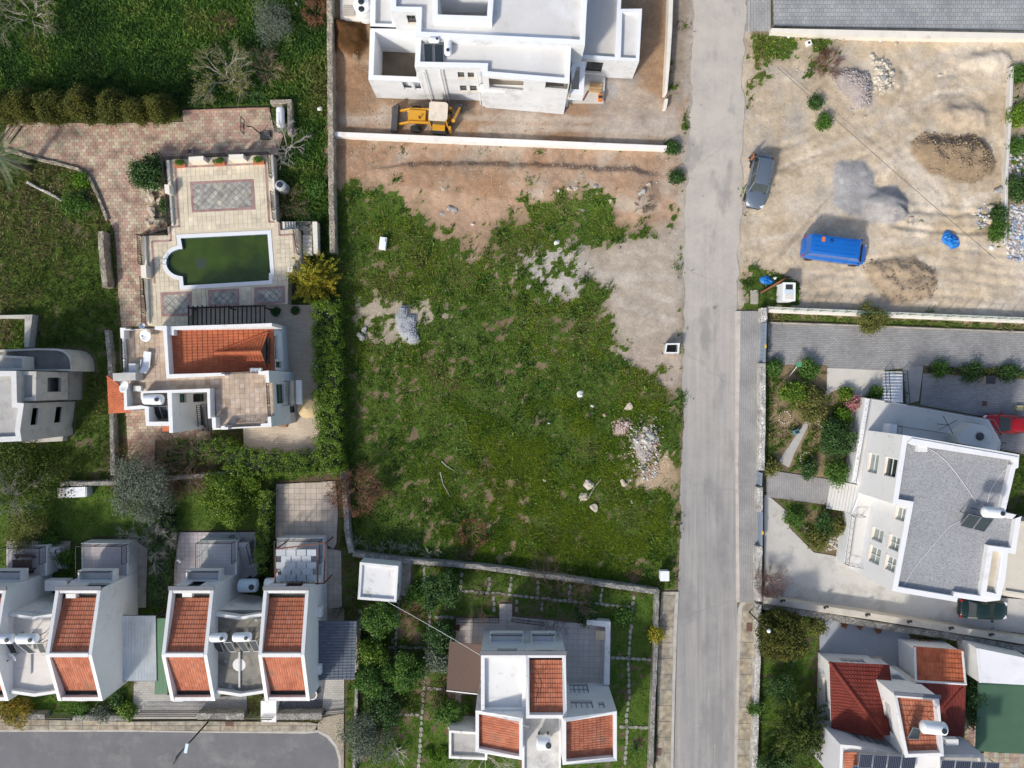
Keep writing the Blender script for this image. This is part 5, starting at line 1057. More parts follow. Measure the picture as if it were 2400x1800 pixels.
block(hr, ZP(R3, '1350,1275 1795,1278 1800,1600 1340,1600', 5.4), 5.4, 0, (.25, .35), MATS['render_lilac'], roofgrey, cap=white)
block(hr, ZP(R3, '965,1285 1345,1265 1345,1600 965,1600', 5.9), 5.9, 0, (.1, .1), white, MATS['roof_white_coat'])
tile_roof(hr, Zc(R3, 345, 1250, 5.95), Zc(R3, 345, 1520, 5.95), Zc(R3, 480, 1520, 6.2), Zc(R3, 480, 1250, 6.2), tile_o, .36, .22)
shed2 = thing('store_building', 'white flat roofed store building next to the green roof', 'building', Zc(R3, 1950, 350))
block(shed2, ZP(R3, '1722,172 2300,290 2300,560 1755,530', 2.9), 2.9, 0, (0, 0), white, mat('store_roof', (.74, .74, .76), .8, .04, .6, dirt=((.6, .6, .62), .4, .15)))
MB().beam(Zc(R3, 1722, 172, 2.93), Zc(R3, 1757, 530, 2.93), .16, .1).build('edge_trim', bm_w, shed2)
gr = thing('green_canopy_roof', 'large dark green flat sheet roof over the paved court', 'canopy', Zc(R3, 1950, 900))
Pg = ZP(R3, '1735,538 2300,552 2300,1275 1710,1242', 2.6); MB().prism(Pg, 2.52, 2.6, True).build('sheet', mat('felt_green', (.055, .12, .07), .85, .1, .6, bump=.2, bscale=20), gr)
for p in (Pg[0], Pg[3]): MB().beam((p.x+.2, p.y, 0), (p.x+.2, p.y, 2.5), .12, .12, up=(1, 0, 0)).build('post', frame_d, gr)
MB().beam(Pg[0]+Vector((0, 0, .08)), Pg[1]+Vector((0, 0, .08)), .12, .1).build('edge_trim', mat('trim_green', (.02, .07, .045), .7, .1), gr)
# ---------------------------------------------------------------- boundary walls
def stonemat(name, c1, c2, sc_=4.0):
    m = bpy.data.materials.new(name); m.use_nodes = True; n = m.node_tree.nodes; L = m.node_tree.links; p = n['Principled BSDF']; p.inputs['Roughness'].default_value = .95
    g = n.new('ShaderNodeNewGeometry'); v_ = n.new('ShaderNodeTexVoronoi'); v_.inputs['Scale'].default_value = sc_; L.new(g.outputs['Position'], v_.inputs['Vector'])
    e = n.new('ShaderNodeTexVoronoi'); e.feature = 'DISTANCE_TO_EDGE'; e.inputs['Scale'].default_value = sc_; L.new(g.outputs['Position'], e.inputs['Vector'])
    mx = n.new('ShaderNodeMix'); mx.data_type = 'RGBA'; mx.inputs[6].default_value = (*c1, 1); mx.inputs[7].default_value = (*c2, 1); sp_ = n.new('ShaderNodeSeparateColor'); L.new(v_.outputs['Color'], sp_.inputs[0]); L.new(sp_.outputs[0], mx.inputs[0])
    nz = n.new('ShaderNodeTexNoise'); nz.inputs['Scale'].default_value = 1.3; nz.inputs['Detail'].default_value = 8; L.new(g.outputs['Position'], nz.inputs['Vector'])
    mr = n.new('ShaderNodeMapRange'); mr.inputs[1].default_value = .3; mr.inputs[2].default_value = .7; mr.inputs[3].default_value = .55; mr.inputs[4].default_value = 1.2; L.new(nz.outputs[0], mr.inputs[0])
    mm = n.new('ShaderNodeMix'); mm.data_type = 'RGBA'; mm.blend_type = 'MULTIPLY'; mm.inputs[0].default_value = 1; L.new(mx.outputs[2], mm.inputs[6]); L.new(mr.outputs[0], mm.inputs[7])
    r = n.new('ShaderNodeMapRange'); r.inputs[1].default_value = 0; r.inputs[2].default_value = .08; L.new(e.outputs[0], r.inputs[0])
    m3 = n.new('ShaderNodeMix'); m3.data_type = 'RGBA'; m3.inputs[6].default_value = (*[c*.45 for c in c1], 1); L.new(r.outputs[0], m3.inputs[0]); L.new(mm.outputs[2], m3.inputs[7]); L.new(m3.outputs[2], p.inputs['Base Color'])
    b = n.new('ShaderNodeBump'); b.inputs['Strength'].default_value = .7; b.inputs['Distance'].default_value = .06; L.new(r.outputs[0], b.inputs['Height']); L.new(b.outputs[0], p.inputs['Normal']); MATS[name] = m; return m
st_tan = stonemat('stone_tan', (.36, .31, .235), (.46, .41, .33)); st_grey = stonemat('stone_grey', (.27, .26, .235), (.40, .38, .34)); st_white = stonemat('stone_white', (.52, .50, .46), (.64, .62, .58))
def run_wall(pts, w_, h_, m, label, name='stone_wall', cat='wall', rough=.03, step=.5):
    """wall along a line with slightly uneven top and faces"""
    pts = [Vector((p[0], p[1], 0)) for p in pts]; fine = []
    for a, b in zip(pts[:-1], pts[1:]):
        n = max(1, int((b-a).length/step)); fine += [a.lerp(b, i/n) for i in range(n)]
    fine.append(pts[-1]); V = []; F = []
    for i, p in enumerate(fine):
        d = (fine[min(i+1, len(fine)-1)]-fine[max(i-1, 0)]).normalized(); nn = Vector((-d.y, d.x, 0)); j = lambda s=rough: random.uniform(-s, s)
        V += [p-nn*(w_/2+j())+Vector((0, 0, -.1)), p-nn*(w_/2+j())+Vector((0, 0, h_-.04+j())), p-nn*(w_/2-.05+j())+Vector((0, 0, h_+j())), p+nn*(w_/2-.05+j())+Vector((0, 0, h_+j())), p+nn*(w_/2+j())+Vector((0, 0, h_-.04+j())), p+nn*(w_/2+j())+Vector((0, 0, -.1))]
    for i in range(len(fine)-1):
        for k in range(5): a = i*6+k; F.append((a, a+1, a+7, a+6))
    F += [(5, 4, 3, 2, 1, 0), tuple((len(fine)-1)*6+k for k in range(6))]
    return link(name, npmesh(name, V, F, m), label=label, cat=cat)
run_wall(GP('711,-35 713,200 715,400 718,545', 1.2), .5, 1.2, st_tan, 'weathered tan boundary wall between the villa garden and building plot')
run_wall(WP(4, '10,1395 30,1659', 1.0)+WP(7, '35,110 60,265', 1.0), .45, 1.0, st_grey, 'grey stone wall beside the beige tiled patio and shed')
run_wall(WP(7, '75,275 460,322 900,358 1500,440 2060,522', 1.0), .42, 1.0, st_grey, 'long grey stone wall dividing meadow plot from the stepping stone garden')
run_wall(WP(7, '2048,535 2040,900 2020,1300 2008,1690', .9), .38, .9, st_grey, 'stone wall along the slab pavement beside the stepping stone garden')
run_wall(WP(7, '120,640 105,1000 88,1400 80,1690', .6), .3, .6, st_grey, 'low grey wall between orchard trees and the slate carport')
run_wall(WP(0, '30,965 200,1020 380,1062 500,1092 575,1150 640,1290 690,1425', .35), .28, .35, st_tan, 'curved low kerb wall around the villa driveway')
run_wall(WP(0, '170,1180 330,1260 520,1375', .4), .2, .4, st_white, 'thin broken white edging wall in the scrubby plot')
run_wall(WP(0, '650,1500 660,1659', 1.2)+WP(3, '680,200', 1.2), .5, 1.2, st_tan, 'tan stone wall stub along the villa driveway')
run_wall(WP(3, '690,480 705,640 715,800 720,1000 730,1420', .8), .4, .8, st_grey, 'overgrown grey wall between bare concrete house and villa path')
run_wall(WP(3, '390,1478 800,1470 1100,1442 1450,1412 1550,1402', .9), .38, .9, st_grey, 'stone wall along the lawn below the villa hedge')
run_wall(WP(5, '530,335 530,425', 1.0), .5, 1.0, st_white, 'white stone gate pier wall at grey driveway corner')
run_wall(WP(5, '522,695 520,1000 515,1390', 1.0), .48, 1.0, st_white, 'white stone wall along paved walk beside the flower garden')
run_wall(WP(5, '505,1500 503,1659', 1.0)+WP(8, '503,0', 1.0), .48, 1.0, st_white, 'short white stone wall between the two blue grey gates')
run_wall(WP(8, '500,225 497,420 495,580', 1.0), .48, 1.0, st_white, 'white stone wall beside the concrete forecourt and bare shrub')
run_wall(WP(5, '560,345 1130,368 1330,378 2290,418', .75), .5, .75, cream, 'cream double wall topped with wire along the sandy lot', rough=.006)
run_wall(WP(5, '560,430 1130,448 2290,495', .25), .14, .25, frame_d and conc_w, 'thin dark edging kerb along the grey paver driveway', name='edging_kerb', rough=.004)
run_wall(WP(8, '530,572 1200,672 2290,848', 1.1), .62, 1.1, mat('render_beige', (.52, .475, .40), .9, .08, .6, dirt=((.36, .33, .28), .6, .2)), 'wide beige rendered wall with pairs of small lamps', rough=.006)
run_wall(WP(8, '520,612 900,672 1300,742 1700,800 2290,905', .8), .6, .8, st_grey, 'dark stone retaining wall behind the blue tiled yard')
run_wall(WP(8, '498,600 492,900 480,1300 468,1690', .9), .45, .9, st_white, 'pale stone wall beside the slab pavement and round evergreen')
run_wall(WP(6, '-40,1322 290,1328', .8), .5, .8, st_grey, 'grey stone front wall below the autumn coloured shrub')
run_wall(WP(6, '470,1335 830,1338', .8), .5, .8, st_grey, 'grey stone front wall with clipped shrubs behind')
run_wall(WP(6, '1280,1325 1580,1325', 1.0), .6, 1.0, st_grey, 'white capped stone front wall before the grey gravel')
run_wall(WP(6, '1790,1328 2085,1325', 1.0), .6, 1.0, st_grey, 'white capped stone front wall before the slate gravel')
run_wall(WP(2, '2140,430 2125,800 2105,1100 2095,1580', .6), .26, .6, mat('concrete_wall', (.56, .54, .50), .9, .08, 1), 'thin concrete wall edging the sandy lot and green shrubs', rough=.008)
run_wall(WP(0, '1185,716 1460,706 1745,698', .25), .15, .25, mat('edging_brick', (.33, .20, .15), .9, .15, 2), 'brick edging along the paved turning bay', name='brick_edging', rough=.01)
# gas tank enclosure
run_wall(WP(0, '1752,660 1875,655 1878,870', .9), .42, .9, st_tan, 'tan wall corner sheltering the white gas tank')
# gates
gate_m = mat('gate_blue_grey', (.22, .27, .33), .5, .08)
def gate(k, a, b, h_, label, m=gate_m, solid_=True):
    A_, B_ = Zc(k, *a, h_), Zc(k, *b, h_); A_.z = B_.z = 0; t = thing('gate', label, 'gate', A_)
    n = max(3, int((B_-A_).length/.35))
    for i in range(n): p0, p1 = A_.lerp(B_, (i+.03)/n), A_.lerp(B_, (i+.97)/n); u_ = Vector((0, 0, h_/2+.1)); MB().beam(p0+u_, p1+u_, .05 if solid_ else .03, h_-.1 if solid_ else .03).build('gate_panel', m, t)
    for zz in (.15, h_): MB().beam(A_+Vector((0, 0, zz)), B_+Vector((0, 0, zz)), .14 if solid_ else .06, .06).build('rail', m, t)
    if not solid_:
        bars = MB()
        for i in range(n*3+1): p = A_.lerp(B_, i/(n*3)); bars.beam(p+Vector((0, 0, .15)), p+Vector((0, 0, h_)), .025, .025, up=(1, 0, 0))
        bars.build('bars', m, t)
    return t
g_ = gate(5, (540, 430), (532, 690), 1.3, 'long blue grey sliding gate with yellow notice at the grey driveway')
MB().box(W(5, 537, 585, 1.35)+Vector((0, 0, .0)), (.16, .3, .02)).build('notice', mat('notice_yellow', (.7, .45, .05), .6, .05), g_)
gate(5, (512, 1405), (508, 1490), 1.2, 'small blue grey gate leading to the entrance steps')
g_ = gate(8, (515, 0), (512, 220), 1.2, 'blue grey gate with yellow notice at the concrete forecourt')
MB().box(W(8, 518, 135, 1.25), (.16, .3, .02)).build('notice', MATS['notice_yellow'], g_)
gate(6, (870, 1325), (1270, 1325), 1.0, 'long black barred gate before the paver forecourt', iron, False)
gate(6, (300, 1335), (460, 1340), 1.0, 'black barred gate between the two grey stone front walls', iron, False)
gate(6, (1590, 1335), (1660, 1335), 1.0, 'narrow black barred gate beside the white front steps', iron, False)
gate(6, (1680, 1345), (1760, 1345), 1.0, 'black barred gate at the foot of white front steps', iron, False)
gate(6, (2085, 1320), (2230, 1305), 1.0, 'black barred gate by the street corner pavement', iron, False)
gate(0, (10, 905), (90, 790), 1.2, 'black metal driveway gate below the cypress row', iron, False)
# fence on the cream wall
fen = thing('wire_fence', 'thin green wire fence on top of the cream wall', 'fence', W(5, 600, 350))
a, b = W(5, 560, 345, .75), W(5, 2290, 418, .75)
for i in range(22): p = a.lerp(b, i/21); MB().beam(p, p+Vector((0, 0, 1.2)), .05, .05, up=(1, 0, 0)).build('post', mat('wire_green', (.05, .16, .09), .6, .1), fen)
for zz in (.3, .75, 1.18): MB().beam(a+Vector((0, 0, zz)), b+Vector((0, 0, zz)), .02, .02).build('wire', MATS['wire_green'], fen)
# ---------------------------------------------------------------- the ground sheet itself
def build_ground():
    global z
    zz = z.copy(); ms = mask.copy()
    for P, zv, m in FLAT:
        x0, x1 = min(p[0] for p in P)-1, max(p[0] for p in P)+1; y0, y1 = min(p[1] for p in P)-1, max(p[1] for p in P)+1
        sel = np.where((gx > x0) & (gx < x1) & (gy > y0) & (gy < y1))[0]
        if len(sel) == 0: continue
        d = sdist(P, gx[sel], gy[sel]); a = sstep(-.12-m, .08-m, d)
        zz[sel] = zz[sel]*(1-a)+np.minimum(zz[sel], zv)*a; ms[sel] = ms[sel]*(d < -.22)
    nx, ny = len(fx), len(fy); idx = np.arange(nx*ny).reshape(ny, nx)
    F = np.stack([idx[:-1, :-1].ravel(), idx[:-1, 1:].ravel(), idx[1:, 1:].ravel(), idx[1:, :-1].ravel()], 1)
    me = npmesh('ground', np.stack([gx, gy, zz], 1), F, None, ms, smooth=True)
    ca = me.attributes.new('soil', 'FLOAT_COLOR', 'POINT'); ca.data.foreach_set('color', np.concatenate([base, np.ones((len(gx), 1))], 1).astype(np.float32).ravel())
    ka = me.attributes.new('cover', 'FLOAT', 'POINT'); ka.data.foreach_set('value', kind.astype(np.float32))
    m = bpy.data.materials.new('ground_soil'); m.use_nodes = True; n = m.node_tree.nodes; L = m.node_tree.links; p = n['Principled BSDF']; p.inputs['Roughness'].default_value = 1; p.inputs['Specular IOR Level'].default_value = .15
    at = n.new('ShaderNodeAttribute'); at.attribute_name = 'soil'; ag = n.new('ShaderNodeAttribute'); ag.attribute_name = 'rnd'
    g = n.new('ShaderNodeNewGeometry')
    def noise(s, d=6, r=.65):
        q = n.new('ShaderNodeTexNoise'); q.inputs['Scale'].default_value = s; q.inputs['Detail'].default_value = d; q.inputs['Roughness'].default_value = r; L.new(g.outputs['Position'], q.inputs['Vector']); return q.outputs[0]
    def rngm(x, a, b, c, d_):
        q = n.new('ShaderNodeMapRange'); L.new(x, q.inputs[0])
        for i, v in enumerate((a, b, c, d_)): q.inputs[i+1].default_value = v
        return q.outputs[0]
    def mixc(f, a, b, bt='MIX'):
        q = n.new('ShaderNodeMix'); q.data_type = 'RGBA'; q.blend_type = bt
        for s, v in ((0, f), (6, a), (7, b)):
            if isinstance(v, (tuple, float, int)): q.inputs[s].default_value = v
            else: L.new(v, q.inputs[s])
        return q.outputs[2]
    nb = noise(.35, 8, .7); nf = noise(4.0, 8, .75); nm = noise(1.3, 6, .7)
    c = mixc(1.0, at.outputs['Color'], rngm(nb, .3, .7, .74, 1.2), 'MULTIPLY'); c = mixc(1.0, c, rngm(nf, .3, .72, .84, 1.13), 'MULTIPLY')
    c = mixc(1.0, c, rngm(nm, .3, .7, .82, 1.14), 'MULTIPLY')
    vo = n.new('ShaderNodeTexVoronoi'); vo.inputs['Scale'].default_value = 5.5; L.new(g.outputs['Position'], vo.inputs['Vector'])
    peb = rngm(vo.outputs['Distance'], .12, .2, 1, 0); pc = n.new('ShaderNodeMath'); pc.operation = 'MULTIPLY'; L.new(peb, pc.inputs[0]); L.new(rngm(noise(.8, 4), .52, .62, 0, .22), pc.inputs[1])
    c = mixc(pc.outputs[0], c, (.55, .48, .40, 1))
    gm = n.new('ShaderNodeMath'); gm.operation = 'ADD'; L.new(ag.outputs['Fac'], gm.inputs[0]); L.new(rngm(nf, .3, .7, -.35, .35), gm.inputs[1])
    gcol = mixc(rngm(nm, .35, .65, 0, 1), (.055, .105, .016, 1), (.10, .15, .028, 1))
    c = mixc(rngm(gm.outputs[0], .42, .6, 0, 1), c, gcol); L.new(c, p.inputs['Base Color'])
    b = n.new('ShaderNodeBump'); b.inputs['Strength'].default_value = .55; b.inputs['Distance'].default_value = .12; L.new(nf, b.inputs['Height']); L.new(b.outputs[0], p.inputs['Normal'])
    me.materials.append(m); link('ground', me, kind='structure')
    return zz, ms
GZ, GM = build_ground()
from bisect import bisect_right
def gidx(x, y):
    i = np.clip(np.searchsorted(fx, x)-1, 0, len(fx)-2); j = np.clip(np.searchsorted(fy, y)-1, 0, len(fy)-2); return j*len(fx)+i
def gz(x, y): return float(GZ[gidx(np.array([x]), np.array([y]))][0])
# ---------------------------------------------------------------- ground cover
def blades(name, n, kinds, hrange, wid, pal, label, spread=.12, per=5, lean=.7, flatq=0.0, box=None, thr=.5, parent=None, nz=0.0):
    """tufts of blades on the grass mask for the given cover kinds"""
    x = rng.uniform(-47, 47, n) if box is None else rng.uniform(box[0], box[1], n); y = rng.uniform(-36.5, 36.5, n) if box is None else rng.uniform(box[2], box[3], n); ii = gidx(x, y)
    keep = (GM[ii] > thr) & np.isin(kind[ii], kinds)
    if nz: keep &= fbm(x+5, y+77, .45, 4)+rng.normal(0, .03, n) > nz
    x, y, ii = x[keep], y[keep], ii[keep]; zz = GZ[ii]; N = len(x)
    if N == 0: return
    patch = fbm(x+11, y-5, .22, 3); px = np.repeat(x, per)+rng.normal(0, spread, N*per); py = np.repeat(y, per)+rng.normal(0, spread, N*per); pz = np.repeat(zz, per)
    hh = rng.uniform(*hrange, N*per)*(.55+.9*np.repeat(patch, per)); a = rng.uniform(0, 2*np.pi, N*per); b = rng.uniform(0, 2*np.pi, N*per)
    w2 = wid*rng.uniform(.6, 1.4, N*per); ln = hh*lean*rng.uniform(.3, 1.5, N*per); hh = np.where(rng.random(N*per) < flatq, hh*.5, hh)
    A = np.stack([px-np.cos(a)*w2, py-np.sin(a)*w2, pz-.02], 1); B = np.stack([px+np.cos(a)*w2, py+np.sin(a)*w2, pz-.02], 1)
    Cm = np.stack([px+np.cos(b)*ln*.55+np.cos(a)*w2*.9, py+np.sin(b)*ln*.55+np.sin(a)*w2*.9, pz+hh*.7], 1); D = np.stack([px+np.cos(b)*ln, py+np.sin(b)*ln, pz+hh], 1)
    V = np.stack([A, B, Cm, D], 1).reshape(-1, 3); F = np.arange(len(V)).reshape(-1, 4)
    p2 = fbm(x-31, y+17, 1.1, 3); bz = sstep(0, 4, sdist(GP('1010,900 1250,880 1440,960 1440,1230 1150,1240 960,1130'), x, y))*.34-sstep(0, 3, sdist(GP('735,640 800,640 800,1190 745,1190'), x, y))*.2
    r = np.clip(np.repeat(np.repeat(.40+(patch-.5)*2.1+(p2-.5)*1.1+bz, per)+rng.normal(0, .13, N*per), 4), 0.001, .999)
    me = npmesh(name, V, F, pal, r); o = link(name, me, parent, kind='stuff'); o['label'] = label; return o
class fixrnd: pass
g_mead = palmat('grass_meadow', [(.055, .10, .02), (.085, .155, .024), (.12, .21, .028), (.17, .265, .034), (.25, .33, .04), (.28, .29, .065), (.34, .29, .13)], .8, .3, noise=.1, own=False)
g_lush = palmat('weeds_lush', [(.042, .10, .024), (.06, .145, .028), (.085, .19, .034), (.12, .235, .04), (.175, .275, .05), (.215, .245, .07)], .7, .25, noise=.1, own=False)
g_scrub = palmat('grass_scrub', [(.09, .145, .03), (.125, .19, .04), (.16, .21, .05), (.21, .22, .07), (.28, .25, .115), (.36, .30, .17)], .9, .2, noise=.1, own=False)
g_lawn = palmat('grass_lawn', [(.06, .15, .02), (.095, .23, .025), (.13, .29, .03), (.11, .22, .035)], .8, .3, noise=.1, own=False)
g_dry = palmat('grass_dry', [(.26, .20, .11), (.20, .15, .08), (.33, .27, .16), (.15, .12, .06)], .9, .1, noise=.1)
blades('meadow_grass', 300000, [3], (.05, .16), .03, g_mead, 'green meadow grass and weeds on the empty plots', per=4)
blades('lime_grass', 60000, [3], (.06, .16), .032, palmat('grass_lime', [(.20, .33, .03), (.27, .39, .035), (.33, .43, .045), (.24, .36, .03)], .8, .3, noise=.1, own=False), 'patches of short lime green grass in the meadow', per=4, box=(-6.5, 14, -17.5, -1.5), nz=.5)
blades('lime_grass', 50000, [3], (.06, .16), .032, MATS['grass_lime'], 'thinner patches of short lime green grass in the meadow', per=4, box=(-18, 14, -17.5, 18), nz=.6)
blades('tall_weeds', 3000, [3], (.18, .42), .05, g_lush, 'scattered clumps of tall dark weeds in the meadow', per=26, spread=.3, lean=.8)
blades('dry_grass', 22000, [3], (.08, .25), .02, g_dry, 'dry straw scattered in the meadow', per=4, lean=1.3)
blades('garden_weeds', 330000, [1], (.14, .42), .048, g_lush, 'lush leafy weeds in the villa garden', per=4, lean=.9)
blades('scrub_grass', 200000, [0], (.12, .42), .026, g_scrub, 'long olive and straw coloured scrub grass', per=4, lean=1.0)
blades('lawn_grass', 190000, [2], (.05, .13), .025, g_lawn, 'short bright green lawn grass', per=4)
# ---------------------------------------------------------------- plants
bark = mat('bark_brown', (.12, .085, .06), .95, .25, 4); bark_w = mat('bark_pale', (.42, .39, .35), .9, .15, 4); bark_r = mat('bark_reddish', (.17, .085, .06), .95, .2, 4)
LP = {
 'dark': palmat('leaf_dark', [(.018, .045, .012), (.03, .065, .015), (.024, .055, .013), (.045, .085, .02)], .55, .15, noise=.05, gain=1.8),
 'mid': palmat('leaf_mid', [(.03, .075, .012), (.05, .11, .016), (.07, .135, .02), (.04, .09, .015)], .55, .2, noise=.05, gain=1.6),
 'hedge': palmat('leaf_hedge', [(.04, .085, .008), (.07, .13, .012), (.105, .175, .014), (.055, .105, .01), (.14, .21, .018)], .5, .2, noise=.05, gain=1.6),
 'olive': palmat('leaf_olive', [(.10, .125, .085), (.14, .165, .12), (.075, .10, .062), (.17, .19, .145)], .6, .1, noise=.05, gain=1.25),
 'yellow': palmat('leaf_yellow', [(.20, .20, .014), (.30, .27, .02), (.14, .16, .014), (.36, .30, .022), (.22, .17, .014)], .6, .2, noise=.05, gain=1.35),
 'cypress': palmat('leaf_cypress', [(.045, .06, .01), (.075, .085, .012), (.11, .105, .013), (.035, .05, .009)], .7, .15, noise=.05, gain=1.15),
 'citrus': palmat('leaf_citrus', [(.045, .10, .010), (.075, .15, .015), (.10, .18, .018), (.15, .20, .02), (.06, .12, .012)], .45, .2, noise=.05, gain=1.4),
 'pine': palmat('leaf_pine', [(.03, .055, .008), (.05, .08, .01), (.075, .105, .012), (.022, .042, .008)], .7, .1, noise=.05, gain=1.2),
 'moss': palmat('leaf_moss', [(.12, .13, .03), (.17, .17, .045), (.09, .105, .025)], .8, .15, noise=.05, gain=1.2),
 'rust': palmat('leaf_rust', [(.20, .085, .04), (.27, .13, .06), (.15, .06, .035), (.30, .17, .09)], .8, .15, noise=.05, gain=1.1),
 'autumn': palmat('leaf_autumn', [(.40, .20, .03), (.30, .24, .03), (.12, .13, .02), (.42, .28, .05)], .7, .2, noise=.05, gain=1.1),
 'bright': palmat('leaf_bright', [(.09, .20, .016), (.14, .26, .02), (.07, .16, .014)], .5, .25, noise=.05, gain=1.1),
 'pink': palmat('flower_pink', [(.55, .13, .22), (.62, .25, .3), (.1, .14, .03)], .6, .2, noise=.05, gain=1.1),
 'agave': palmat('leaf_agave', [(.09, .13, .075), (.13, .17, .10), (.07, .10, .05), (.24, .23, .12)], .6, .05, noise=.05, gain=1.3),
 'twig': bark,
}
def leafmesh(name, P, nrm, size, m, rnd, asp=.55, jit=.8):
    """one quad leaf per point, facing roughly along nrm"""
    N = len(P); d = nrm+rng.normal(0, jit, (N, 3)); d /= np.linalg.norm(d, axis=1)[:, None]+1e-9
    t = rng.normal(0, 1, (N, 3)); t -= (t*d).sum(1)[:, None]*d; t /= np.linalg.norm(t, axis=1)[:, None]+1e-9; b = np.cross(d, t)
    s = size*rng.uniform(.6, 1.35, (N, 1)); V = np.stack([P-t*s, P-b*s*asp+t*s*.1, P+t*s, P+b*s*asp+t*s*.1], 1).reshape(-1, 3)
    return npmesh(name, V, np.arange(4*N).reshape(-1, 4), m, np.repeat(rnd, 4))
def cloud(blobs, per_clump=26, clump=.22, dens=9.0, shell=(.55, 1.0), low=-.35):
    """leaf positions: clumps spread through ellipsoid shells"""
    Ps, Ns, Rs = [], [], []
    for (cx, cy, cz, rx, ry, rz) in blobs:
        nc = max(6, int(dens*(rx*ry+rx*rz+ry*rz)/3*12.5/1.0/ (clump*clump*16+.25)))
        u = rng.normal(0, 1, (nc*2, 3)); u /= np.linalg.norm(u, axis=1)[:, None]; u = u[u[:, 2] > low][:nc]; nc = len(u); rr = rng.uniform(shell[0], shell[1], (nc, 1)) ** .6
        wob = 1+.16*np.sin(u[:, :1]*5+cx)+.14*np.cos(u[:, 1:2]*6+cy); c = u*rr*wob*np.array([rx, ry, rz])+np.array([cx, cy, cz])
        p = np.repeat(c, per_clump, 0)+rng.normal(0, clump, (nc*per_clump, 3)); Ps.append(p); Ns.append(np.repeat(u, per_clump, 0)*.8+np.array([0, 0, .35]))
        base_r = rng.uniform(0, 1, nc); Rs.append(np.clip(np.repeat(base_r, per_clump)*.75+rng.uniform(0, .25, nc*per_clump), 0, .999))
    P = np.concatenate(Ps); P[:, 2] = np.maximum(P[:, 2], .04); return P, np.concatenate(Ns), np.concatenate(Rs)
def branches(mb, p, d, L, r, depth, sp=.6, n=3, droop=0.0):
    q = p+d*L; mid = p+d*L*.5+Vector((random.uniform(-.08, .08), random.uniform(-.08, .08), random.uniform(-.05, .05)))*L
    mb.tube([p, mid, q], [r, r*.8, r*.6], 5 if r > .03 else 3, cap=False)
    if depth == 0: return
    for i in range(n+(1 if random.random() < .4 else 0)):
        s = random.uniform(.45, 1.0); o = p.lerp(q, s); nd = (d+Vector((random.gauss(0, sp), random.gauss(0, sp), random.gauss(0, sp*.6)-droop))).normalized()
        branches(mb, o, nd, L*random.uniform(.55, .85), r*.55, depth-1, sp, n, droop)
def shrub(k, x, y, r, h_, leaf, label, cat='shrub', name='shrub', size=.085, dens=9, clump=.2, per=26, group=None, trunk=True, lobes=5, asp=.55, crown_z=None, ry=None):
    """x,y,r in photo pixels of crop k at the crown's middle height; h_ real height"""
    zc = h_*.55; c = Zc(k, x, y, zc); R = r/(k[2] if isinstance(k, tuple) else 2.765)/FPX*(CAMH-zc); Ry = R if ry is None else R*ry
    t = thing(name, label, cat, (c.x, c.y, 0), group)
    wild = name not in ('cypress_tree', 'evergreen_tree', 'potted_bush'); lobes = lobes+(4 if wild else 0); bl = [(c.x, c.y, h_*.5, R*(.5 if wild else .62), Ry*(.5 if wild else .62), h_*.46)]
    for i in range(lobes):
        a = 2*math.pi*(i+random.uniform(-.45, .45))/lobes; q = random.uniform(.3, .88) if wild else random.uniform(.42, .62)
        if wild: s_ = random.uniform(.2, .42); bl.append((c.x+math.cos(a)*R*q, c.y+math.sin(a)*Ry*q, h_*random.uniform(.3, .78), R*s_, Ry*s_, h_*random.uniform(.16, .34))); continue
        bl.append((c.x+math.cos(a)*R*q, c.y+math.sin(a)*Ry*q, h_*random.uniform(.38, .62), R*random.uniform(.36, .5), Ry*random.uniform(.36, .5), h_*random.uniform(.26, .38)))
    P, Nn, Rr = cloud(bl, per, clump, dens*.74); me = leafmesh('foliage', P, Nn, size, LP[leaf], Rr, asp); link('crown', me, t)
    if trunk:
        mb = MB()
        for i in range(3): d = Vector((random.gauss(0, .35), random.gauss(0, .35), 1)).normalized(); branches(mb, Vector((c.x, c.y, 0)), d, h_*.42, max(.03, R*.06), 2, .5, 2)
        mb.build('trunk', bark, t)
    return t
def spray_tree(k, x, y, r, h_, leaf, label, name, n=70, L0=1.0, size=.12, per=46, m=None, asp=.3, up=.35):
    """conifer built of leafy sprays along radiating limbs"""
    zc = h_*.5; c = Zc(k, x, y, zc); R = r/2.765/FPX*(CAMH-zc); t = thing(name, label, 'tree', (c.x, c.y, 0)); mb = MB(); Ps, Ns, Rs = [], [], []
    mb.tube([Vector((c.x, c.y, 0)), Vector((c.x, c.y, h_*.85))], [.14, .04], 7)
    for i in range(n):
        q = (i+.5)/n; z0 = h_*(.12+.8*q); a = i*2.399+random.uniform(-.3, .3); Lr = R*(1.05-.8*q**1.4)*random.uniform(.7, 1.12); d = Vector((math.cos(a), math.sin(a), up+.5*q)).normalized(); o = Vector((c.x, c.y, z0*.8)); e = o+d*Lr
        if i % 2 == 0: mb.tube([o, e], [.03, .008], 3, cap=False)
        u = rng.uniform(.15, 1.0, per) ** .7; base_ = np.array(o)+np.outer(u*Lr, np.array(d)); wdt = (.26*(1.15-u))[:, None]; Ps.append(base_+rng.normal(0, 1, (per, 3))*wdt); Ns.append(np.tile(np.array(d)*.4+np.array([0, 0, .7]), (per, 1))); Rs.append(np.clip(random.random()*.6+u*.25+rng.uniform(0, .15, per), 0, .999))
    link('crown', leafmesh('foliage', np.concatenate(Ps), np.concatenate(Ns), size, LP[leaf], np.concatenate(Rs), asp), t); mb.build('trunk', bark, t); return t
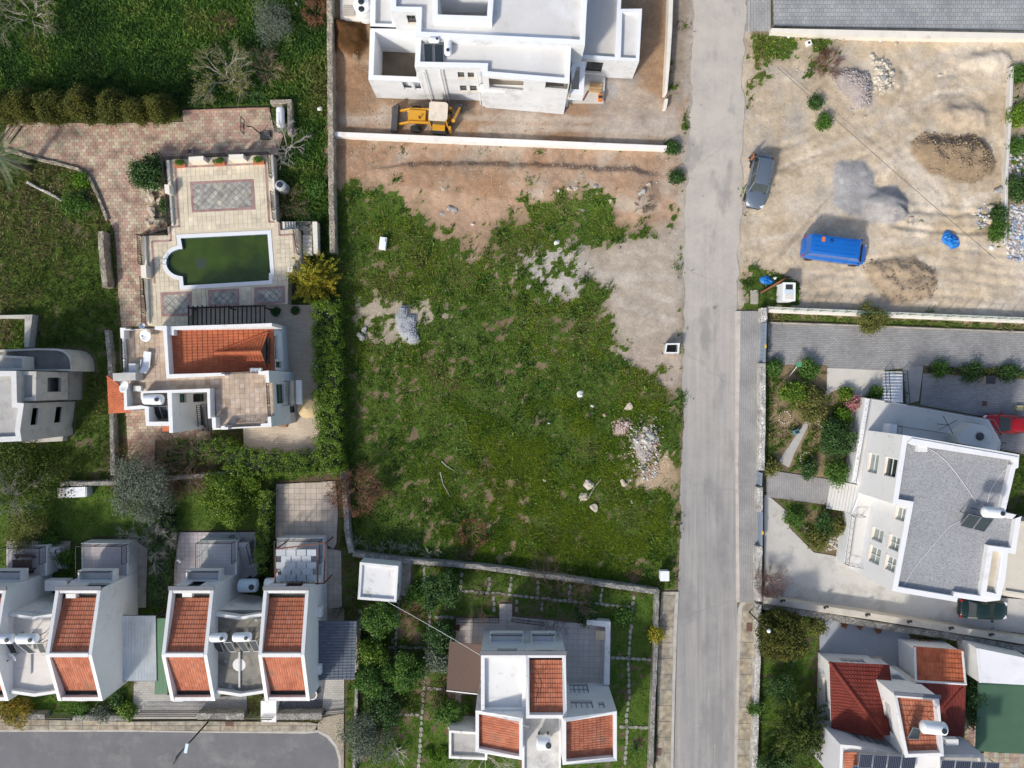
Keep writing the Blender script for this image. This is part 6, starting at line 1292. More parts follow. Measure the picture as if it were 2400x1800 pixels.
def bare(k, x, y, r, h_, label, m=None, name='bare_tree', cat='tree', depth=4, n=3, rad=.05, leaf=None, nleaf=0, stems=4, lsize=.06, bx=None):
    zc = h_*.6; c = Zc(k, x, y, zc); R = r/(k[2] if isinstance(k, tuple) else 2.765)/FPX*(CAMH-zc); t = thing(name, label, cat, (c.x, c.y, 0)); mb = MB()
    for i in range(stems):
        a = 2*math.pi*(i+random.uniform(-.3, .3))/stems; d = Vector((math.cos(a)*R, math.sin(a)*R, h_*.8)).normalized(); branches(mb, Vector((c.x, c.y, 0)), d, math.hypot(R, h_)*.45, rad, depth, .5, n)
    mb.build('branches', m or bark, t)
    if leaf:
        V = np.array(mb.v); q = V[rng.integers(0, len(V), nleaf)]+rng.normal(0, .09, (nleaf, 3)); q = q[q[:, 2] > .3]
        link('crown', leafmesh('foliage', q, np.tile([0, 0, .6], (len(q), 1)), lsize, LP[leaf], rng.random(len(q)), .5), t)
    return t
def rosette(k, x, y, r, h_, label, leaf='agave', n=40, name='agave', wid=.06, cat='plant'):
    c = Zc(k, x, y, h_*.4); R = r/2.765/FPX*CAMH; V = []; F = []
    for i in range(n):
        a = random.uniform(0, 6.28); el = random.uniform(.05, 1.3); L = R*random.uniform(.75, 1.1); d = Vector((math.cos(a)*math.cos(el), math.sin(a)*math.cos(el), math.sin(el)*h_/max(R, .1))); s = Vector((-math.sin(a), math.cos(a), 0))*wid; i0 = len(V); o = Vector((c.x, c.y, .1))
        V += [o-s*.6, o+s*.6, o+d*L*.5+s-Vector((0, 0, .0)), o+d*L*.5-s, o+d*L-Vector((0, 0, L*.25))]; F += [(i0, i0+1, i0+2, i0+3), (i0+3, i0+2, i0+4)]
    t = thing(name, label, cat, (c.x, c.y, 0)); link('leaves', npmesh('leaves', V, F, LP[leaf], rng.random(len(V))), t); MB().tube([Vector((c.x, c.y, -.05)), Vector((c.x, c.y, .25))], [.1, .06], 6).build('stem', bark, t); return t
def hedge(k, s, h_, leaf, label, width, size=.07, name='hedge', dens=70):
    """clipped or loose hedge along a line: leaves over a box-like volume"""
    pts = ZP(k, s, h_*.6); t = thing(name, label, 'hedge', (pts[0].x, pts[0].y, 0)); Ps, Ns, Rs = [], [], []; core = MB()
    for a, b in zip(pts[:-1], pts[1:]):
        d = (b-a); d.z = 0; L = d.length; d /= L; nn = Vector((-d.y, d.x, 0)); nc = int(L*(width+1.6*h_)*dens/10)
        tt = rng.uniform(0, L, nc); side = rng.random(nc); wv = .12*np.sin(tt*2.3)+.1*np.sin(tt*5.1+1)
        u = np.where(side < .55, rng.uniform(-width/2, width/2, nc), np.where(side < .78, -width/2, width/2)*(1+wv)); zq = np.where(side < .55, h_*(1+wv*.6)*rng.uniform(.86, 1.05, nc), rng.uniform(.1, h_, nc))
        c = np.array([a.x, a.y, 0])+np.outer(tt, [d.x, d.y, 0])+np.outer(u, [nn.x, nn.y, 0]); c[:, 2] = zq; per = 22
        Ps.append(np.repeat(c, per, 0)+rng.normal(0, .13, (nc*per, 3))); nv = np.stack([nn.x*np.sign(u)*(side > .55), nn.y*np.sign(u)*(side > .55), np.where(side < .55, 1, .3)], 1); Ns.append(np.repeat(nv, per, 0)); Rs.append(np.clip(np.repeat(rng.random(nc)*.7, per)+rng.uniform(0, .3, nc*per), 0, .999))
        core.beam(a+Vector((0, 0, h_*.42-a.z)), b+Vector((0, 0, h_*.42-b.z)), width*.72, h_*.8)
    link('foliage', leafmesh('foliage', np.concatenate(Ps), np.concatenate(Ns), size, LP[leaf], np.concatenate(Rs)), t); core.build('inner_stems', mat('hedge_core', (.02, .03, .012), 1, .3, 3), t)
    return t
# --- upper garden
for i, (x, y, r) in enumerate(((20, 690, 90), (165, 690, 105), (350, 705, 92), (545, 690, 108), (730, 690, 100), (890, 715, 70), (1040, 700, 84))):
    shrub(0, x, y, r, 3.6, 'cypress', 'dense olive green cypress in the clipped row above the driveway', 'tree', 'cypress_tree', .07, 13, .16, 26, group='cypress row above the driveway', lobes=6, ry=1.1)
shrub(0, 1765, 150, 130, 2.0, 'olive', 'spiky grey green shrub in the lush weeds', size=.11, asp=.18, clump=.25, dens=8)
bare(0, 1450, 140, 70, 1.2, 'reddish brown bare shrub beside the grey green shrub', bark_r, 'bare_shrub', 'shrub', 3, 3, .025, stems=6)
bare(0, 1730, 430, 85, 1.6, 'dead pinkish twiggy shrub in the villa garden weeds', mat('bark_pinkish', (.33, .23, .18), .9, .2, 4), 'bare_shrub', 'shrub', 4, 3, .03, stems=6)
bare(0, 1430, 470, 160, 3.2, 'pale leaning tree with mossy yellow green twigs above the paved bay', bark_w, depth=4, n=3, rad=.07, leaf='moss', nleaf=5000, stems=5, lsize=.07)
bare(0, 150, 60, 200, 2.2, 'tangle of pale dry branches in the garden corner', bark_w, 'bare_shrub', 'shrub', 4, 3, .04, leaf='moss', nleaf=2500, stems=6)
bare(0, 2040, 70, 90, 1.2, 'rust brown dry shrub against the tan boundary wall', bark_r, 'bare_shrub', 'shrub', 3, 3, .03, stems=7, leaf='rust', nleaf=1500)
rosette(0, 1262, 655, 62, .9, 'dark spiky yucca at the paved bay corner', 'dark', 60, 'yucca', .035); rosette(0, 1665, 628, 70, .9, 'dark spiky yucca beside the gas tank wall', 'dark', 70, 'yucca', .035); rosette(0, 540, 1265, 70, .8, 'dark spiky yucca inside the curved kerb wall', 'dark', 60, 'yucca', .035)
bare(0, 1825, 925, 120, 2.6, 'white leafless tree next to the basketball hoop', bark_w, depth=4, n=3, rad=.06, stems=4)
bare(0, 1860, 1310, 125, 1.8, 'dark leafless bush below the water tank', bark, 'bare_shrub', 'shrub', 4, 3, .04, stems=6)
shrub(0, 955, 1120, 105, 2.6, 'dark', 'dark leafy tree rising beside the rockery', 'tree', 'leafy_tree', .09, 9, .2)
shrub(0, 2055, 1220, 65, 1.0, 'mid', 'yellowish green bush by the tan boundary wall'); shrub(0, 530, 1170, 45, .6, 'bright', 'small bright green bush inside the kerb wall')
shrub(0, 1075, 1345, 28, .8, 'dark', 'small dark plant in the rockery'); shrub(0, 480, 1330, 120, .9, 'scr' if False else 'mid', 'low bushy undergrowth along the curved kerb wall', ry=.6)
# palm at the gate
c = W(0, -10, 1010, 4.0); t = thing('palm_tree', 'tall palm tree with drooping grey green fronds at the driveway gate', 'tree', (c.x, c.y, 0)); MB().tube([Vector((c.x, c.y, 0)), Vector((c.x, c.y, 4))], [.3, .22], 10).build('trunk', bark, t)
for i in range(26):
    a = 2*math.pi*i/26+random.uniform(-.1, .1); el = random.uniform(.0, .8); L = random.uniform(2.6, 3.5); V = []; F = []; pts = [Vector((c.x, c.y, 4))+Vector((math.cos(a), math.sin(a), 0))*L*s*math.cos(el*(1-s*.4))+Vector((0, 0, math.sin(el)*L*s-1.5*s*s)) for s in np.linspace(0, 1, 9)]; sd = Vector((-math.sin(a), math.cos(a), 0))
    for j in range(1, 9):
        for q in range(3):
            for s in (-1, 1):
                p = pts[j-1].lerp(pts[j], q/3); d = (sd*s+(pts[j]-pts[j-1]).normalized()*.8).normalized(); l = .5*math.sin(math.pi*min(.97, (j-1+q/3)/8*.9+.12)); i0 = len(V); V += [p-Vector((0, 0, .01)), p+d*l*.5+Vector((.02, .02, -.03)), p+d*l-Vector((0, 0, .15)), p+d*l*.5-Vector((.02, .02, .03))]; F.append((i0, i0+1, i0+2, i0+3))
    link('frond', npmesh('frond', V, F, LP['agave'], rng.random(len(V))), t)
# --- villa
spray_tree(3, 2030, 150, 205, 3.6, 'yellow', 'golden yellow conifer with spiky feathery branches by the pool', 'golden_conifer', 90, size=.13, per=60)
hedge(3, '2122,290 2126,700 2136,1100 2140,1400', 2.2, 'hedge', 'tall clipped green hedge along the villa patio', 2.15, dens=95)
hedge(3, '1400,1200 1480,1290 1700,1340 2060,1345', 1.8, 'hedge', 'broad green hedge below the villa lower patio', 2.0, dens=80)
hedge(3, '1060,1260 1420,1240', .9, 'mid', 'low green bushes beside the villa back path', 1.6)
bare(3, 1200, 1290, 180, 3.2, 'spreading leafless grey tree below the villa', bark, depth=4, n=4, rad=.06, stems=5); bare(3, 1215, 1480, 110, 2.2, 'small reddish leafless tree against the stone wall', bark_r, depth=4, n=3, rad=.04, stems=5)
bare(3, 780, 1310, 110, 1.6, 'dense dark red brown thicket beside the villa path', bark_r, 'bare_shrub', 'shrub', 4, 3, .03, stems=8)
for i, (x, y, l) in enumerate(((1790, 362, 'round clipped potted bush nearest the pergola post'), (1913, 355, 'round clipped potted bush on the open patio'))): shrub(3, x, y, 26, .9, 'dark', l, 'plant', 'potted_bush', .05, 20, .08)
# --- lower left gardens
shrub(3, 930, 1500, 205, 3.4, 'olive', 'large grey green olive tree over the stone wall', 'tree', 'olive_tree', .085, 8, .28, 30, lobes=7, asp=.4)
shrub(3, 1490, 1570, 185, 2.6, 'citrus', 'yellow green citrus tree with fruit on the lawn', 'tree', 'citrus_tree', .085, 9, .2, 26, lobes=7)
shrub(3, 140, 1430, 260, 2.4, 'pine', 'loose olive green scrub tree behind the white garden box', 'tree', 'scrub_tree', .09, 4, .3, 26, lobes=8); bare(3, 40, 1560, 170, 2.6, 'greyish leafless tree at the lawn edge', bark_w, depth=4, n=3, rad=.05, stems=5)
shrub(6, 170, 120, 150, 3.0, 'moss', 'brownish green feathery tree beside the row house terrace', 'tree', 'feathery_tree', .09, 6, .28, 26, asp=.3)
shrub(6, 330, 175, 40, 1.0, 'mid', 'small green bush at the terrace corner')
hedge(6, '1085,20 1060,200 1040,420 1030,610', 1.4, 'dark', 'dark green hedge between the two row houses', 1.5)
hedge(6, '1730,-140 1720,60 1705,240 1705,380', 1.7, 'citrus', 'narrow bright green hedge beside the lilac patio', .9)
hedge(3, '1350,1640 1560,1655', 1.0, 'dark', 'dark low hedge under the citrus tree', 1.0)
bare(6, 965, 210, 130, 2.4, 'pale twiggy leafless tree beside the row house terrace', bark_w, depth=4, n=4, rad=.045, stems=5)
shrub(6, 80, 1290, 120, 1.6, 'autumn', 'orange and yellow leaved shrub over the front wall', size=.11, dens=6, asp=.35)
shrub(6, 520, 1262, 55, .9, 'mid', 'rounded shrub before the front tiled gutter'); shrub(6, 820, 1292, 45, .9, 'citrus', 'yellow green rounded shrub at the gate pier'); shrub(6, 650, 1305, 75, .8, 'olive', 'grey green low shrub behind the front wall', ry=.5); shrub(6, 760, 1215, 40, .6, 'dark', 'dark flower shrub on the small front lawn')
shrub(6, 430, 290, 45, 1.3, 'mid', 'green climbing shrub at the terrace steps'); shrub(6, 1515, 215, 40, .7, 'dark', 'dark potted climber hanging on the balcony rail', name='potted_climber', cat='plant', trunk=False)
# --- meadow edge
bare(4, 95, 1535, 150, 2.6, 'rust brown leafless tree with dead leaves by the wall', bark_r, depth=4, n=4, rad=.05, stems=6, leaf='rust', nleaf=2600)
for i, (x, y, r) in enumerate(((110, 190, 60), (180, 240, 55), (260, 230, 60), (330, 215, 55), (400, 240, 60), (470, 230, 50), (560, 270, 70), (550, 340, 50), (630, 260, 40))): rosette(7, x, y, r, .7, 'grey green agave in the spiky row along the stone wall', 'agave', 26, 'agave', .05).__setitem__('group', 'agaves along the stone wall')
bare(7, 850, 140, 110, .7, 'rust brown dead brush heap in the meadow', bark_r, 'brush_heap', 'shrub', 4, 3, .03, stems=8, leaf='rust', nleaf=1200); bare(7, 800, 280, 70, .6, 'dark dead brush heap against the stone wall', bark, 'brush_heap', 'shrub', 4, 3, .03, stems=8)
bare(7, 1900, 400, 70, .4, 'small brown brush heap near the white box', bark_r, 'brush_heap', 'shrub', 3, 3, .03, stems=8)
bare(1, 1960, 1320, 75, .7, 'grey brown brush heap at the meadow corner by the road', bark, 'brush_heap', 'shrub', 4, 3, .03, stems=8)
bare(2, 950, 410, 100, .8, 'reddish brown dead brush heap on the sandy lot', bark_r, 'brush_heap', 'shrub', 4, 4, .025, stems=9)
# --- stepping stone garden
GT = (('dark dense rounded tree near the white shed', 650, 510, 118, 3.0, 'dark'), ('rounded dense green tree just below the white shed', 240, 690, 128, 3.0, 'mid'), ('dense dark tree beside the brown awning', 640, 805, 92, 2.8, 'dark'), ('orchard tree nearest the slate carport', 205, 900, 95, 2.6, 'citrus'), ('wide orchard tree along the low grey wall', 180, 1065, 120, 2.8, 'mid'), ('orchard tree between the two stepping stone paths', 410, 1045, 125, 2.8, 'mid'), ('small loose tree beside the stepping stones', 625, 960, 75, 2.2, 'olive'), ('dark spreading shrub over bare soil', 280, 1260, 125, 2.0, 'dark'), ('rounded shrub beside the small flat roofed annex', 700, 1290, 105, 2.2, 'mid'))
for l, x, y, r, h_, lf in GT: shrub(7, x, y, r, h_, lf, l, 'tree', 'garden_tree', .09, 8, .2)
shrub(7, 150, 1480, 160, 2.8, 'olive', 'grey green olive tree near the street corner', 'tree', 'olive_tree', .08, 7, .26, 28, asp=.4)
bare(7, 1400, 570, 190, 3.2, 'large leafless tree casting twigs over the patio wall', bark, depth=5, n=3, rad=.06, stems=5); bare(7, 920, 580, 130, 2.6, 'slim leafless tree by the patio railing', bark, depth=4, n=3, rad=.05, stems=4); bare(7, 640, 1130, 110, 2.0, 'reddish leafless tree near the awning corner', bark_r, depth=4, n=3, rad=.04, stems=5); bare(7, 350, 1585, 75, 1.8, 'white leafless pruned tree in the garden', bark_w, depth=2, n=3, rad=.07, stems=5)
bare(7, 480, 640, 100, .9, 'reddish bare low thicket between garden paths', bark_r, 'bare_shrub', 'shrub', 4, 3, .02, stems=8); bare(7, 930, 1630, 190, 2.0, 'pale leafless branches beside the annex', bark_w, depth=4, n=3, rad=.04, stems=5)
rosette(7, 765, 640, 28, .7, 'small bright yucca at the patio corner', 'bright', 30, 'yucca', .03); rosette(7, 1915, 1525, 55, 1.0, 'small spiky palm in the strip by the wall', 'dark', 50, 'small_palm', .03); shrub(7, 2035, 790, 38, 1.2, 'yellow', 'yellowish small bush growing on the pavement wall')
shrub(7, 480, 530, 55, 1.0, 'mid', 'small leafy shrub beside the shed path'); shrub(7, 1580, 650, 70, 1.0, 'dark', 'dark low shrub behind the patio wall'); shrub(7, 1830, 680, 60, .7, 'mid', 'low yellow green shrub beside stepping stones')
for i in range(6): shrub(7, 560+i*45, 1560+(i % 2)*45, 30, .4, 'bright', 'low bright vegetable plant in the kitchen garden rows', 'plant', 'vegetable_plant', .06, 10, .1, group='vegetables in the kitchen garden', trunk=False)
# --- right gardens
t_ = shrub(8, 650, 800, 165, 4.6, 'cypress', 'large round dense evergreen tree overhanging the pale stone wall', 'tree', 'evergreen_tree', .085, 8, .16, 24, lobes=8)
spray_tree(8, 770, 1420, 290, 4.6, 'pine', 'big dark pine tree beside the red hipped roof', 'pine_tree', 130, size=.12, per=80); shrub(8, 640, 1130, 110, 1.8, 'dark', 'dark conifer shrub in the shaded garden', size=.08, asp=.35); rosette(8, 700, 960, 80, 1.0, 'dark spiky yucca beneath the round evergreen', 'dark', 60, 'yucca', .035); shrub(8, 610, 1640, 110, 2.4, 'dark', 'dark shrub below the big pine'); shrub(8, 870, 745, 50, 1.2, 'moss', 'yellow flowering shrub at the yard corner'); shrub(8, 470, 1270, 35, 1.2, 'mid', 'small green bush spilling over pale stone wall')
shrub(8, 1875, 1220, 90, 2.6, 'dark', 'dark tree squeezed between red roof and green roof', 'tree', 'leafy_tree', ry=1.7); bare(8, 560, 460, 95, 1.8, 'reddish leafless bush by the concrete forecourt wall', bark_r, 'bare_shrub', 'shrub', 4, 4, .03, stems=8)
RG = (('green shrub at the garden corner by the pavers', 820, 735, 72, 1.3, 'mid'), ('loose pale green sapling in the flower garden', 700, 885, 75, 1.6, 'citrus'), ('wide olive green bush beside the diagonal path', 835, 950, 110, 1.5, 'moss'), ('large dark leafy bush below the villa terrace', 985, 1180, 115, 2.2, 'dark'), ('rounded green bush above the entrance steps', 990, 1395, 82, 1.6, 'mid'), ('small round bush by the stone ring', 822, 1385, 50, 1.0, 'dark'), ('small bush at the gate path corner', 578, 1370, 40, .9, 'moss'), ('green bush behind the sliding gate pier', 590, 725, 45, .9, 'mid'), ('bright yellow green bush near the pink flowers', 1040, 1030, 45, .9, 'bright'), ('pink flowering shrub against the villa wall', 1098, 955, 38, 1.0, 'pink'), ('round green bush beside the concrete path', 1055, 892, 36, .8, 'hedge'), ('bush tucked beside the white terrace steps', 1265, 890, 55, 1.0, 'mid'), ('bush at the start of planter bed', 1670, 735, 45, .8, 'mid'), ('dark bush in the middle of the planter bed', 1880, 752, 60, .9, 'dark'), ('bush at the end of planter bed by the pavers', 2120, 755, 60, .9, 'dark'))
for l, x, y, r, h_, lf in RG: shrub(5, x, y, r, h_, lf, l)
shrub(5, 1225, 412, 100, 1.6, 'moss', 'yellow green flowering bush on the cream double wall', size=.08, dens=9); hedge(5, '1600,740 2212,762', .5, 'moss', 'low mixed planting in the bed above the court', .5)
for l, x, y, r, h_, lf in (('green shrub in the forecourt flower bed tip', 730, 40, 60, .9, 'mid'), ('dark shrub in the forecourt flower bed', 925, 90, 70, 1.0, 'dark'), ('olive shrub at the forecourt bed edge', 1010, 90, 60, .9, 'moss'), ('brown green shrub beside the white stones', 880, 180, 65, .8, 'moss')): shrub(8, x, y, r, h_, lf, l)
rosette(8, 785, 105, 36, .5, 'pale green agave in the forecourt flower bed', 'agave', 30, 'agave', .05)
for l, x, y, r, h_, lf in (('green bush by the concrete wall corner', 2180, 490, 55, .8, 'mid'), ('yellow green bushes beyond the concrete wall', 2180, 740, 75, .9, 'citrus'), ('round bush beyond concrete wall above the debris', 2165, 950, 45, .8, 'mid'), ('dark bush beyond the concrete wall by rubble', 2180, 1220, 85, 1.1, 'dark'), ('bush growing through rubble along concrete wall', 2050, 1490, 60, .7, 'mid'), ('upper bush among pale stones by wall', 2050, 1390, 45, .7, 'dark'), ('small weed clump on pale sand', 860, 665, 28, .5, 'dark'), ('tall weed clump beside the overhead cable shadow', 918, 790, 40, .6, 'mid')): shrub(2, x, y, r, h_, lf, l, trunk=False)
for l, x, y, r in (('leafy weed bush at the white wall end', 2145, 955, 40), ('weed clump on the road verge', 2170, 1150, 28)): shrub(1, x, y, r, .6, 'dark', l, trunk=False)
# ---------------------------------------------------------------- vehicles
def paint(name, col, rough=.25, metal=.3): return mat(name, col, rough, .03, 2, metal=metal, coat=.6, spec=.5)
tyre = mat('rubber', (.02, .02, .02), .9, .1); rim_m = mat('rim_alloy', (.45, .45, .46), .35, .05, metal=.8); lampw = mat('lamp_clear', (.75, .77, .8), .12, .03, spec=.8); lampr = mat('lamp_red', (.4, .02, .015), .2, .05); plastic = mat('plastic_black', (.03, .03, .032), .6, .1)
def loft(st, closed=False):
    """st: list of rings (same length) -> verts, faces, ends capped"""
    n = len(st[0]); V = [p for r in st for p in r]; F = []
    for i in range(len(st)-1):
        for j in range(n-1): a = i*n+j; F.append((a, a+1, a+n+1, a+n))
    return V, F
def wheel(t, x, y, r, wd, name='wheel'):
    s = 1 if y > 0 else -1; c = Vector((x, y, r)); b = MB(); M4 = Matrix.Rotation(math.pi/2, 4, 'Z'); b.lathe(c, [(r*.62, -wd/2), (r*.95, -wd/2), (r, -wd/3), (r, wd/3), (r*.95, wd/2), (r*.62, wd/2)], 20, 'x', M4); w_ = b.build(name, tyre, t, local=True)
    b = MB(); b.lathe(c+Vector((0, s*wd*.1, 0)), [(r*.1, -wd*.36), (r*.6, -wd*.4), (r*.64, wd*.4), (r*.1, wd*.3)], 14, 'x', M4); b.build('rim', rim_m, w_, local=True)
def car(label, L, Wd, H, pm, loc, hd, cat='car', name='parked_car', hood=.95, cowl=1.35, rear=.35, belt=.92, rake=.75, rrake=.55, van=False, rails=False):
    t = thing(name, label, cat, (loc.x, loc.y, .03), rz=hd); hx = L/2; hw = Wd/2
    xs = [-hx, -hx+.06, -hx+.3, -hx+.9, -L*.1, L*.1, hx-1.2, hx-.7, hx-.3, hx-.08, hx]; ws = [.72, .86, .95, 1, 1, 1, 1, .97, .9, .76, .6]
    def ztop(x):
        f = hx-x
        if f < cowl: return hood-.28*(max(0, 1-f/cowl))**2.2-.02
        if x < -hx+.25: return belt-.06
        return belt
    st = []
    for x, w_ in zip(xs, ws):
        zt = ztop(x); zb = .22 if abs(x) < hx-.3 else .32; W_ = hw*w_
        st.append([(x, -W_*.9, zb), (x, -W_, zb+.18), (x, -W_, zt-.2), (x, -W_*.95, zt-.05), (x, -W_*.7, zt+.02), (x, 0, zt+.05), (x, W_*.7, zt+.02), (x, W_*.95, zt-.05), (x, W_, zt-.2), (x, W_, zb+.18), (x, W_*.9, zb)])
    V, F = loft(st); n = 11; F += [tuple(range(n))[::-1], tuple(range((len(st)-1)*n, len(st)*n))]; F = [f[::-1] for f in F]
    link('body', npmesh('body', V, F, pm, smooth=True), t, True)
    c0, c1 = hx-cowl, hx-cowl-rake; r0, r1 = -hx+rear, -hx+rear+rrake; b0 = .86*hw; b1 = .70*hw if not van else .80*hw; zb = belt+.0; zt = H
    def q4(a, b, c_, d, name, m, off=0): MB().quad(a, b, c_, d).build(name, m, t, local=True)
    # greenhouse: windscreen, rear window, side windows, pillars, roof
    A0, A1 = (c0, -b0, zb), (c0, b0, zb); B0, B1 = (c1, -b1, zt-.05), (c1, b1, zt-.05); C0, C1 = (r1, -b1, zt-.06), (r1, b1, zt-.06); D0, D1 = (r0, -b0, zb), (r0, b0, zb)
    q4(A0, A1, B1, B0, 'windscreen', glass); q4(D1, D0, C0, C1, 'rear_window', glass if not van else pm)
    for s, (a, b, c_, d) in ((0, (A0, B0, C0, D0)), (1, (D1, C1, B1, A1))): q4(a, b, c_, d, 'side_window', glass if not van else pm)
    pls = [(a, b, .07) for a, b in ((A0, B0), (A1, B1), (C0, D0), (C1, D1))]
    for s in (0, 1):
        for f in (.4,) if not van else (.25,): a = Vector((A0, A1)[s]).lerp(Vector((D0, D1)[s]), f); b = Vector((B0, B1)[s]).lerp(Vector((C0, C1)[s]), f); pls.append((a, b, .06))
    for a, b, w_ in pls: MB().beam(a, b, w_, .05).build('pillar', pm, t, local=True)
    rst = []
    for x, dz, k in ((c1+.1, -.06, .96), (c1-.1, -.015, 1), ((c1+r1)/2, .02, 1.0), (r1+.1, -.01, 1), (r1-.12, -.06, .97)): rst.append([(x, y*b1*1.03*k, zt-.09 if abs(y) > .99 else zt+dz-(.03 if abs(y) > .8 else 0)) for y in (-1, -.9, -.5, 0, .5, .9, 1)])
    V, F = loft(rst); link('roof', npmesh('roof', V, [f[::-1] for f in F], pm, smooth=True), t, True)
    for sx in (hx-.85 if not van else hx-.9, -hx+.8):
        for sy in (-1, 1): wheel(t, sx, sy*(hw-.1), .33 if H < 1.6 else .37, .22)
    for sy in (-1, 1):
        MB().box((c0+.1-.25, sy*(hw+.08), belt+.06), (.14, .2, .14)).build('mirror', pm, t, local=True)
        MB().box((hx-.24, sy*hw*.68, hood-.24), (.3 if not van else .16, .26, .1), rz=-sy*.4).build('headlight', lampw, t, local=True); MB().box((-hx+.08, sy*hw*.78, belt-.22), (.14, .22, .3)).build('tail_light', lampr, t, local=True)
        if rails: MB().beam((c1-.1, sy*b1*.93, zt+.05), (r1+.1, sy*b1*.93, zt+.05), .05, .05).build('roof_rail', rim_m, t, local=True)
    MB().box((hx-.02, 0, .38), (.1, Wd*.62, .16)).build('grille', plastic, t, local=True); MB().box((c0+.03, 0, zb+.02), (.08, Wd*.75, .03)).build('wiper', plastic, t, local=True)
    MB().box((hx+.01, 0, .3), (.02, .5, .11)).build('number_plate', frame_w, t, local=True)
    return t
car('silver blue grey estate car parked on the sand beside the road', 4.65, 1.86, 1.72, paint('paint_silver_blue', (.17, .205, .25), .2, .45), W(2, 492, 1182, .6), math.atan2(-.982, -.19), rails=True, rake=.62, rrake=.4, rear=.2)
vn = car('bright blue panel van parked on the sandy lot', 5.7, 2.05, 2.5, paint('paint_blue', (.004, .12, .46), .35, 0), W(2, 988, 1622, 1.0), math.radians(-7.5), 'van', 'panel_van', hood=1.12, cowl=.62, rear=.06, belt=1.2, rake=.8, rrake=.14, van=True)
MB().box((-1.75, .45, 2.52), (.28, .42, .05)).build('roof_patch', mat('patch_orange', (.62, .16, .06), .6, .08), vn, local=True); MB().lathe((-1.05, .42, 2.5), [(.17, 0), (.17, .06), (.1, .09)], 14).build('roof_vent', paint('paint_blue_dark', (.005, .06, .25)), vn, local=True)
for yy_ in (-.6, -.2, .2, .6): MB().box((-.7, yy_, 2.515), (3.6, .05, .02)).build('roof_rib', MATS['paint_blue'], vn, local=True)
for sx_ in (-.3, 1.0):
    for sy_ in (-1, 1): MB().box((sx_, sy_*1.03, .85), (.03, .02, .8)).build('door_seam', plastic, vn, local=True)
MB().box((2.05, 0, 1.22), (.3, 1.3, .03)).build('dashboard', mat('dash_olive', (.2, .2, .14), .8, .1), vn, local=True)
car('small bright red hatchback in the grey paved court', 3.85, 1.66, 1.5, paint('paint_red', (.42, .008, .012)), Zc(R1, 1962, 470, .6), math.radians(177.5), rake=.8, rear=.12, rrake=.35)
car('dark green saloon car parked below the white parapet', 4.25, 1.74, 1.42, paint('paint_dark_green', (.012, .03, .024)), Zc(R2c, 1725, 1142, .6), math.radians(-3), rear=.6, rrake=.6)
# backhoe loader
yel = paint('paint_digger_yellow', (.62, .30, .018), .45, 0); steel = mat('steel_worn', (.10, .10, .105), .5, .2, 3, metal=.5)
p = W(1, 640, 775, .8); J = thing('backhoe_loader', 'yellow backhoe loader with raised cab roof beside the white block wall', 'digger', (p.x, p.y, 0), rz=math.pi-.06)
for x, y, r, wd in ((0, .95, .72, .5), (0, -.95, .72, .5), (2.15, .88, .5, .36), (2.15, -.88, .5, .36)): wheel(J, x, y, r, wd)
def jb(name, c_, d, m=yel, rz=0): return MB().box(c_, d, rz).build(name, m, J, local=True)
jb('chassis', (.9, 0, .85), (3.6, .8, .5)); jb('bonnet', (1.95, 0, 1.35), (1.5, .85, .6)); jb('exhaust', (1.7, .3, 1.85), (.1, .1, .5), plastic)
cb = MB(); cb.prism([Vector((-.75, -.75)), Vector((.75, -.7)), Vector((.75, .7)), Vector((-.75, .75))], 1.1, 2.65); cb.build('cab', glass, J, local=True)
for x, y in ((-.75, -.75), (.75, -.7), (.75, .7), (-.75, .75)): MB().beam((x, y, 1.0), (x, y, 2.7), .1, .1, up=(1, 0, 0)).build('cab_pillar', yel, J, local=True)
rf = MB(); rf.prism([Vector((-.85+a, b)) for a, b in ((0, -.62), (.18, -.8), (1.5, -.8), (1.62, -.62), (1.62, .62), (1.5, .8), (.18, .8), (0, .62))], 2.68, 2.82); rf.build('cab_roof', mat('paint_cab_cream', (.66, .58, .47), .6, .08, 2, dirt=((.5, .42, .32), 1.5, .2)), J, local=True)
jb('mudguard', (0, .95, 1.52), (1.1, .55, .06)); jb('mudguard', (0, -.95, 1.52), (1.1, .55, .06))
for y in (-.58, .58):
    MB().beam((.9, y, 1.45), (2.6, y, 1.35), .14, .24).build('loader_arm', yel, J, local=True); MB().beam((2.6, y, 1.35), (3.75, y, .6), .14, .22).build('loader_arm', yel, J, local=True); MB().tube([Vector((1.2, y*.8, 1.0)), Vector((2.9, y*.8, 1.05))], .05, 8).build('hydraulic_ram', rim_m, J, local=True)
MB().beam((2.7, -.6, 1.2), (2.7, .6, 1.2), .16, .16).build('cross_tube', yel, J, local=True)
bk_ = MB()
pr = [(3.75, 1.05), (3.72, .25), (3.95, .08), (4.45, .05), (4.45, .1), (3.98, .16), (3.82, .32), (3.85, 1.05)]
V = [(x, y, q) for y in (-1.15, 1.15) for x, q in pr]; n_ = len(pr); F = [(i, (i+1) % n_, n_+(i+1) % n_, n_+i) for i in range(n_)]+[tuple(range(n_)), tuple(range(n_, 2*n_))[::-1]]
for y in (-1.15, 1.15): V += [(3.75, y, 1.05), (3.72, y, .2), (4.45, y, .06)]; F.append((len(V)-3, len(V)-2, len(V)-1))
link('bucket', npmesh('bucket', V, F, steel), J, True)
MB().beam((-.95, 0, 1.0), (-1.35, .55, 2.3), .22, .28).build('boom', yel, J, local=True); MB().beam((-1.35, .55, 2.3), (-1.75, -.85, 1.5), .18, .24).build('dipper_arm', yel, J, local=True)
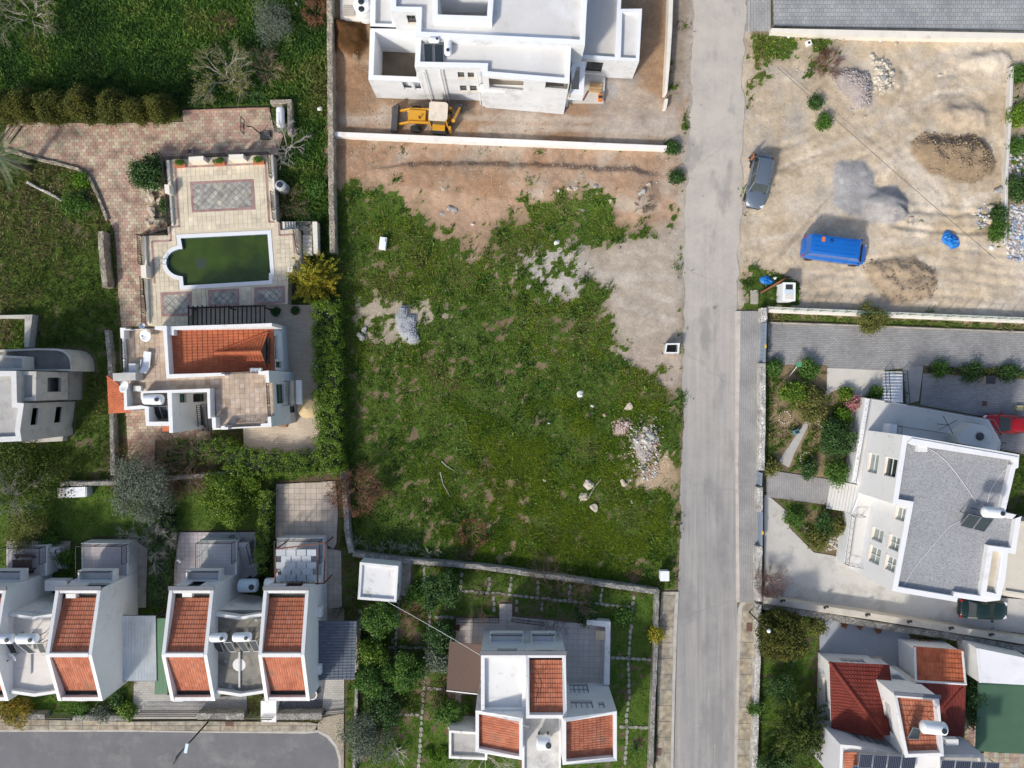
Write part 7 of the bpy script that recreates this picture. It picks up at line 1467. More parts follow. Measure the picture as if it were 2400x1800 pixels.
bb = MB(); bb.prism([Vector((-1.95, -1.25)), Vector((-1.45, -1.25)), Vector((-1.45, -.75)), Vector((-1.95, -.75))], .8, 1.4); bb.build('digging_bucket', steel, J, local=True)
jb('slew_frame', (-.9, 0, .7), (.25, 1.9, .5), steel)
for y in (-.85, .85): jb('stabiliser', (-.95, y, .8), (.22, .2, 1.3), yel)
# ---------------------------------------------------------------- solar heaters, tanks, dishes
tankw = mat('tank_white', (.80, .82, .83), .35, .03, 1); tankb = mat('tank_pale_blue', (.48, .60, .68), .4, .05, 1); capm = mat('cap_black', (.02, .025, .035), .5, .1); absorb = mat('solar_absorber', (.02, .028, .034), .25, .2, 2, spec=.6); absorb_g = mat('solar_absorber_grey', (.12, .14, .16), .2, .1, 2)
def capsule(t, a, b, r, m, name='tank', cap=True):
    a, b = Vector(a), Vector(b); d = (b-a).normalized(); L = (b-a).length; M4 = Vector((1, 0, 0)).rotation_difference(d).to_matrix().to_4x4()
    mb = MB(); mb.lathe(a, [(r*.35, 0), (r*.8, .05), (r*.97, .14), (r, .2), (r, L-.2), (r*.97, L-.14), (r*.8, L-.05), (r*.35, L)], 20, 'x', M4); o = mb.build(name, m, t, smooth=True)
    if cap: c_ = a.lerp(b, .78); MB().lathe(c_+Vector((0, 0, r*.93)), [(r*.42, 0), (r*.42, .08), (r*.3, .1)], 14).build('cap', capm, o)
    return o
def panel(t, pts, m=absorb, fr_=rim_m, ribs=1):
    A, B, Cc, D = [Vector(p) for p in pts]; n = (B-A).cross(D-A).normalized(); n = n if n.z > 0 else -n; mb = MB(); d = n*.06
    mb.v = [tuple(p) for p in (A, B, Cc, D)]+[tuple(p+d) for p in (A, B, Cc, D)]; mb.f = [(0, 1, 5, 4), (1, 2, 6, 5), (2, 3, 7, 6), (3, 0, 4, 7), (3, 2, 1, 0)]
    fo = mb.build('panel', fr_, t); i_ = .04
    c_ = (A+B+Cc+D)/4; q = [p.lerp(c_, .05)+d for p in (A, B, Cc, D)]; MB().quad(*[p+n*.002 for p in q]).build('absorber', m, fo)
    fb = MB()
    for a, b in ((A, B), (B, Cc), (Cc, D), (D, A)): fb.beam(a+d, b+d, .035, .03)
    for i in range(1, ribs): fb.beam(A.lerp(B, i/ribs)+d, D.lerp(Cc, i/ribs)+d, .012, .01)
    fb.build('frame', fr_, fo)
def stand(t, pts, zb, m=frame_d):
    mb = MB()
    for p in pts: mb.beam((p[0], p[1], zb), p, .05, .05, up=(1, 0, 0))
    mb.build('stand', m, t)
def heater(label, k, zr, tanks, panels, blue=False, hz=1.5, loz=.35):
    a0 = Zc(k, *tanks[0][:2], zr); t = thing('solar_heater', label, 'solar heater', (a0.x, a0.y, zr))
    for (x0, y0, x1, y1, r, dz) in tanks:
        A, B = Zc(k, x0, y0, zr+dz), Zc(k, x1, y1, zr+dz); A.z = B.z = zr+dz; capsule(t, A, B, r, tankb if blue else tankw); stand(t, [A.lerp(B, .2), A.lerp(B, .8)], zr)
    for P4, z0, z1 in panels:      # first two corners are the low edge
        c_ = nums(P4); pts = [Zc(k, *c_[0], zr+z0), Zc(k, *c_[1], zr+z0), Zc(k, *c_[2], zr+z1), Zc(k, *c_[3], zr+z1)]; panel(t, pts); stand(t, [pts[2], pts[3]], zr)
    return t
heater('white solar heater with two grey panels on the unfinished house roof', N1c, 6.35, [(1240, 520, 1385, 520, .24, .9), (1490, 500, 1495, 720, .31, .5)], [('1190,825 1300,832 1298,570 1180,570', .15, .45), ('1325,832 1440,832 1432,575 1315,575', .15, .45)])
heater('white solar heater tank with two panels in the villa roof recess', V1, 5.4, [(440, 905, 660, 905, .42, 1.5)], [('575,1115 655,1112 610,975 515,975', .2, 1.0), ('665,1112 712,1110 700,970 618,974', .2, 1.0)])
heater('solar heater whose tank stands nearer the left tiled wing'.replace('left tiled wing', 'green sheet roof'), 6, 5.1, [(1360, 815, 1470, 810, .36, 1.6)], [('1418,905 1455,905 1428,842 1372,845', .25, .9), ('1492,902 1530,902 1500,840 1450,842', .25, .9)])
heater('solar heater whose tank stands nearer the slate carport wing', 6, 5.1, [(1508, 812, 1630, 808, .36, 1.6)], [('1582,902 1620,900 1580,835 1530,838', .25, .9), ('1648,900 1688,898 1660,830 1610,833', .25, .9)])
heater('solar heater with blue printed tank above the pinkish roof', 6, 5.1, [(108, 822, 245, 820, .4, 1.6)], [('190,912 235,910 170,850 110,852', .25, .9), ('265,910 305,908 280,845 235,848', .25, .9)])
heater('solar heater at the outer edge of the pinkish roof', 6, 5.1, [(-30, 822, 92, 820, .4, 1.6)], [('40,912 115,910 85,850 20,852', .25, .9)])
heater('solar heater with tilted panels on the grey pebble roof', R1, 7.1, [(1720, 1505, 1975, 1520, .42, 1.9)], [('1455,1660 1600,1700 1700,1560 1560,1530', .2, 1.1), ('1610,1700 1740,1735 1850,1590 1715,1560', .2, 1.1)])
heater('solar heater with big white tank on the tiled tower', R3, 6.6, [(1145, 985, 1405, 1010, .5, 1.9)], [('1000,1105 1120,1110 1140,1010 1060,990', .3, 1.0)])
def tankthing(label, k, a, b, r, z_, m=tankw):
    A, B = Zc(k, *a, z_), Zc(k, *b, z_); t = thing('water_tank', label, 'water tank', (A.x, A.y, 0)); capsule(t, A, B, r, m); s_ = MB()
    for q in (.2, .8): p = A.lerp(B, q); s_.box((p.x, p.y, (z_-r)/2+.1), (.12, r*1.2, z_-r+.15))
    s_.build('cradle', iron, t); return t
tankthing('pale blue cylinder tank behind the double row house', 6, (1545, 478), (1672, 475), .58, 2.2, tankb); tankthing('white cylinder tank beside the steel pergola', 6, (1715, 465), (1800, 462), .5, 2.2)
tankthing('white cylinder tank on the patchy recess roof between orange roofs', 7, (1262, 1495), (1362, 1492), .58, 6.1)
def vtank(label, k, x, y, r, h_, zb=0, m=tankw, caps=1, name='water_tank'):
    c_ = Zc(k, x, y, zb+h_); t = thing(name, label, 'water tank', (c_.x, c_.y, zb)); MB().lathe((c_.x, c_.y, zb), [(r, 0), (r, h_*.25), (r*.97, h_*.27), (r, h_*.29), (r, h_*.6), (r*.97, h_*.62), (r, h_*.64), (r, h_*.86), (r*.8, h_*.95), (r*.35, h_), (r*.3, h_)], 26).build('tank', m, t, smooth=False)
    for i in range(caps): MB().lathe((c_.x+.0, c_.y-.55*i, zb+h_-.03-.12*i), [(.26, 0), (.26, .1), (.18, .14)], 16).build('cap', capm, t)
    return t
vtank('large white ribbed water tank on the pale slab', 1, 128, 12, .78, 2.3, .2, caps=2)
MB().prism(WP(1, '-10,-60 190,-60 188,135 -5,135', .2), 0, .2).build('tank_slab', cream, kind='structure')
t = vtank('dented foil wrapped water tank below the pool terrace wall', 0, 1812, 1198, .5, 1.6, 0, mat('tank_foil', (.55, .57, .58), .4, .15, 3, metal=.3))
# gas tank
A, B = W(0, 1815, 715, 1.0), W(0, 1818, 805, 1.0); A.z = B.z = .95; t = thing('gas_tank', 'white horizontal gas tank inside the tan wall corner', 'gas tank', (A.x, A.y, 0)); capsule(t, A+Vector((0, .3, 0)), B-Vector((0, .3, 0)), .36, tankw, cap=False)
for q in (.2, .8): p = A.lerp(B, q); MB().box((p.x, p.y, .32), (.5, .12, .64)).build('leg', steel, t)
MB().box((A.lerp(B, .5).x-.12, A.lerp(B, .5).y, 1.31), (.2, .55, .08)).build('valve_cover', frame_w, t)
def dish(label, k, x, y, r, zb, h_, tilt=.6, az=-2.2):
    c_ = Zc(k, x, y, zb+h_); t = thing('satellite_dish', label, 'satellite dish', (c_.x, c_.y, zb)); M4 = Matrix.Rotation(az, 4, 'Z') @ Matrix.Rotation(tilt, 4, 'Y'); MB().lathe(c_, [(r*.02, -.12), (r*.4, -.10), (r*.75, -.04), (r, .03), (r*.98, .05), (r*.7, -.01), (r*.02, -.09)], 24, 'z', M4).build('reflector', tankw, t, smooth=True)
    MB().tube([Vector((c_.x, c_.y, zb)), Vector((c_.x, c_.y, zb+h_-.1))], .04, 7).build('mast', rim_m, t); n = (M4.to_3x3() @ Vector((0, 0, 1))); a = c_+(M4.to_3x3() @ Vector((r*.9, 0, 0))); MB().beam(a, c_+n*r*.9, .03, .03).build('feed_arm', rim_m, t); MB().box(c_+n*r*.9, (.1, .1, .12)).build('receiver', frame_d, t)
dish('white satellite dish on the villa terrace beside the parapet', 3, 943, 516, .48, 6.3, .7, .15); dish('white satellite dish above the small hipped roof', 3, 805, 847, .5, 6.3, 1.0, .5, 2.5); dish('small grey satellite dish beyond the villa parapet corner', 3, 922, 453, .26, 6.3, .9, .5, 1.5)
dish('grey satellite dish on the pinkish recess roof', 6, 78, 938, .45, 5.1, .8, .7); dish('small white satellite dish on the lilac patio', 6, 1160, 318, .22, .1, .8, .6); 
def acbox(label, k, x, y, zb, d=(.8, .32, .6), rz=0):
    c_ = Zc(k, x, y, zb+d[2]); t = thing('air_conditioner', label, 'air conditioner', (c_.x, c_.y, zb), rz=rz); MB().box((0, 0, d[2]/2), d).build('casing', mat('ac_casing', (.72, .72, .70), .6, .05, 2, dirt=((.5, .47, .42), 2, .15)), t, local=True); MB().lathe((-d[0]*.15, -d[1]/2-.01, d[2]/2), [(.22, -.01), (.22, .01)], 16, 'z', Matrix.Rotation(math.pi/2, 4, 'X')).build('fan_grille', plastic, t, local=True)
    for sx in (-1, 1): MB().box((sx*d[0]*.35, 0, -.04), (.06, d[1], .08)).build('foot', plastic, t, local=True)
acbox('white air conditioner on the villa terrace by the railing', 3, 856, 727, 6.3, (.55, .75, .6)); acbox('white cooling unit on the parapet beside the dormer', 3, 1655, 738, 6.5, (.9, .3, .4)); acbox('grey box unit beside the villa roof recess', 3, 888, 860, 6.3, (.6, .45, .35))
acbox('air conditioner in the rear gutter of the wing by the metal sheet', 6, 458, 545, 5.25, (.8, .35, .55)); acbox('air conditioner in the rear gutter of the wing by the green strip', 6, 1212, 538, 5.25, (.8, .35, .55)); acbox('air conditioner in the front gutter of wing by metal sheet', 6, 527, 1212, 5.05, (.9, .35, .55)); acbox('air conditioner in the front gutter of wing by green strip', 6, 1155, 1215, 5.05, (.85, .35, .5))
acbox('rusty beige unit box between the row house terraces', 6, 360, 478, 1.6, (1.9, .9, .9)); acbox('white unit box next to the black balcony rail', 6, 510, 475, 1.6, (1.4, .8, .9)); acbox('air conditioner on the wall ledge above slate carport', 6, 2065, 1025, 2.9, (.35, .8, .6)); acbox('air conditioner high on the white side wall', 6, 2068, 650, 2.9, (.35, .8, .6))
acbox('grey unit on the lilac block roof', R3, 1470, 1150, 5.1, (1.0, .5, .5)); acbox('small white box on the pebble roof corner', R1, 1018, 750, 7.1, (.75, .7, .4))
# solar electric panels
pv = mat('pv_cell', (.012, .015, .03), .28, .3, 6, spec=.5)
for lab, xs, y0, y1, zz in (('photovoltaic array of four dark panels on the lilac house roof', (505, 650, 800, 945, 1095), 1262, 1400, 6.9), ('photovoltaic array of four dark panels above the lilac block', (1350, 1500, 1665, 1815, 1960), 1325, 1460, 6.2)):
    t = thing('photovoltaic_array', lab, 'solar panel', Zc(R3, xs[0], y1, zz))
    for i in range(4):
        x0, x1 = xs[i]+6, xs[i+1]-6; sl = (i+.5)*8; panel(t, [Zc(R3, x0-20, y1+sl, zz-.1), Zc(R3, x1-20, y1+sl+5, zz-.1), Zc(R3, x1, y0+sl+5, zz+.3), Zc(R3, x0, y0+sl, zz+.3)], pv, rim_m, 7)
    stand(t, [Zc(R3, xs[0]+30, y0+50, zz-.05), Zc(R3, xs[4]-40, y0+50, zz-.05)], zz-.9, rim_m)
t = thing('photovoltaic_array', 'single blue tinted photovoltaic row below the dark panel array', 'solar panel', Zc(R3, 440, 1400, 6.6))
for i in range(4): x0 = 435+i*165; panel(t, [Zc(R3, x0-10, 1500, 6.5), Zc(R3, x0+150, 1510, 6.5), Zc(R3, x0+155, 1395+i*8, 6.8), Zc(R3, x0, 1388+i*8, 6.8)], mat('pv_blue', (.015, .03, .07), .15, .2, 5), rim_m, 6)
# ---------------------------------------------------------------- small things
def rockmesh(seed, flat=.7, n=2):
    r = random.Random(seed); import bmesh
    bm = bmesh.new(); bmesh.ops.create_icosphere(bm, subdivisions=n, radius=1)
    for v in bm.verts:
        k = 1+.28*math.sin(v.co.x*3+seed)+.22*math.cos(v.co.y*4+seed*2)+.15*math.sin(v.co.z*5+seed*3)+r.uniform(-.08, .08); v.co *= k*.8; v.co.z *= flat
    me = bpy.data.meshes.new('rock'); bm.to_mesh(me); bm.free(); return me
rk_pale = palmat('rock_pale', [(.50, .43, .33), (.56, .49, .38), (.46, .40, .31), (.60, .54, .45)], .95, noise=.15, nscale=3, bump=.3); rk_grey = palmat('rock_grey', [(.36, .35, .33), (.42, .41, .39), (.31, .30, .29)], .95, noise=.2, nscale=3, bump=.3)
RM = {}
for i in range(5):
    for nm, mm in (('p', rk_pale), ('g', rk_grey)): q = rockmesh(i+1); q.materials.append(mm); RM[nm, i] = q
def rock(k, x, y, r, label, kind_='p', group=None, sq=1.0):
    p = W(k, x, y); R = r/2.765/26*.85; o = bpy.data.objects.new('boulder', RM[kind_, random.randrange(5)]); C.objects.link(o); o.location = (p.x, p.y, gz(p.x, p.y)+R*.25); o.scale = (R, R*sq, R*.8); o.rotation_euler[2] = random.uniform(0, 6.3); tag(o, label, 'boulder', group); return o
for k, x, y, r, l, kd in ((1, 1400, 1243, 20, 'pale boulder at the end of the row in the grass edge', 'p'), (1, 1476, 1236, 24, 'tallest pale boulder in the row at the grass edge', 'p'), (1, 1516, 1232, 19, 'pale boulder touching the tallest one in the row', 'p'), (1, 1643, 1216, 20, 'grey boulder between pale row and brown plank', 'g'), (1, 662, 1233, 18, 'orange tan boulder on the cleared strip', 'p'), (1, 1300, 1255, 13, 'small tan boulder beside the pale row', 'p'), (1, 705, 1350, 30, 'grey boulder heap top on the cleared strip', 'g'), (1, 655, 1385, 20, 'grey boulder at the heap foot', 'g'), (1, 735, 1372, 26, 'wide grey boulder in the small heap', 'g'), (1, 1945, 1255, 36, 'grey white boulder by the brush heap', 'g'), (1, 1985, 1205, 20, 'tan boulder above the brush heap', 'p'), (1, 1740, 1310, 20, 'pale boulder below the brown plank', 'p'),
    (4, 128, 525, 36, 'big pale grey boulder by the meadow wall', 'g'), (4, 150, 478, 26, 'flat grey boulder touching the pale one', 'g'), (4, 1600, 1480, 40, 'flat brown boulder beside the fallen branch', 'p'), (4, 1570, 1560, 36, 'second flat brown boulder near fallen branch', 'p'), (4, 1640, 1630, 36, 'round brown boulder below the fallen branch', 'p'), (4, 1825, 1470, 30, 'pale boulder beside the bare earth patch', 'p'), (4, 1860, 980, 34, 'pale broken boulder above the rubble heap', 'p'), (4, 1315, 1455, 16, 'small white stone in the meadow', 'p'),
    (2, 1250, 570, 30, 'white boulder at the rubble pile foot', 'p'), (2, 1290, 600, 28, 'cream boulder below the white one', 'p'), (2, 1340, 500, 22, 'pale boulder on the rubble pile rim', 'p'), (2, 1285, 520, 26, 'grey slab boulder in the rubble pile', 'g'), (2, 1468, 1440, 36, 'large round tan boulder at the sandy ditch', 'p'), (2, 1540, 1440, 18, 'small tan boulder beside the large round one', 'p'), (2, 1485, 1355, 17, 'tan boulder near the overhead cable', 'p'), (2, 1990, 1430, 36, 'big cream boulder by the concrete wall', 'p'), (2, 1990, 1340, 26, 'cream boulder among blue litter', 'p'), (2, 1715, 465, 13, 'white stone on the sand near mound', 'p'), (2, 1670, 485, 20, 'flat cream stone near the white one', 'p'), (2, 1180, 762, 12, 'single stone on the wheel tracks', 'p'), (2, 1385, 285, 20, 'cream stone near the cream wall', 'p'), (2, 2040, 1240, 36, 'grey slab leaning at concrete wall', 'g')):
    rock(k, x, y, r, l, kd)
def litter(name, label, region_k, poly, n, sizes, m, flat=.55, parent=None):
    """heap of broken pieces too small to count"""
    P = WP(region_k, poly); x0, x1 = min(p.x for p in P), max(p.x for p in P); y0, y1 = min(p.y for p in P), max(p.y for p in P); x = rng.uniform(x0, x1, n*3); y = rng.uniform(y0, y1, n*3); k = inpoly(P, x, y); x, y = x[k][:n], y[k][:n]; N = len(x)
    s = rng.uniform(*sizes, N)*rng.uniform(.5, 1, N); a = rng.uniform(0, 6.28, N); zc = GZ[gidx(x, y)]; cube = np.array([(-1, -1, -1), (1, -1, -1), (1, 1, -1), (-1, 1, -1), (-.8, -.7, 1), (.7, -.8, 1), (.8, .6, 1), (-.6, .8, 1)]); V = cube[None]*(1+rng.uniform(-.3, .3, (N, 8, 3))); V[:, :, 1] *= rng.uniform(.5, 1, (N, 1)); V[:, :, 2] *= flat
    t1 = rng.uniform(-.6, .6, (N, 1)); V[:, :, 2] += V[:, :, 0]*t1; ca, sa = np.cos(a)[:, None], np.sin(a)[:, None]; X = V[:, :, 0]*ca-V[:, :, 1]*sa; Y = V[:, :, 0]*sa+V[:, :, 1]*ca
    Q = np.stack([X*s[:, None]+x[:, None], Y*s[:, None]+y[:, None], V[:, :, 2]*s[:, None]+zc[:, None]+s[:, None]*.3], 2).reshape(-1, 3); f = np.array([(4, 5, 6, 7), (0, 1, 5, 4), (1, 2, 6, 5), (2, 3, 7, 6), (3, 0, 4, 7)]); F = (np.arange(N)[:, None, None]*8+f[None]).reshape(-1, 4)
    o = link(name, npmesh(name, Q, F, m, np.repeat(rng.random(N), 8)), parent, kind='stuff'); o['label'] = label; return o
mixm = palmat('debris_mixed', [(.62, .6, .57), (.45, .43, .41), (.70, .69, .67), (.42, .24, .17), (.55, .5, .42), (.3, .3, .31), (.6, .38, .3)], .9, noise=.1); bluem = palmat('debris_blue', [(.66, .66, .65), (.5, .52, .55), (.10, .22, .42), (.72, .7, .66), (.4, .39, .37), (.55, .3, .2)], .8, noise=.1); brickd = palmat('debris_brick', [(.52, .26, .17), (.6, .4, .32), (.66, .63, .6), (.45, .2, .14), (.55, .5, .47)], .9, noise=.1)
litter('rubble', 'broken concrete and brick rubble heap in the meadow', 4, '1840,1120 1940,1070 2030,1090 2070,1230 2060,1400 1980,1480 1900,1420 1880,1280', 430, (.025, .15), mixm); litter('rubble', 'thin scatter of rubble bits around the meadow heap', 4, '1780,1000 2000,950 2120,1150 2120,1500 1850,1520 1790,1300', 420, (.02, .1), mixm); litter('rubble', 'pink brick rubble heap beside the meadow path', 4, '1750,1080 1830,1035 1895,1080 1830,1165 1765,1160', 380, (.03, .1), brickd); litter('rubble', 'pale slabs of broken concrete above the rubble heap', 4, '1940,1140 1990,1090 2020,1120 2000,1200 1950,1210', 14, (.18, .34), palmat('slab_broken', [(.48, .45, .38), (.54, .52, .46)], .9, noise=.1), .25)
litter('rubble', 'grey gravel and brick rubble pile on the sandy lot', 2, '960,480 1050,440 1200,470 1240,560 1200,700 1090,720 1080,650 1010,580', 1500, (.03, .09), palmat('debris_gravel', [(.40, .37, .36), (.46, .44, .43), (.34, .32, .32), (.5, .36, .3), (.55, .52, .5)], .95, noise=.1)); litter('rubble', 'pale broken rocks around the gravel pile', 2, '1190,340 1330,400 1380,540 1300,620 1220,600 1250,470', 130, (.06, .24), palmat('debris_pale', [(.55, .5, .41), (.62, .57, .48), (.48, .44, .37)], .95, noise=.1))
litter('litter', 'scattered white and blue rubbish beyond the concrete wall', 2, '2130,1330 2260,1300 2260,1700 2100,1680 2100,1580', 700, (.04, .2), bluem, .35); litter('litter', 'plastic litter and stones by the concrete wall', 2, '1890,1390 1960,1310 2000,1370 1960,1500 1900,1480', 90, (.05, .18), bluem, .35); litter('litter', 'rubbish beyond the concrete wall near bushes', 2, '2120,900 2250,900 2250,1150 2110,1120', 120, (.05, .2), bluem, .35)
litter('gravel', 'blue grey gravel heap in the meadow', 4, '345,400 380,330 420,320 440,380 490,380 480,470 515,560 440,570 370,510', 2600, (.02, .05), palmat('gravel_blue', [(.42, .45, .48), (.5, .52, .55), (.36, .38, .41)], .95, noise=.1)); litter('stones', 'loose stones strewn over the sandy lot', 2, '430,260 2100,260 2060,1600 430,1600', 800, (.02, .07), rk_pale); litter('stones', 'loose stones on the cleared strip', 1, '0,900 2100,1000 2150,1250 900,1400 0,1120', 2200, (.015, .06), rk_pale); litter('stones', 'loose stones in the apron and meadow', 4, '100,0 2180,0 2150,800 1700,600 600,600 150,600', 900, (.015, .05), rk_pale); litter('stones', 'stones and clods around the unfinished house', 1, '0,350 180,350 230,640 900,650 1500,680 1500,860 0,840', 900, (.02, .07), palmat('clods', [(.38, .28, .19), (.5, .42, .33), (.3, .2, .13)], 1, noise=.1)); litter('clods', 'clods on the brown dirt mound', 2, '1470,900 1560,860 1900,870 2030,1050 1880,1200 1590,1120', 900, (.03, .13), palmat('clods2', [(.28, .21, .14), (.33, .255, .17), (.22, .165, .11)], 1, noise=.1)); litter('clods', 'clods on the low mound by the cream wall', 5, '1150,60 1230,20 1500,10 1640,90 1660,190 1600,290 1330,290', 260, (.03, .11), MATS['clods2'])
litter('rockery_pebbles', 'white edging stones at the forecourt flower bed', 8, '950,150 1015,160 1010,240 930,250', 60, (.05, .14), palmat('stone_whitish', [(.62, .6, .55), (.52, .5, .46)], .9, noise=.1))
# rockery by the pool terrace
for x, y, r, l in ((985, 1240, 42, 'pale rockery stone below the leafy tree'), (1035, 1225, 38, 'pale rockery stone against the terrace railing'), (985, 1300, 40, 'tan rockery stone in the middle of the rockery'), (1040, 1310, 30, 'small tan rockery stone by the railing'), (1000, 1375, 42, 'dark stained rockery stone'), (985, 1435, 40, 'round rockery stone at the basin'), (1040, 1440, 46, 'large hollow rockery stone at the basin'), (1035, 1070, 34, 'grey rockery stone behind the leafy tree')): o = rock(0, x, y, r, l, 'p'); o.name = 'rockery_stone'; o.scale.z *= 1.5; o.location.z += .2
def box_thing(name, label, cat, k, x, y, z0, d, m, rz=0, lid=None, lidm=None, parts=()):
    c_ = Zc(k, x, y, z0+d[2]); t = thing(name, label, cat, (c_.x, c_.y, z0), rz=rz); MB().box((0, 0, d[2]/2), d).build('body', m, t, local=True)
    if lid: MB().box((0, 0, d[2]+lid/2), (d[0]+.08, d[1]+.08, lid)).build('lid', lidm or m, t, local=True)
    for nm, c2, d2, m2 in parts: MB().box(c2, d2).build(nm, m2, t, local=True)
    return t
box_thing('discarded_fridge', 'white discarded fridge lying in the meadow grass', 'fridge', 1, 268, 1576, 0, (.6, 1.1, .55), frame_w, -.12, parts=[('door', (0, 0, .57), (.58, 1.06, .05), tankw), ('handle', (.22, .3, .61), (.04, .3, .03), plastic), ('base_panel', (0, .55, .27), (.58, .06, .4), mat('rust_panel', (.35, .25, .2), .8, .1))])
gp = thing('window_panel', 'brown framed glass panel lying in the grass', 'window', W(1, 1537, 1335), rz=-.56); MB().box((0, 0, .12), (1.55, .72, .06)).build('frame', frame_b, gp, local=True); MB().box((0, 0, .16), (1.38, .56, .03)).build('pane', mat('pane_greenish', (.28, .34, .30), .15, .15), gp, local=True)
pl_ = thing('board_stack', 'weathered purple brown boards lying by the grass', 'boards', W(1, 1775, 1228), rz=1.0)
for i in range(4): MB().box((0, -.27+i*.18, .1+.02*(i % 2)), (1.4, .16, .05)).build('board', mat('board_weathered', (.17, .135, .125), .9, .15, 3), pl_, local=True)
foam = mat('foam_white', (.78, .78, .77), .8, .03, 3)
def sheetlump(label, k, x, y, r, m, name='plastic_sheet', cat='rubbish', h_=.25, seed=1, zb=0):
    """crumpled sheet: irregular folded surface"""
    c_ = W(k, x, y); R = r/2.765/26*.85; rr_ = random.Random(seed); nr, na = 7, 18; z0 = gz(c_.x, c_.y)+zb; V = [(c_.x, c_.y, z0+.03+h_*.7)]; F = []; ol = [rr_.uniform(.55, 1.1) for _ in range(na)]; ol = [(ol[i-1]+2*ol[i]+ol[(i+1) % na])/4 for i in range(na)]; el = rr_.uniform(.55, .95); ro = rr_.uniform(0, 3)
    for i in range(1, nr+1):
        for j in range(na): a = 2*math.pi*j/na; q = i/nr*ol[j]*R; dx, dy = q*math.cos(a), q*math.sin(a)*el; V.append((c_.x+dx*math.cos(ro)-dy*math.sin(ro), c_.y+dx*math.sin(ro)+dy*math.cos(ro), z0+.02+h_*(1-(i/nr)**2)*rr_.uniform(.35, 1.0)))
    F = [(0, 1+j, 1+(j+1) % na) for j in range(na)]
    for i in range(nr-1):
        for j in range(na): a = 1+i*na; F.append((a+j, a+na+j, a+na+(j+1) % na, a+(j+1) % na))
    o = link(name, npmesh(name, V, F, m), label=label, cat=cat); return o
tarp = mat('tarp_blue', (.012, .17, .52), .45, .12, 3)
sheetlump('crumpled bright blue tarpaulin on the sandy lot', 2, 1733, 1558, 92, tarp, 'tarpaulin', 'tarpaulin', .6, 3); sheetlump('blue plastic bag draped in the grass by the kiosk', 5, 545, 155, 62, tarp, 'plastic_bag', 'bag', .4, 5); sheetlump('white plastic bag near the blue one by the kiosk', 5, 598, 142, 18, foam, 'plastic_bag', 'bag', .3, 6)
sheetlump('white crumpled plastic sheet in the grass near the sandy apron', 1, 1395, 1572, 28, foam, seed=2); sheetlump('white bag scrap on the cleared soil', 1, 852, 1455, 14, foam, seed=4); sheetlump('long white foam scrap in the meadow', 4, 1545, 895, 40, foam, 'foam_scrap', seed=7); sheetlump('white foam block in the meadow below the scrap', 4, 1625, 970, 20, foam, 'foam_scrap', seed=8); sheetlump('small white foam bit in the yellow grass', 4, 1345, 1082, 14, foam, 'foam_scrap', seed=9); sheetlump('pinkish paper scrap above the brick rubble', 4, 1705, 1030, 18, mat('paper_pink', (.6, .42, .38), .9, .1), 'paper_scrap', seed=10); sheetlump('white litter by the road verge in the grass', 4, 1880, 1592, 18, foam, seed=12); sheetlump('white plastic scrap at the garden wall top', 0, 1925, 30, 26, foam, seed=13, h_=.4); sheetlump('white and black bag on the tan boundary wall', 0, 2095, 738, 22, foam, 'plastic_bag', 'bag', .3, 14, 1.2); sheetlump('white sack on the site beside the porch', 1, 1345, 675, 24, foam, 'sack', 'sack', .4, 15); sheetlump('white litter in the corner weeds by cream wall', 2, 685, 240, 16, foam, seed=16); sheetlump('pale grey litter at the cream wall', 2, 1278, 268, 18, mat('paper_grey', (.6, .63, .63), .7, .1), 'paper_scrap', seed=17); sheetlump('white spilt plaster sack beside concrete wall', 2, 2000, 1605, 24, foam, 'sack', seed=18)
box_thing('speaker_box', 'white square box with black disc on the weeds', 'box', 2, 820, 276, 0, (.45, .45, .3), foam, .3, parts=[('disc', (0, 0, .31), (.2, .2, .02), plastic)])
# kiosk, bins, boxes
kb_ = box_thing('electric_kiosk', 'white electrical kiosk cabinet at the edge of the sandy lot', 'cabinet', 5, 688, 232, 0, (1.05, 1.55, 1.6), tankw, -.02, .06, tankw, parts=[('door', (-.25, -.79, .8), (.45, .03, 1.3), frame_w), ('door', (.25, -.79, .8), (.45, .03, 1.3), frame_w), ('roof_panel', (0, .42, 1.67), (.62, .42, .03), plastic), ('roof_panel', (0, .0, 1.67), (.8, .38, .03), mat('panel_blueish', (.55, .63, .70), .4, .05)), ('roof_panel', (0, -.45, 1.67), (.75, .45, .03), mat('panel_cream', (.68, .63, .55), .6, .05))])
po = thing('fallen_pole', 'rusty fallen pole leaning in the grass by the kiosk', 'pole', W(5, 510, 235)); MB().tube([W(5, 505, 238, .1), W(5, 690, 132, .9)], .09, 8).build('pole', mat('rust', (.25, .09, .045), .9, .2, 3), po); MB().box(W(5, 683, 138, .95), (.5, .12, .12)).build('cross_bar', plastic, po)
MB().prism(WP(5, '440,220 490,220 490,312 440,312', .08), 0, .08).build('inspection_slab', conc_w, label='small concrete inspection slab in the grass by the road', cat='slab')
sk_ = thing('rubbish_skip', 'open white metal rubbish bin at the road edge', 'bin', W(4, 2148, 600, 0)); Pq = ccw(WP(4, '2108,570 2190,568 2182,628 2098,628', 1.1)); b = MB(); b.ring(Pq, .06, 0, 1.1); b.build('body', mat('bin_white', (.55, .56, .54), .6, .1, 2), sk_); sheet('bin_floor', inset(Pq, .05), .25, plastic, sk_); MB().ring(inset(Pq, -.05), .12, 1.05, 1.12).build('rim', frame_w, sk_)
for p in Pq[:2]: MB().box((p.x, p.y, .08), (.1, .1, .16)).build('caster', plastic, sk_)
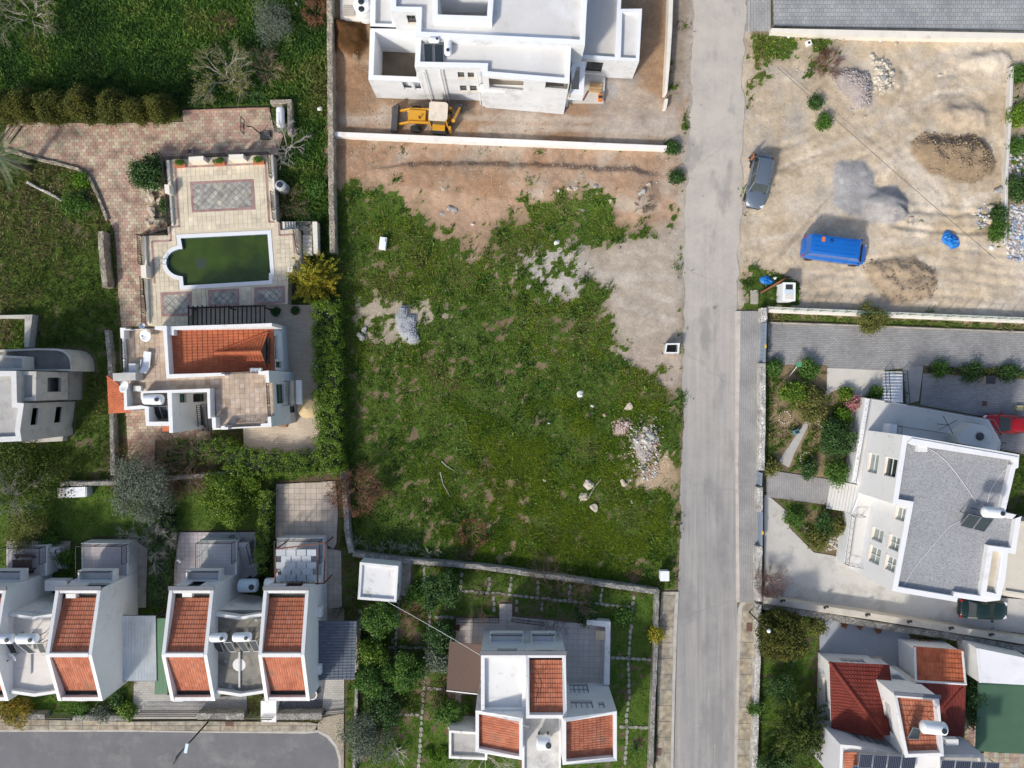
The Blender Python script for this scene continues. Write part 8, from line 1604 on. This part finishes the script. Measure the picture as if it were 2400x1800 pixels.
b7 = box_thing('meter_box', 'white meter box on a dark stand by the road', 'meter box', 7, 2095, 415, .5, (.72, .8, .7), tankw, 0, .06, tankw, parts=[('stand', (0, 0, -.25), (.5, .5, .5), plastic), ('door', (0, -.41, .35), (.6, .03, .6), frame_w)])
box_thing('garden_bin', 'teal open box bin beside the diagonal garden path', 'bin', 5, 742, 1140, 0, (.48, .4, .6), mat('bin_teal', (.08, .25, .3), .6, .1), .4, parts=[('opening', (0, 0, .605), (.34, .28, .02), plastic)])
box_thing('storage_box', 'white and grey garden storage cabinet on the lawn edge', 'cabinet', 3, 468, 1532, 0, (2.6, .85, .9), mat('cab_white', (.62, .63, .64), .7, .06, 2), .05, parts=[('lid', (.35, 0, .92), (1.7, .9, .06), tankw), ('lid', (-.95, 0, .9), (.7, .85, .05), mat('cab_grey', (.48, .46, .42), .8, .1)), ('latch', (-.6, -.2, .95), (.12, .2, .04), plastic)])
box_thing('utility_cabinet', 'beige standing cabinet with dark top in the paved court', 'cabinet', 5, 1995, 802, 0, (.75, .65, .8), mat('cab_beige', (.46, .42, .36), .8, .1), -.05, .04, plastic); box_thing('valve_box', 'small yellow box by the red car', 'box', 5, 2185, 985, 0, (.5, .35, .35), mat('box_yellow', (.62, .52, .25), .7, .1), -.05, .04)
box_thing('wood_crate', 'wooden pallet leaning on the porch of the unfinished house', 'pallet', 1, 1648, 565, .35, (1.1, .85, .18), mat('wood_pale', (.46, .30, .15), .85, .15, 4), -.12, parts=[('slat', (0, -.3+.3*i, .2), (1.12, .14, .04), MATS['wood_pale']) for i in range(3)])
box_thing('plank', 'dark red plank lying across the porch slab', 'plank', 1, 1583, 620, .35, (.14, .95, .06), mat('wood_red', (.17, .05, .04), .8, .1), -.5, parts=[('end_cap', (0, .48, .03), (.15, .03, .07), frame_b)]); box_thing('door_leaf', 'tan door leaf leaning at porch edge', 'door', 1, 1472, 648, .0, (.42, .9, .3), mat('wood_tan', (.45, .30, .15), .8, .1), .0, parts=[('edge', (.2, 0, .31), (.03, .9, .02), frame_w)]); box_thing('generator', 'small orange machine on the porch slab', 'machine', 1, 1680, 628, .35, (.35, .55, .45), mat('machine_orange', (.62, .20, .03), .5, .1), 0, parts=[('frame', (0, .0, .47), (.38, .2, .04), plastic)]); box_thing('wood_bundle', 'bundle of wood offcuts against the unfinished house wall', 'wood', 1, 538, 612, .0, (.85, .5, .35), MATS['wood_tan'], 0, parts=[('offcut', (0, -.1, .37), (.9, .12, .06), MATS['wood_pale'])])
box_thing('pallet', 'grey pallet beside the large ribbed tank', 'pallet', 1, 48, 70, .2, (1.0, .9, .08), mat('wood_grey', (.42, .38, .33), .9, .1), 0, parts=[('slat', (0, -.4+.2*i, .1), (1.05, .11, .03), mat('wood_grey2', (.5, .46, .40), .9, .1)) for i in range(5)])
# villa furniture
lg = thing('sun_lounger', 'white plastic sun lounger on the villa roof terrace', 'lounger', Zc(3, 962, 690, 6.3), rz=math.radians(-96)); MB().box((-.25, 0, .32), (1.25, .6, .06)).build('seat', tankw, lg, local=True); b = MB(); b.beam((.35, 0, .33), (.85, 0, .75), .6, .06); b.build('backrest', tankw, lg, local=True)
for x, y in ((-.75, -.25), (-.75, .25), (.3, -.25), (.3, .25)): MB().box((x, y, .15), (.06, .06, .3)).build('leg', tankw, lg, local=True)
for y in (-.36, .36): MB().box((.1, y, .52), (.6, .05, .04)).build('armrest', tankw, lg, local=True)
p = Zc(3, 1985, 990, 2.2); um = thing('parasol', 'round tan parasol on the villa patio', 'parasol', (p.x, p.y, .45)); MB().lathe((p.x, p.y, 1.95), [(.85, 0), (.84, .03), (.5, .2), (.06, .38), (.03, .42)], 16).build('canopy', mat('canvas_tan', (.58, .44, .24), .85, .08, 2), um); MB().tube([Vector((p.x, p.y, .45)), Vector((p.x, p.y, 2.35))], .03, 8).build('pole', frame_b, um); MB().lathe((p.x, p.y, .45), [(.25, 0), (.25, .06), (.06, .1)], 12).build('base', conc, um)
box_thing('wall_lantern', 'small brown boat shaped planter under the villa parapet', 'planter', 3, 1828, 1098, .45, (.75, .25, .35), mat('planter_brown', (.30, .13, .05), .7, .1), -.1, parts=[('soil', (0, 0, .36), (.6, .16, .02), joint)])
for x, y, l in ((1164, 1062, 'terracotta planter box with flowers near the rockery corner'), (1420, 1050, 'terracotta planter box with flowers between the cream piers'), (1675, 1043, 'terracotta planter box with flowers at the far terrace corner')):
    t = box_thing('planter_box', l, 'planter', 0, x, y+8, TZ, (.95, .3, .3), mat('terracotta', (.50, .16, .07), .8, .1, 3), .05); c_ = Zc(0, x, y, TZ+.4); Pp, Nn, Rr = cloud([(c_.x, c_.y+.12, TZ+.42, .42, .2, .2)], 20, .07, 16); link('flowers', leafmesh('flowers', Pp, Nn, .05, LP['mid'], Rr), t)
ld = thing('pool_ladder', 'chrome handrail ladder at the round end of the pool', 'ladder', Zc(PT, 345, 1170, TZ))
for y in (1143, 1195): a = Zc(PT, 310, y, TZ); b = Zc(PT, 400, y, TZ-.2); MB().tube([a, a+Vector((.1, 0, .7)), a.lerp(b, .6)+Vector((0, 0, .75)), b], .03, 7).build('rail', mat('chrome', (.7, .72, .74), .2, .03, metal=.9), ld)
for i in range(2): MB().beam(Zc(PT, 400, 1143, TZ-.2-.0)+Vector((0, 0, -.1*i)), Zc(PT, 400, 1195, TZ-.2)+Vector((0, 0, -.1*i)), .08, .03).build('tread', MATS['chrome'], ld)
bh = thing('basketball_hoop', 'black portable basketball hoop on the paved bay', 'basketball hoop', W(0, 1700, 880)); MB().box(W(0, 1720, 880, .2), (.9, .7, .25)).build('base', plastic, bh); a, b = W(0, 1690, 870, .2), W(0, 1600, 818, 2.6); MB().tube([a, a+Vector((-.2, .1, 1.6)), b], .05, 8).build('pole', iron, bh)
bd = W(0, 1570, 812, 2.6); fr2 = MB()
for y0, y1, z0, z1 in ((-.6, .6, 2.2, 2.2), (-.6, .6, 3.0, 3.0), (-.6, -.6, 2.2, 3.0), (.6, .6, 2.2, 3.0), (-.25, .25, 2.35, 2.35), (-.25, .25, 2.7, 2.7)): fr2.beam((bd.x, bd.y+y0, z0), (bd.x+.02, bd.y+y1, z1), .05, .05)
fr2.build('backboard_frame', iron, bh); rg_ = MB(); rg_.tube([Vector((bd.x-.3+.23*math.cos(a), bd.y+.23*math.sin(a), 2.35)) for a in np.linspace(0, 6.28, 13)], .02, 5); rg_.build('rim', mat('rim_orange', (.6, .2, .03), .6, .05), bh)
box_thing('floor_lamp', 'small white square lamp post on the driveway', 'lamp', 0, 1230, 980, .08, (.26, .26, .35), tankw, 0, .04, plastic)
box_thing('toppled_sign', 'small rust brown box at the terrace corner', 'box', 0, 938, 1512, .08, (.3, .25, .35), mat('rust2', (.2, .08, .05), .8, .1), .5, parts=[('lid', (0, 0, .36), (.32, .27, .03), frame_b)])
wc = thing('garden_arbour', 'pale hooped wire arbour in the villa back garden', 'arbour', W(3, 900, 1330))
for i in range(9): a, b = W(3, 850+i*9, 1330+random.uniform(-20, 20), 0), W(3, 880+i*10, 1230+random.uniform(-30, 30), 0); m_ = (a+b)/2; MB().tube([a, a.lerp(b, .2)+Vector((0, 0, .7)), m_+Vector((random.uniform(-.4, .4), 0, 1.0)), a.lerp(b, .8)+Vector((0, 0, .7)), b], .025, 5).build('hoop', mat('cane', (.45, .37, .22), .9, .1), wc)
# street furniture and wires
sl_ = thing('street_lamp', 'curved black street lamp with blue white head over the grey road', 'street lamp', W(6, 1350, 1358)); a = W(6, 1350, 1358, 0); hd_ = W(6, 1215, 1500, 7.0); MB().tube([a, Vector((a.x, a.y, 6.2)), Vector((a.x, a.y-.3, 6.8)), hd_], [.08, .06, .05, .04], 8).build('pole', iron, sl_); h2 = W(6, 1203, 1560, 7.0); MB().beam(hd_, h2, .24, .12).build('lamp_head', mat('lamp_head', (.45, .6, .75), .4, .05), sl_)
q = W(8, 528, 742, 4.0); s2 = thing('street_lamp', 'round white street lamp globe beside the round evergreen', 'street lamp', (q.x, q.y, 0)); MB().tube([Vector((q.x, q.y, 0)), Vector((q.x, q.y, 5))], .06, 8).build('pole', iron, s2); MB().lathe((q.x, q.y, 5), [(.04, 0), (.13, .05), (.17, .14), (.13, .24), (.04, .28)], 14).build('globe', tankw, s2, smooth=True)
def cable(label, pts, r=.02, m=None, name='overhead_cable'): return MB().tube(pts, r, 5).build(name, m or iron, label=label, cat='cable')
def sag(a, b, s=.3, n=10): return [a.lerp(b, i/n)-Vector((0, 0, 4*s*(i/n)*(1-i/n))) for i in range(n+1)]
cable('black cable stretched diagonally over the sandy lot', sag(W(2, 620, 440, .4), W(2, 2030, 1680, 2.5), .2), .022)
cable('pale cable from the shed roof to the white house', sag(W(7, 305, 585, 2.8), W(7, 900, 928, 6.0), .15), .016, frame_w); cable('pale cable crossing the orange tiled roof', sag(W(7, 888, 1285, 6.2), W(7, 1215, 1395, 7.4), .1), .014, frame_w)
cable('black hose curled on the narrow orange roof', [W(7, x, y, z_) for x, y, z_ in ((1225, 990, 5.75), (1222, 1040, 5.95), (1250, 1080, 6.1), (1275, 1150, 6.3), (1262, 1240, 6.6))], .03, name='hose')
cable('white conduit curving across the pebble roof from the corner box', [Zc(R1, x, y, 7.15) for x, y in ((1060, 750), (1180, 810), (1300, 910), (1420, 1060), (1540, 1230), (1650, 1390))], .018, frame_w, 'conduit'); cable('white conduit curving from heater to the far parapet', [Zc(R1, x, y, 7.15) for x, y in ((1780, 1395), (1820, 1250), (1890, 1130), (1980, 1020), (2090, 940))], .018, frame_w, 'conduit'); cable('white conduit from the heater to lower parapet corner', [Zc(R2c, x, y, 7.15) for x, y in ((1490, 90), (1330, 170), (1200, 320), (1050, 500), (900, 690), (800, 860))], .018, frame_w, 'conduit')
for i, (x, y) in enumerate(((645, 572), (925, 615), (1195, 664), (1465, 708), (1735, 750), (1995, 792))):
    p = W(8, x, y, 1.15); t = thing('wall_lamp', 'pair of small black lamps on top of the beige wall', 'lamp', (p.x, p.y, 1.1), 'lamps on the beige wall')
    for s in (-1, 1): MB().lathe((s*.12, s*.04, 0), [(.03, 0), (.03, .12), (.1, .13), (.11, .25), (.05, .3)], 10).build('lantern', plastic, t, local=True)
    MB().box((0, 0, .03), (.3, .08, .05)).build('bracket', plastic, t, local=True)
pot_m = mat('pot_terracotta', (.36, .13, .07), .85, .1, 3)
def pot(label, k, x, y, r, h_, zb=.05, m=None, leaf=None):
    c_ = Zc(k, x, y, zb+h_); t = thing('flower_pot', label, 'flower pot', (c_.x, c_.y, zb)); MB().lathe((0, 0, 0), [(r*.7, 0), (r, h_*.85), (r*1.1, h_*.86), (r*1.1, h_), (r*.9, h_), (r*.85, h_*.8)], 14).build('pot', m or pot_m, t, local=True); MB().lathe((0, 0, h_*.8), [(r*.86, -.01), (r*.86, .01)], 14).build('soil', joint, t, local=True)
    if leaf: Pp, Nn, Rr = cloud([(0, 0, h_+.12, r*1.1, r*1.1, .2)], 16, .06, 14); link('plant', leafmesh('plant', Pp, Nn, .05, LP[leaf], Rr), t, True)
for k, x, y, l in ((8, 1045, 730, 'terracotta pot nearest the yard corner by stone wall'), (8, 1145, 740, 'terracotta pot in the middle of the three by stone wall'), (8, 1262, 765, 'orange brown pot with yellow plant by stone wall')): pot(l, k, x, y, .2, .35, leaf='rust')
for k, x, y, l in ((8, 1555, 850, 'dark orange barrel pot behind the tiled garage'), (8, 1605, 857, 'second barrel pot behind tiled garage')): pot(l, k, x, y, .3, .5)
pot('large white round planter on the slate gravel', 6, 2022, 1185, .42, .4, .07, white); pot('dark pot on the white staircase top beside railing', 7, 755, 745, .2, .3, .12, leaf='rust'); pot('large white urn at the balcony foot', 7, 937, 795, .2, .5, .12, white); pot('second white urn at the balcony foot', 7, 935, 825, .2, .5, .12, white)
for x, y, r, l in ((660, 1045, 38, 'complete ring of white stones round bare soil'), (915, 1072, 38, 'ring of stones partly hidden under the bushes'), (800, 1312, 40, 'open ring of white stones by the round bush')):
    c_ = W(5, x, y); t = thing('stone_ring', l, 'stone ring', c_); R_ = r/2.765/26
    for i in range(16): a = 6.283*i/16; o = bpy.data.objects.new('stone', RM['p', i % 5]); C.objects.link(o); o.parent = t; o.location = (R_*math.cos(a), R_*math.sin(a), .08); o.scale = (.1, .085, .09); o.rotation_euler[2] = a*3
MB().box(W(5, 755, 705, 1.6), (.45, .38, .04)).build('garden_sign', mat('sign_green', (.06, .30, .13), .6, .08), label='small green square board on a stake at the paver edge', cat='sign')
MB().tube([W(5, 690, 780, .1), W(5, 745, 712, 1.58)], .025, 6).build('garden_stake', frame_w, label='white leaning stake under the green board', cat='stake')
for k, s, l in ((8, '415,718 452,720 450,775 413,773', 'rusty square cover set in the slab pavement near the round evergreen'), (6, '1460,1360 1515,1360 1515,1388 1460,1388', 'rusty rectangular cover set in the pavement by gravel forecourt'), (5, '1945,940 1975,942 1974,972 1944,970', 'dark square drain cover in the grey paved court'), (7, '2038,1530 2075,1532 2072,1580 2036,1578', 'rusty square cover in the pavement beside stone wall')): MB().prism(WP(k, s, .15), .1, .158 if k != 5 else .075).build('manhole_cover', mat('rust_cover', (.13, .07, .05), .8, .2, 3), label=l, cat='manhole cover')
tb_ = thing('garden_table', 'dark wooden table with benches on the row house terrace', 'table', W(6, 145, 340, 1.6)); p = W(6, 145, 340, 2.3); MB().box((p.x, p.y, 2.3), (1.7, .8, .06)).build('table_top', mat('wood_dark', (.06, .035, .03), .7, .2, 4), tb_)
for s in (-1, 1):
    MB().box((p.x, p.y+s*.7, 2.05), (1.7, .28, .05)).build('bench', MATS['wood_dark'], tb_)
    for q in (-1, 1): MB().box((p.x+q*.7, p.y+s*.5, 1.85), (.08, .1, .5)).build('leg', MATS['wood_dark'], tb_)
# fallen branches in the meadow
for k, s, l in ((4, '1600,1570 1640,1500 1685,1445', 'long pale fallen branch beside brown boulders'), (4, '650,1330 680,1360 730,1390', 'forked twig on dry grass'), (4, '640,1400 660,1480 705,1560', 'long bent twig on the brown grass'), (1, '520,1200 522,1285', 'short white pole standing in the weeds'), (1, '1535,1265 1585,1285', 'short white plank beside the glass panel')): pts = WP(k, s, .12); MB().tube(pts, [.05]+[.03]*(len(pts)-2)+[.02], 6).build('fallen_branch', bark_w, label=l, cat='branch')
MB().lathe(W(6, 1550, 990, 5.115), [(.52, 0), (.54, .006), (.5, .012)], 18).build('paint_patch', membrane, hB)
MB().beam(W(6, 1552, 905, 5.25), W(6, 1552, 1140, 5.2), .14, .1).build('roof_duct', MATS['cap_pale2'], hB); MB().beam(W(6, 195, 915, 5.25), W(6, 195, 1050, 5.2), .18, .1).build('roof_duct', MATS['cap_pale2'], hA)
# ---------------------------------------------------------------- person by the estate car
p = W(2, 428, 1042, 0); pe = thing('person', 'person in orange brown top and dark trousers walking by the estate car', 'person', (p.x, p.y, .03), rz=.9)
def skin(name, verts, edges, m, root=0):
    me = bpy.data.meshes.new(name); me.from_pydata([v[:3] for v in verts], edges, []); me.update(); o = bpy.data.objects.new(name, me); C.objects.link(o); o.parent = pe
    sm_ = o.modifiers.new('skin', 'SKIN'); 
    for i, v in enumerate(verts): me.skin_vertices[0].data[i].radius = (v[3], v[4] if len(v) > 4 else v[3]); me.skin_vertices[0].data[i].use_root = i == root
    o.modifiers.new('sub', 'SUBSURF').levels = 2; o.modifiers['sub'].render_levels = 2; me.materials.append(m); return o
skm = mat('skin_tone', (.42, .25, .17), .6, .05)
bv = [(0, 0, .95, .15, .12), (0, 0, 1.2, .15, .12), (0, 0, 1.4, .17, .11), (0, .01, 1.5, .06), (0, .03, 1.6, .08), (0, .03, 1.7, .1), (0, .02, 1.8, .05), (.2, 0, 1.42, .06), (.27, .08, 1.15, .045), (.24, .25, .95, .035), (-.2, 0, 1.42, .06), (-.27, -.06, 1.15, .045), (-.26, .06, .92, .035), (.1, .02, .9, .09), (.1, .16, .5, .06), (.1, .1, .08, .045), (.1, .22, .05, .04), (-.1, 0, .9, .09), (-.1, -.02, .48, .06), (-.1, -.25, .1, .045), (-.1, -.14, .05, .04), (.22, .31, .9, .02), (-.25, .1, .85, .02)]
be = [(0, 1), (1, 2), (2, 3), (3, 4), (4, 5), (5, 6), (2, 7), (7, 8), (8, 9), (9, 21), (2, 10), (10, 11), (11, 12), (12, 22), (0, 13), (13, 14), (14, 15), (15, 16), (0, 17), (17, 18), (18, 19), (19, 20)]
bo = skin('body', bv, be, skm)
skin('jacket', [(0, 0, .93, .18, .15), (0, 0, 1.2, .18, .15), (0, 0, 1.42, .2, .14), (0, .01, 1.5, .09), (.22, 0, 1.43, .085), (.28, .08, 1.15, .065), (.25, .22, .99, .055), (-.22, 0, 1.43, .085), (-.28, -.06, 1.15, .065), (-.265, .04, .97, .055)], [(0, 1), (1, 2), (2, 3), (2, 4), (4, 5), (5, 6), (2, 7), (7, 8), (8, 9)], mat('cloth_orange_brown', (.34, .12, .05), .9, .1, 6)); skin('trousers', [(0, 0, .96, .17, .14), (.1, .02, .88, .11), (.1, .16, .5, .08), (.1, .11, .14, .07), (-.1, 0, .88, .11), (-.1, -.02, .48, .08), (-.1, -.23, .15, .07)], [(0, 1), (1, 2), (2, 3), (0, 4), (4, 5), (5, 6)], mat('cloth_dark', (.03, .03, .04), .9, .1, 6)); skin('hair', [(0, .01, 1.74, .1), (0, .0, 1.8, .085), (0, -.02, 1.66, .08)], [(0, 1), (0, 2)], mat('hair_dark', (.03, .02, .015), .7, .1))
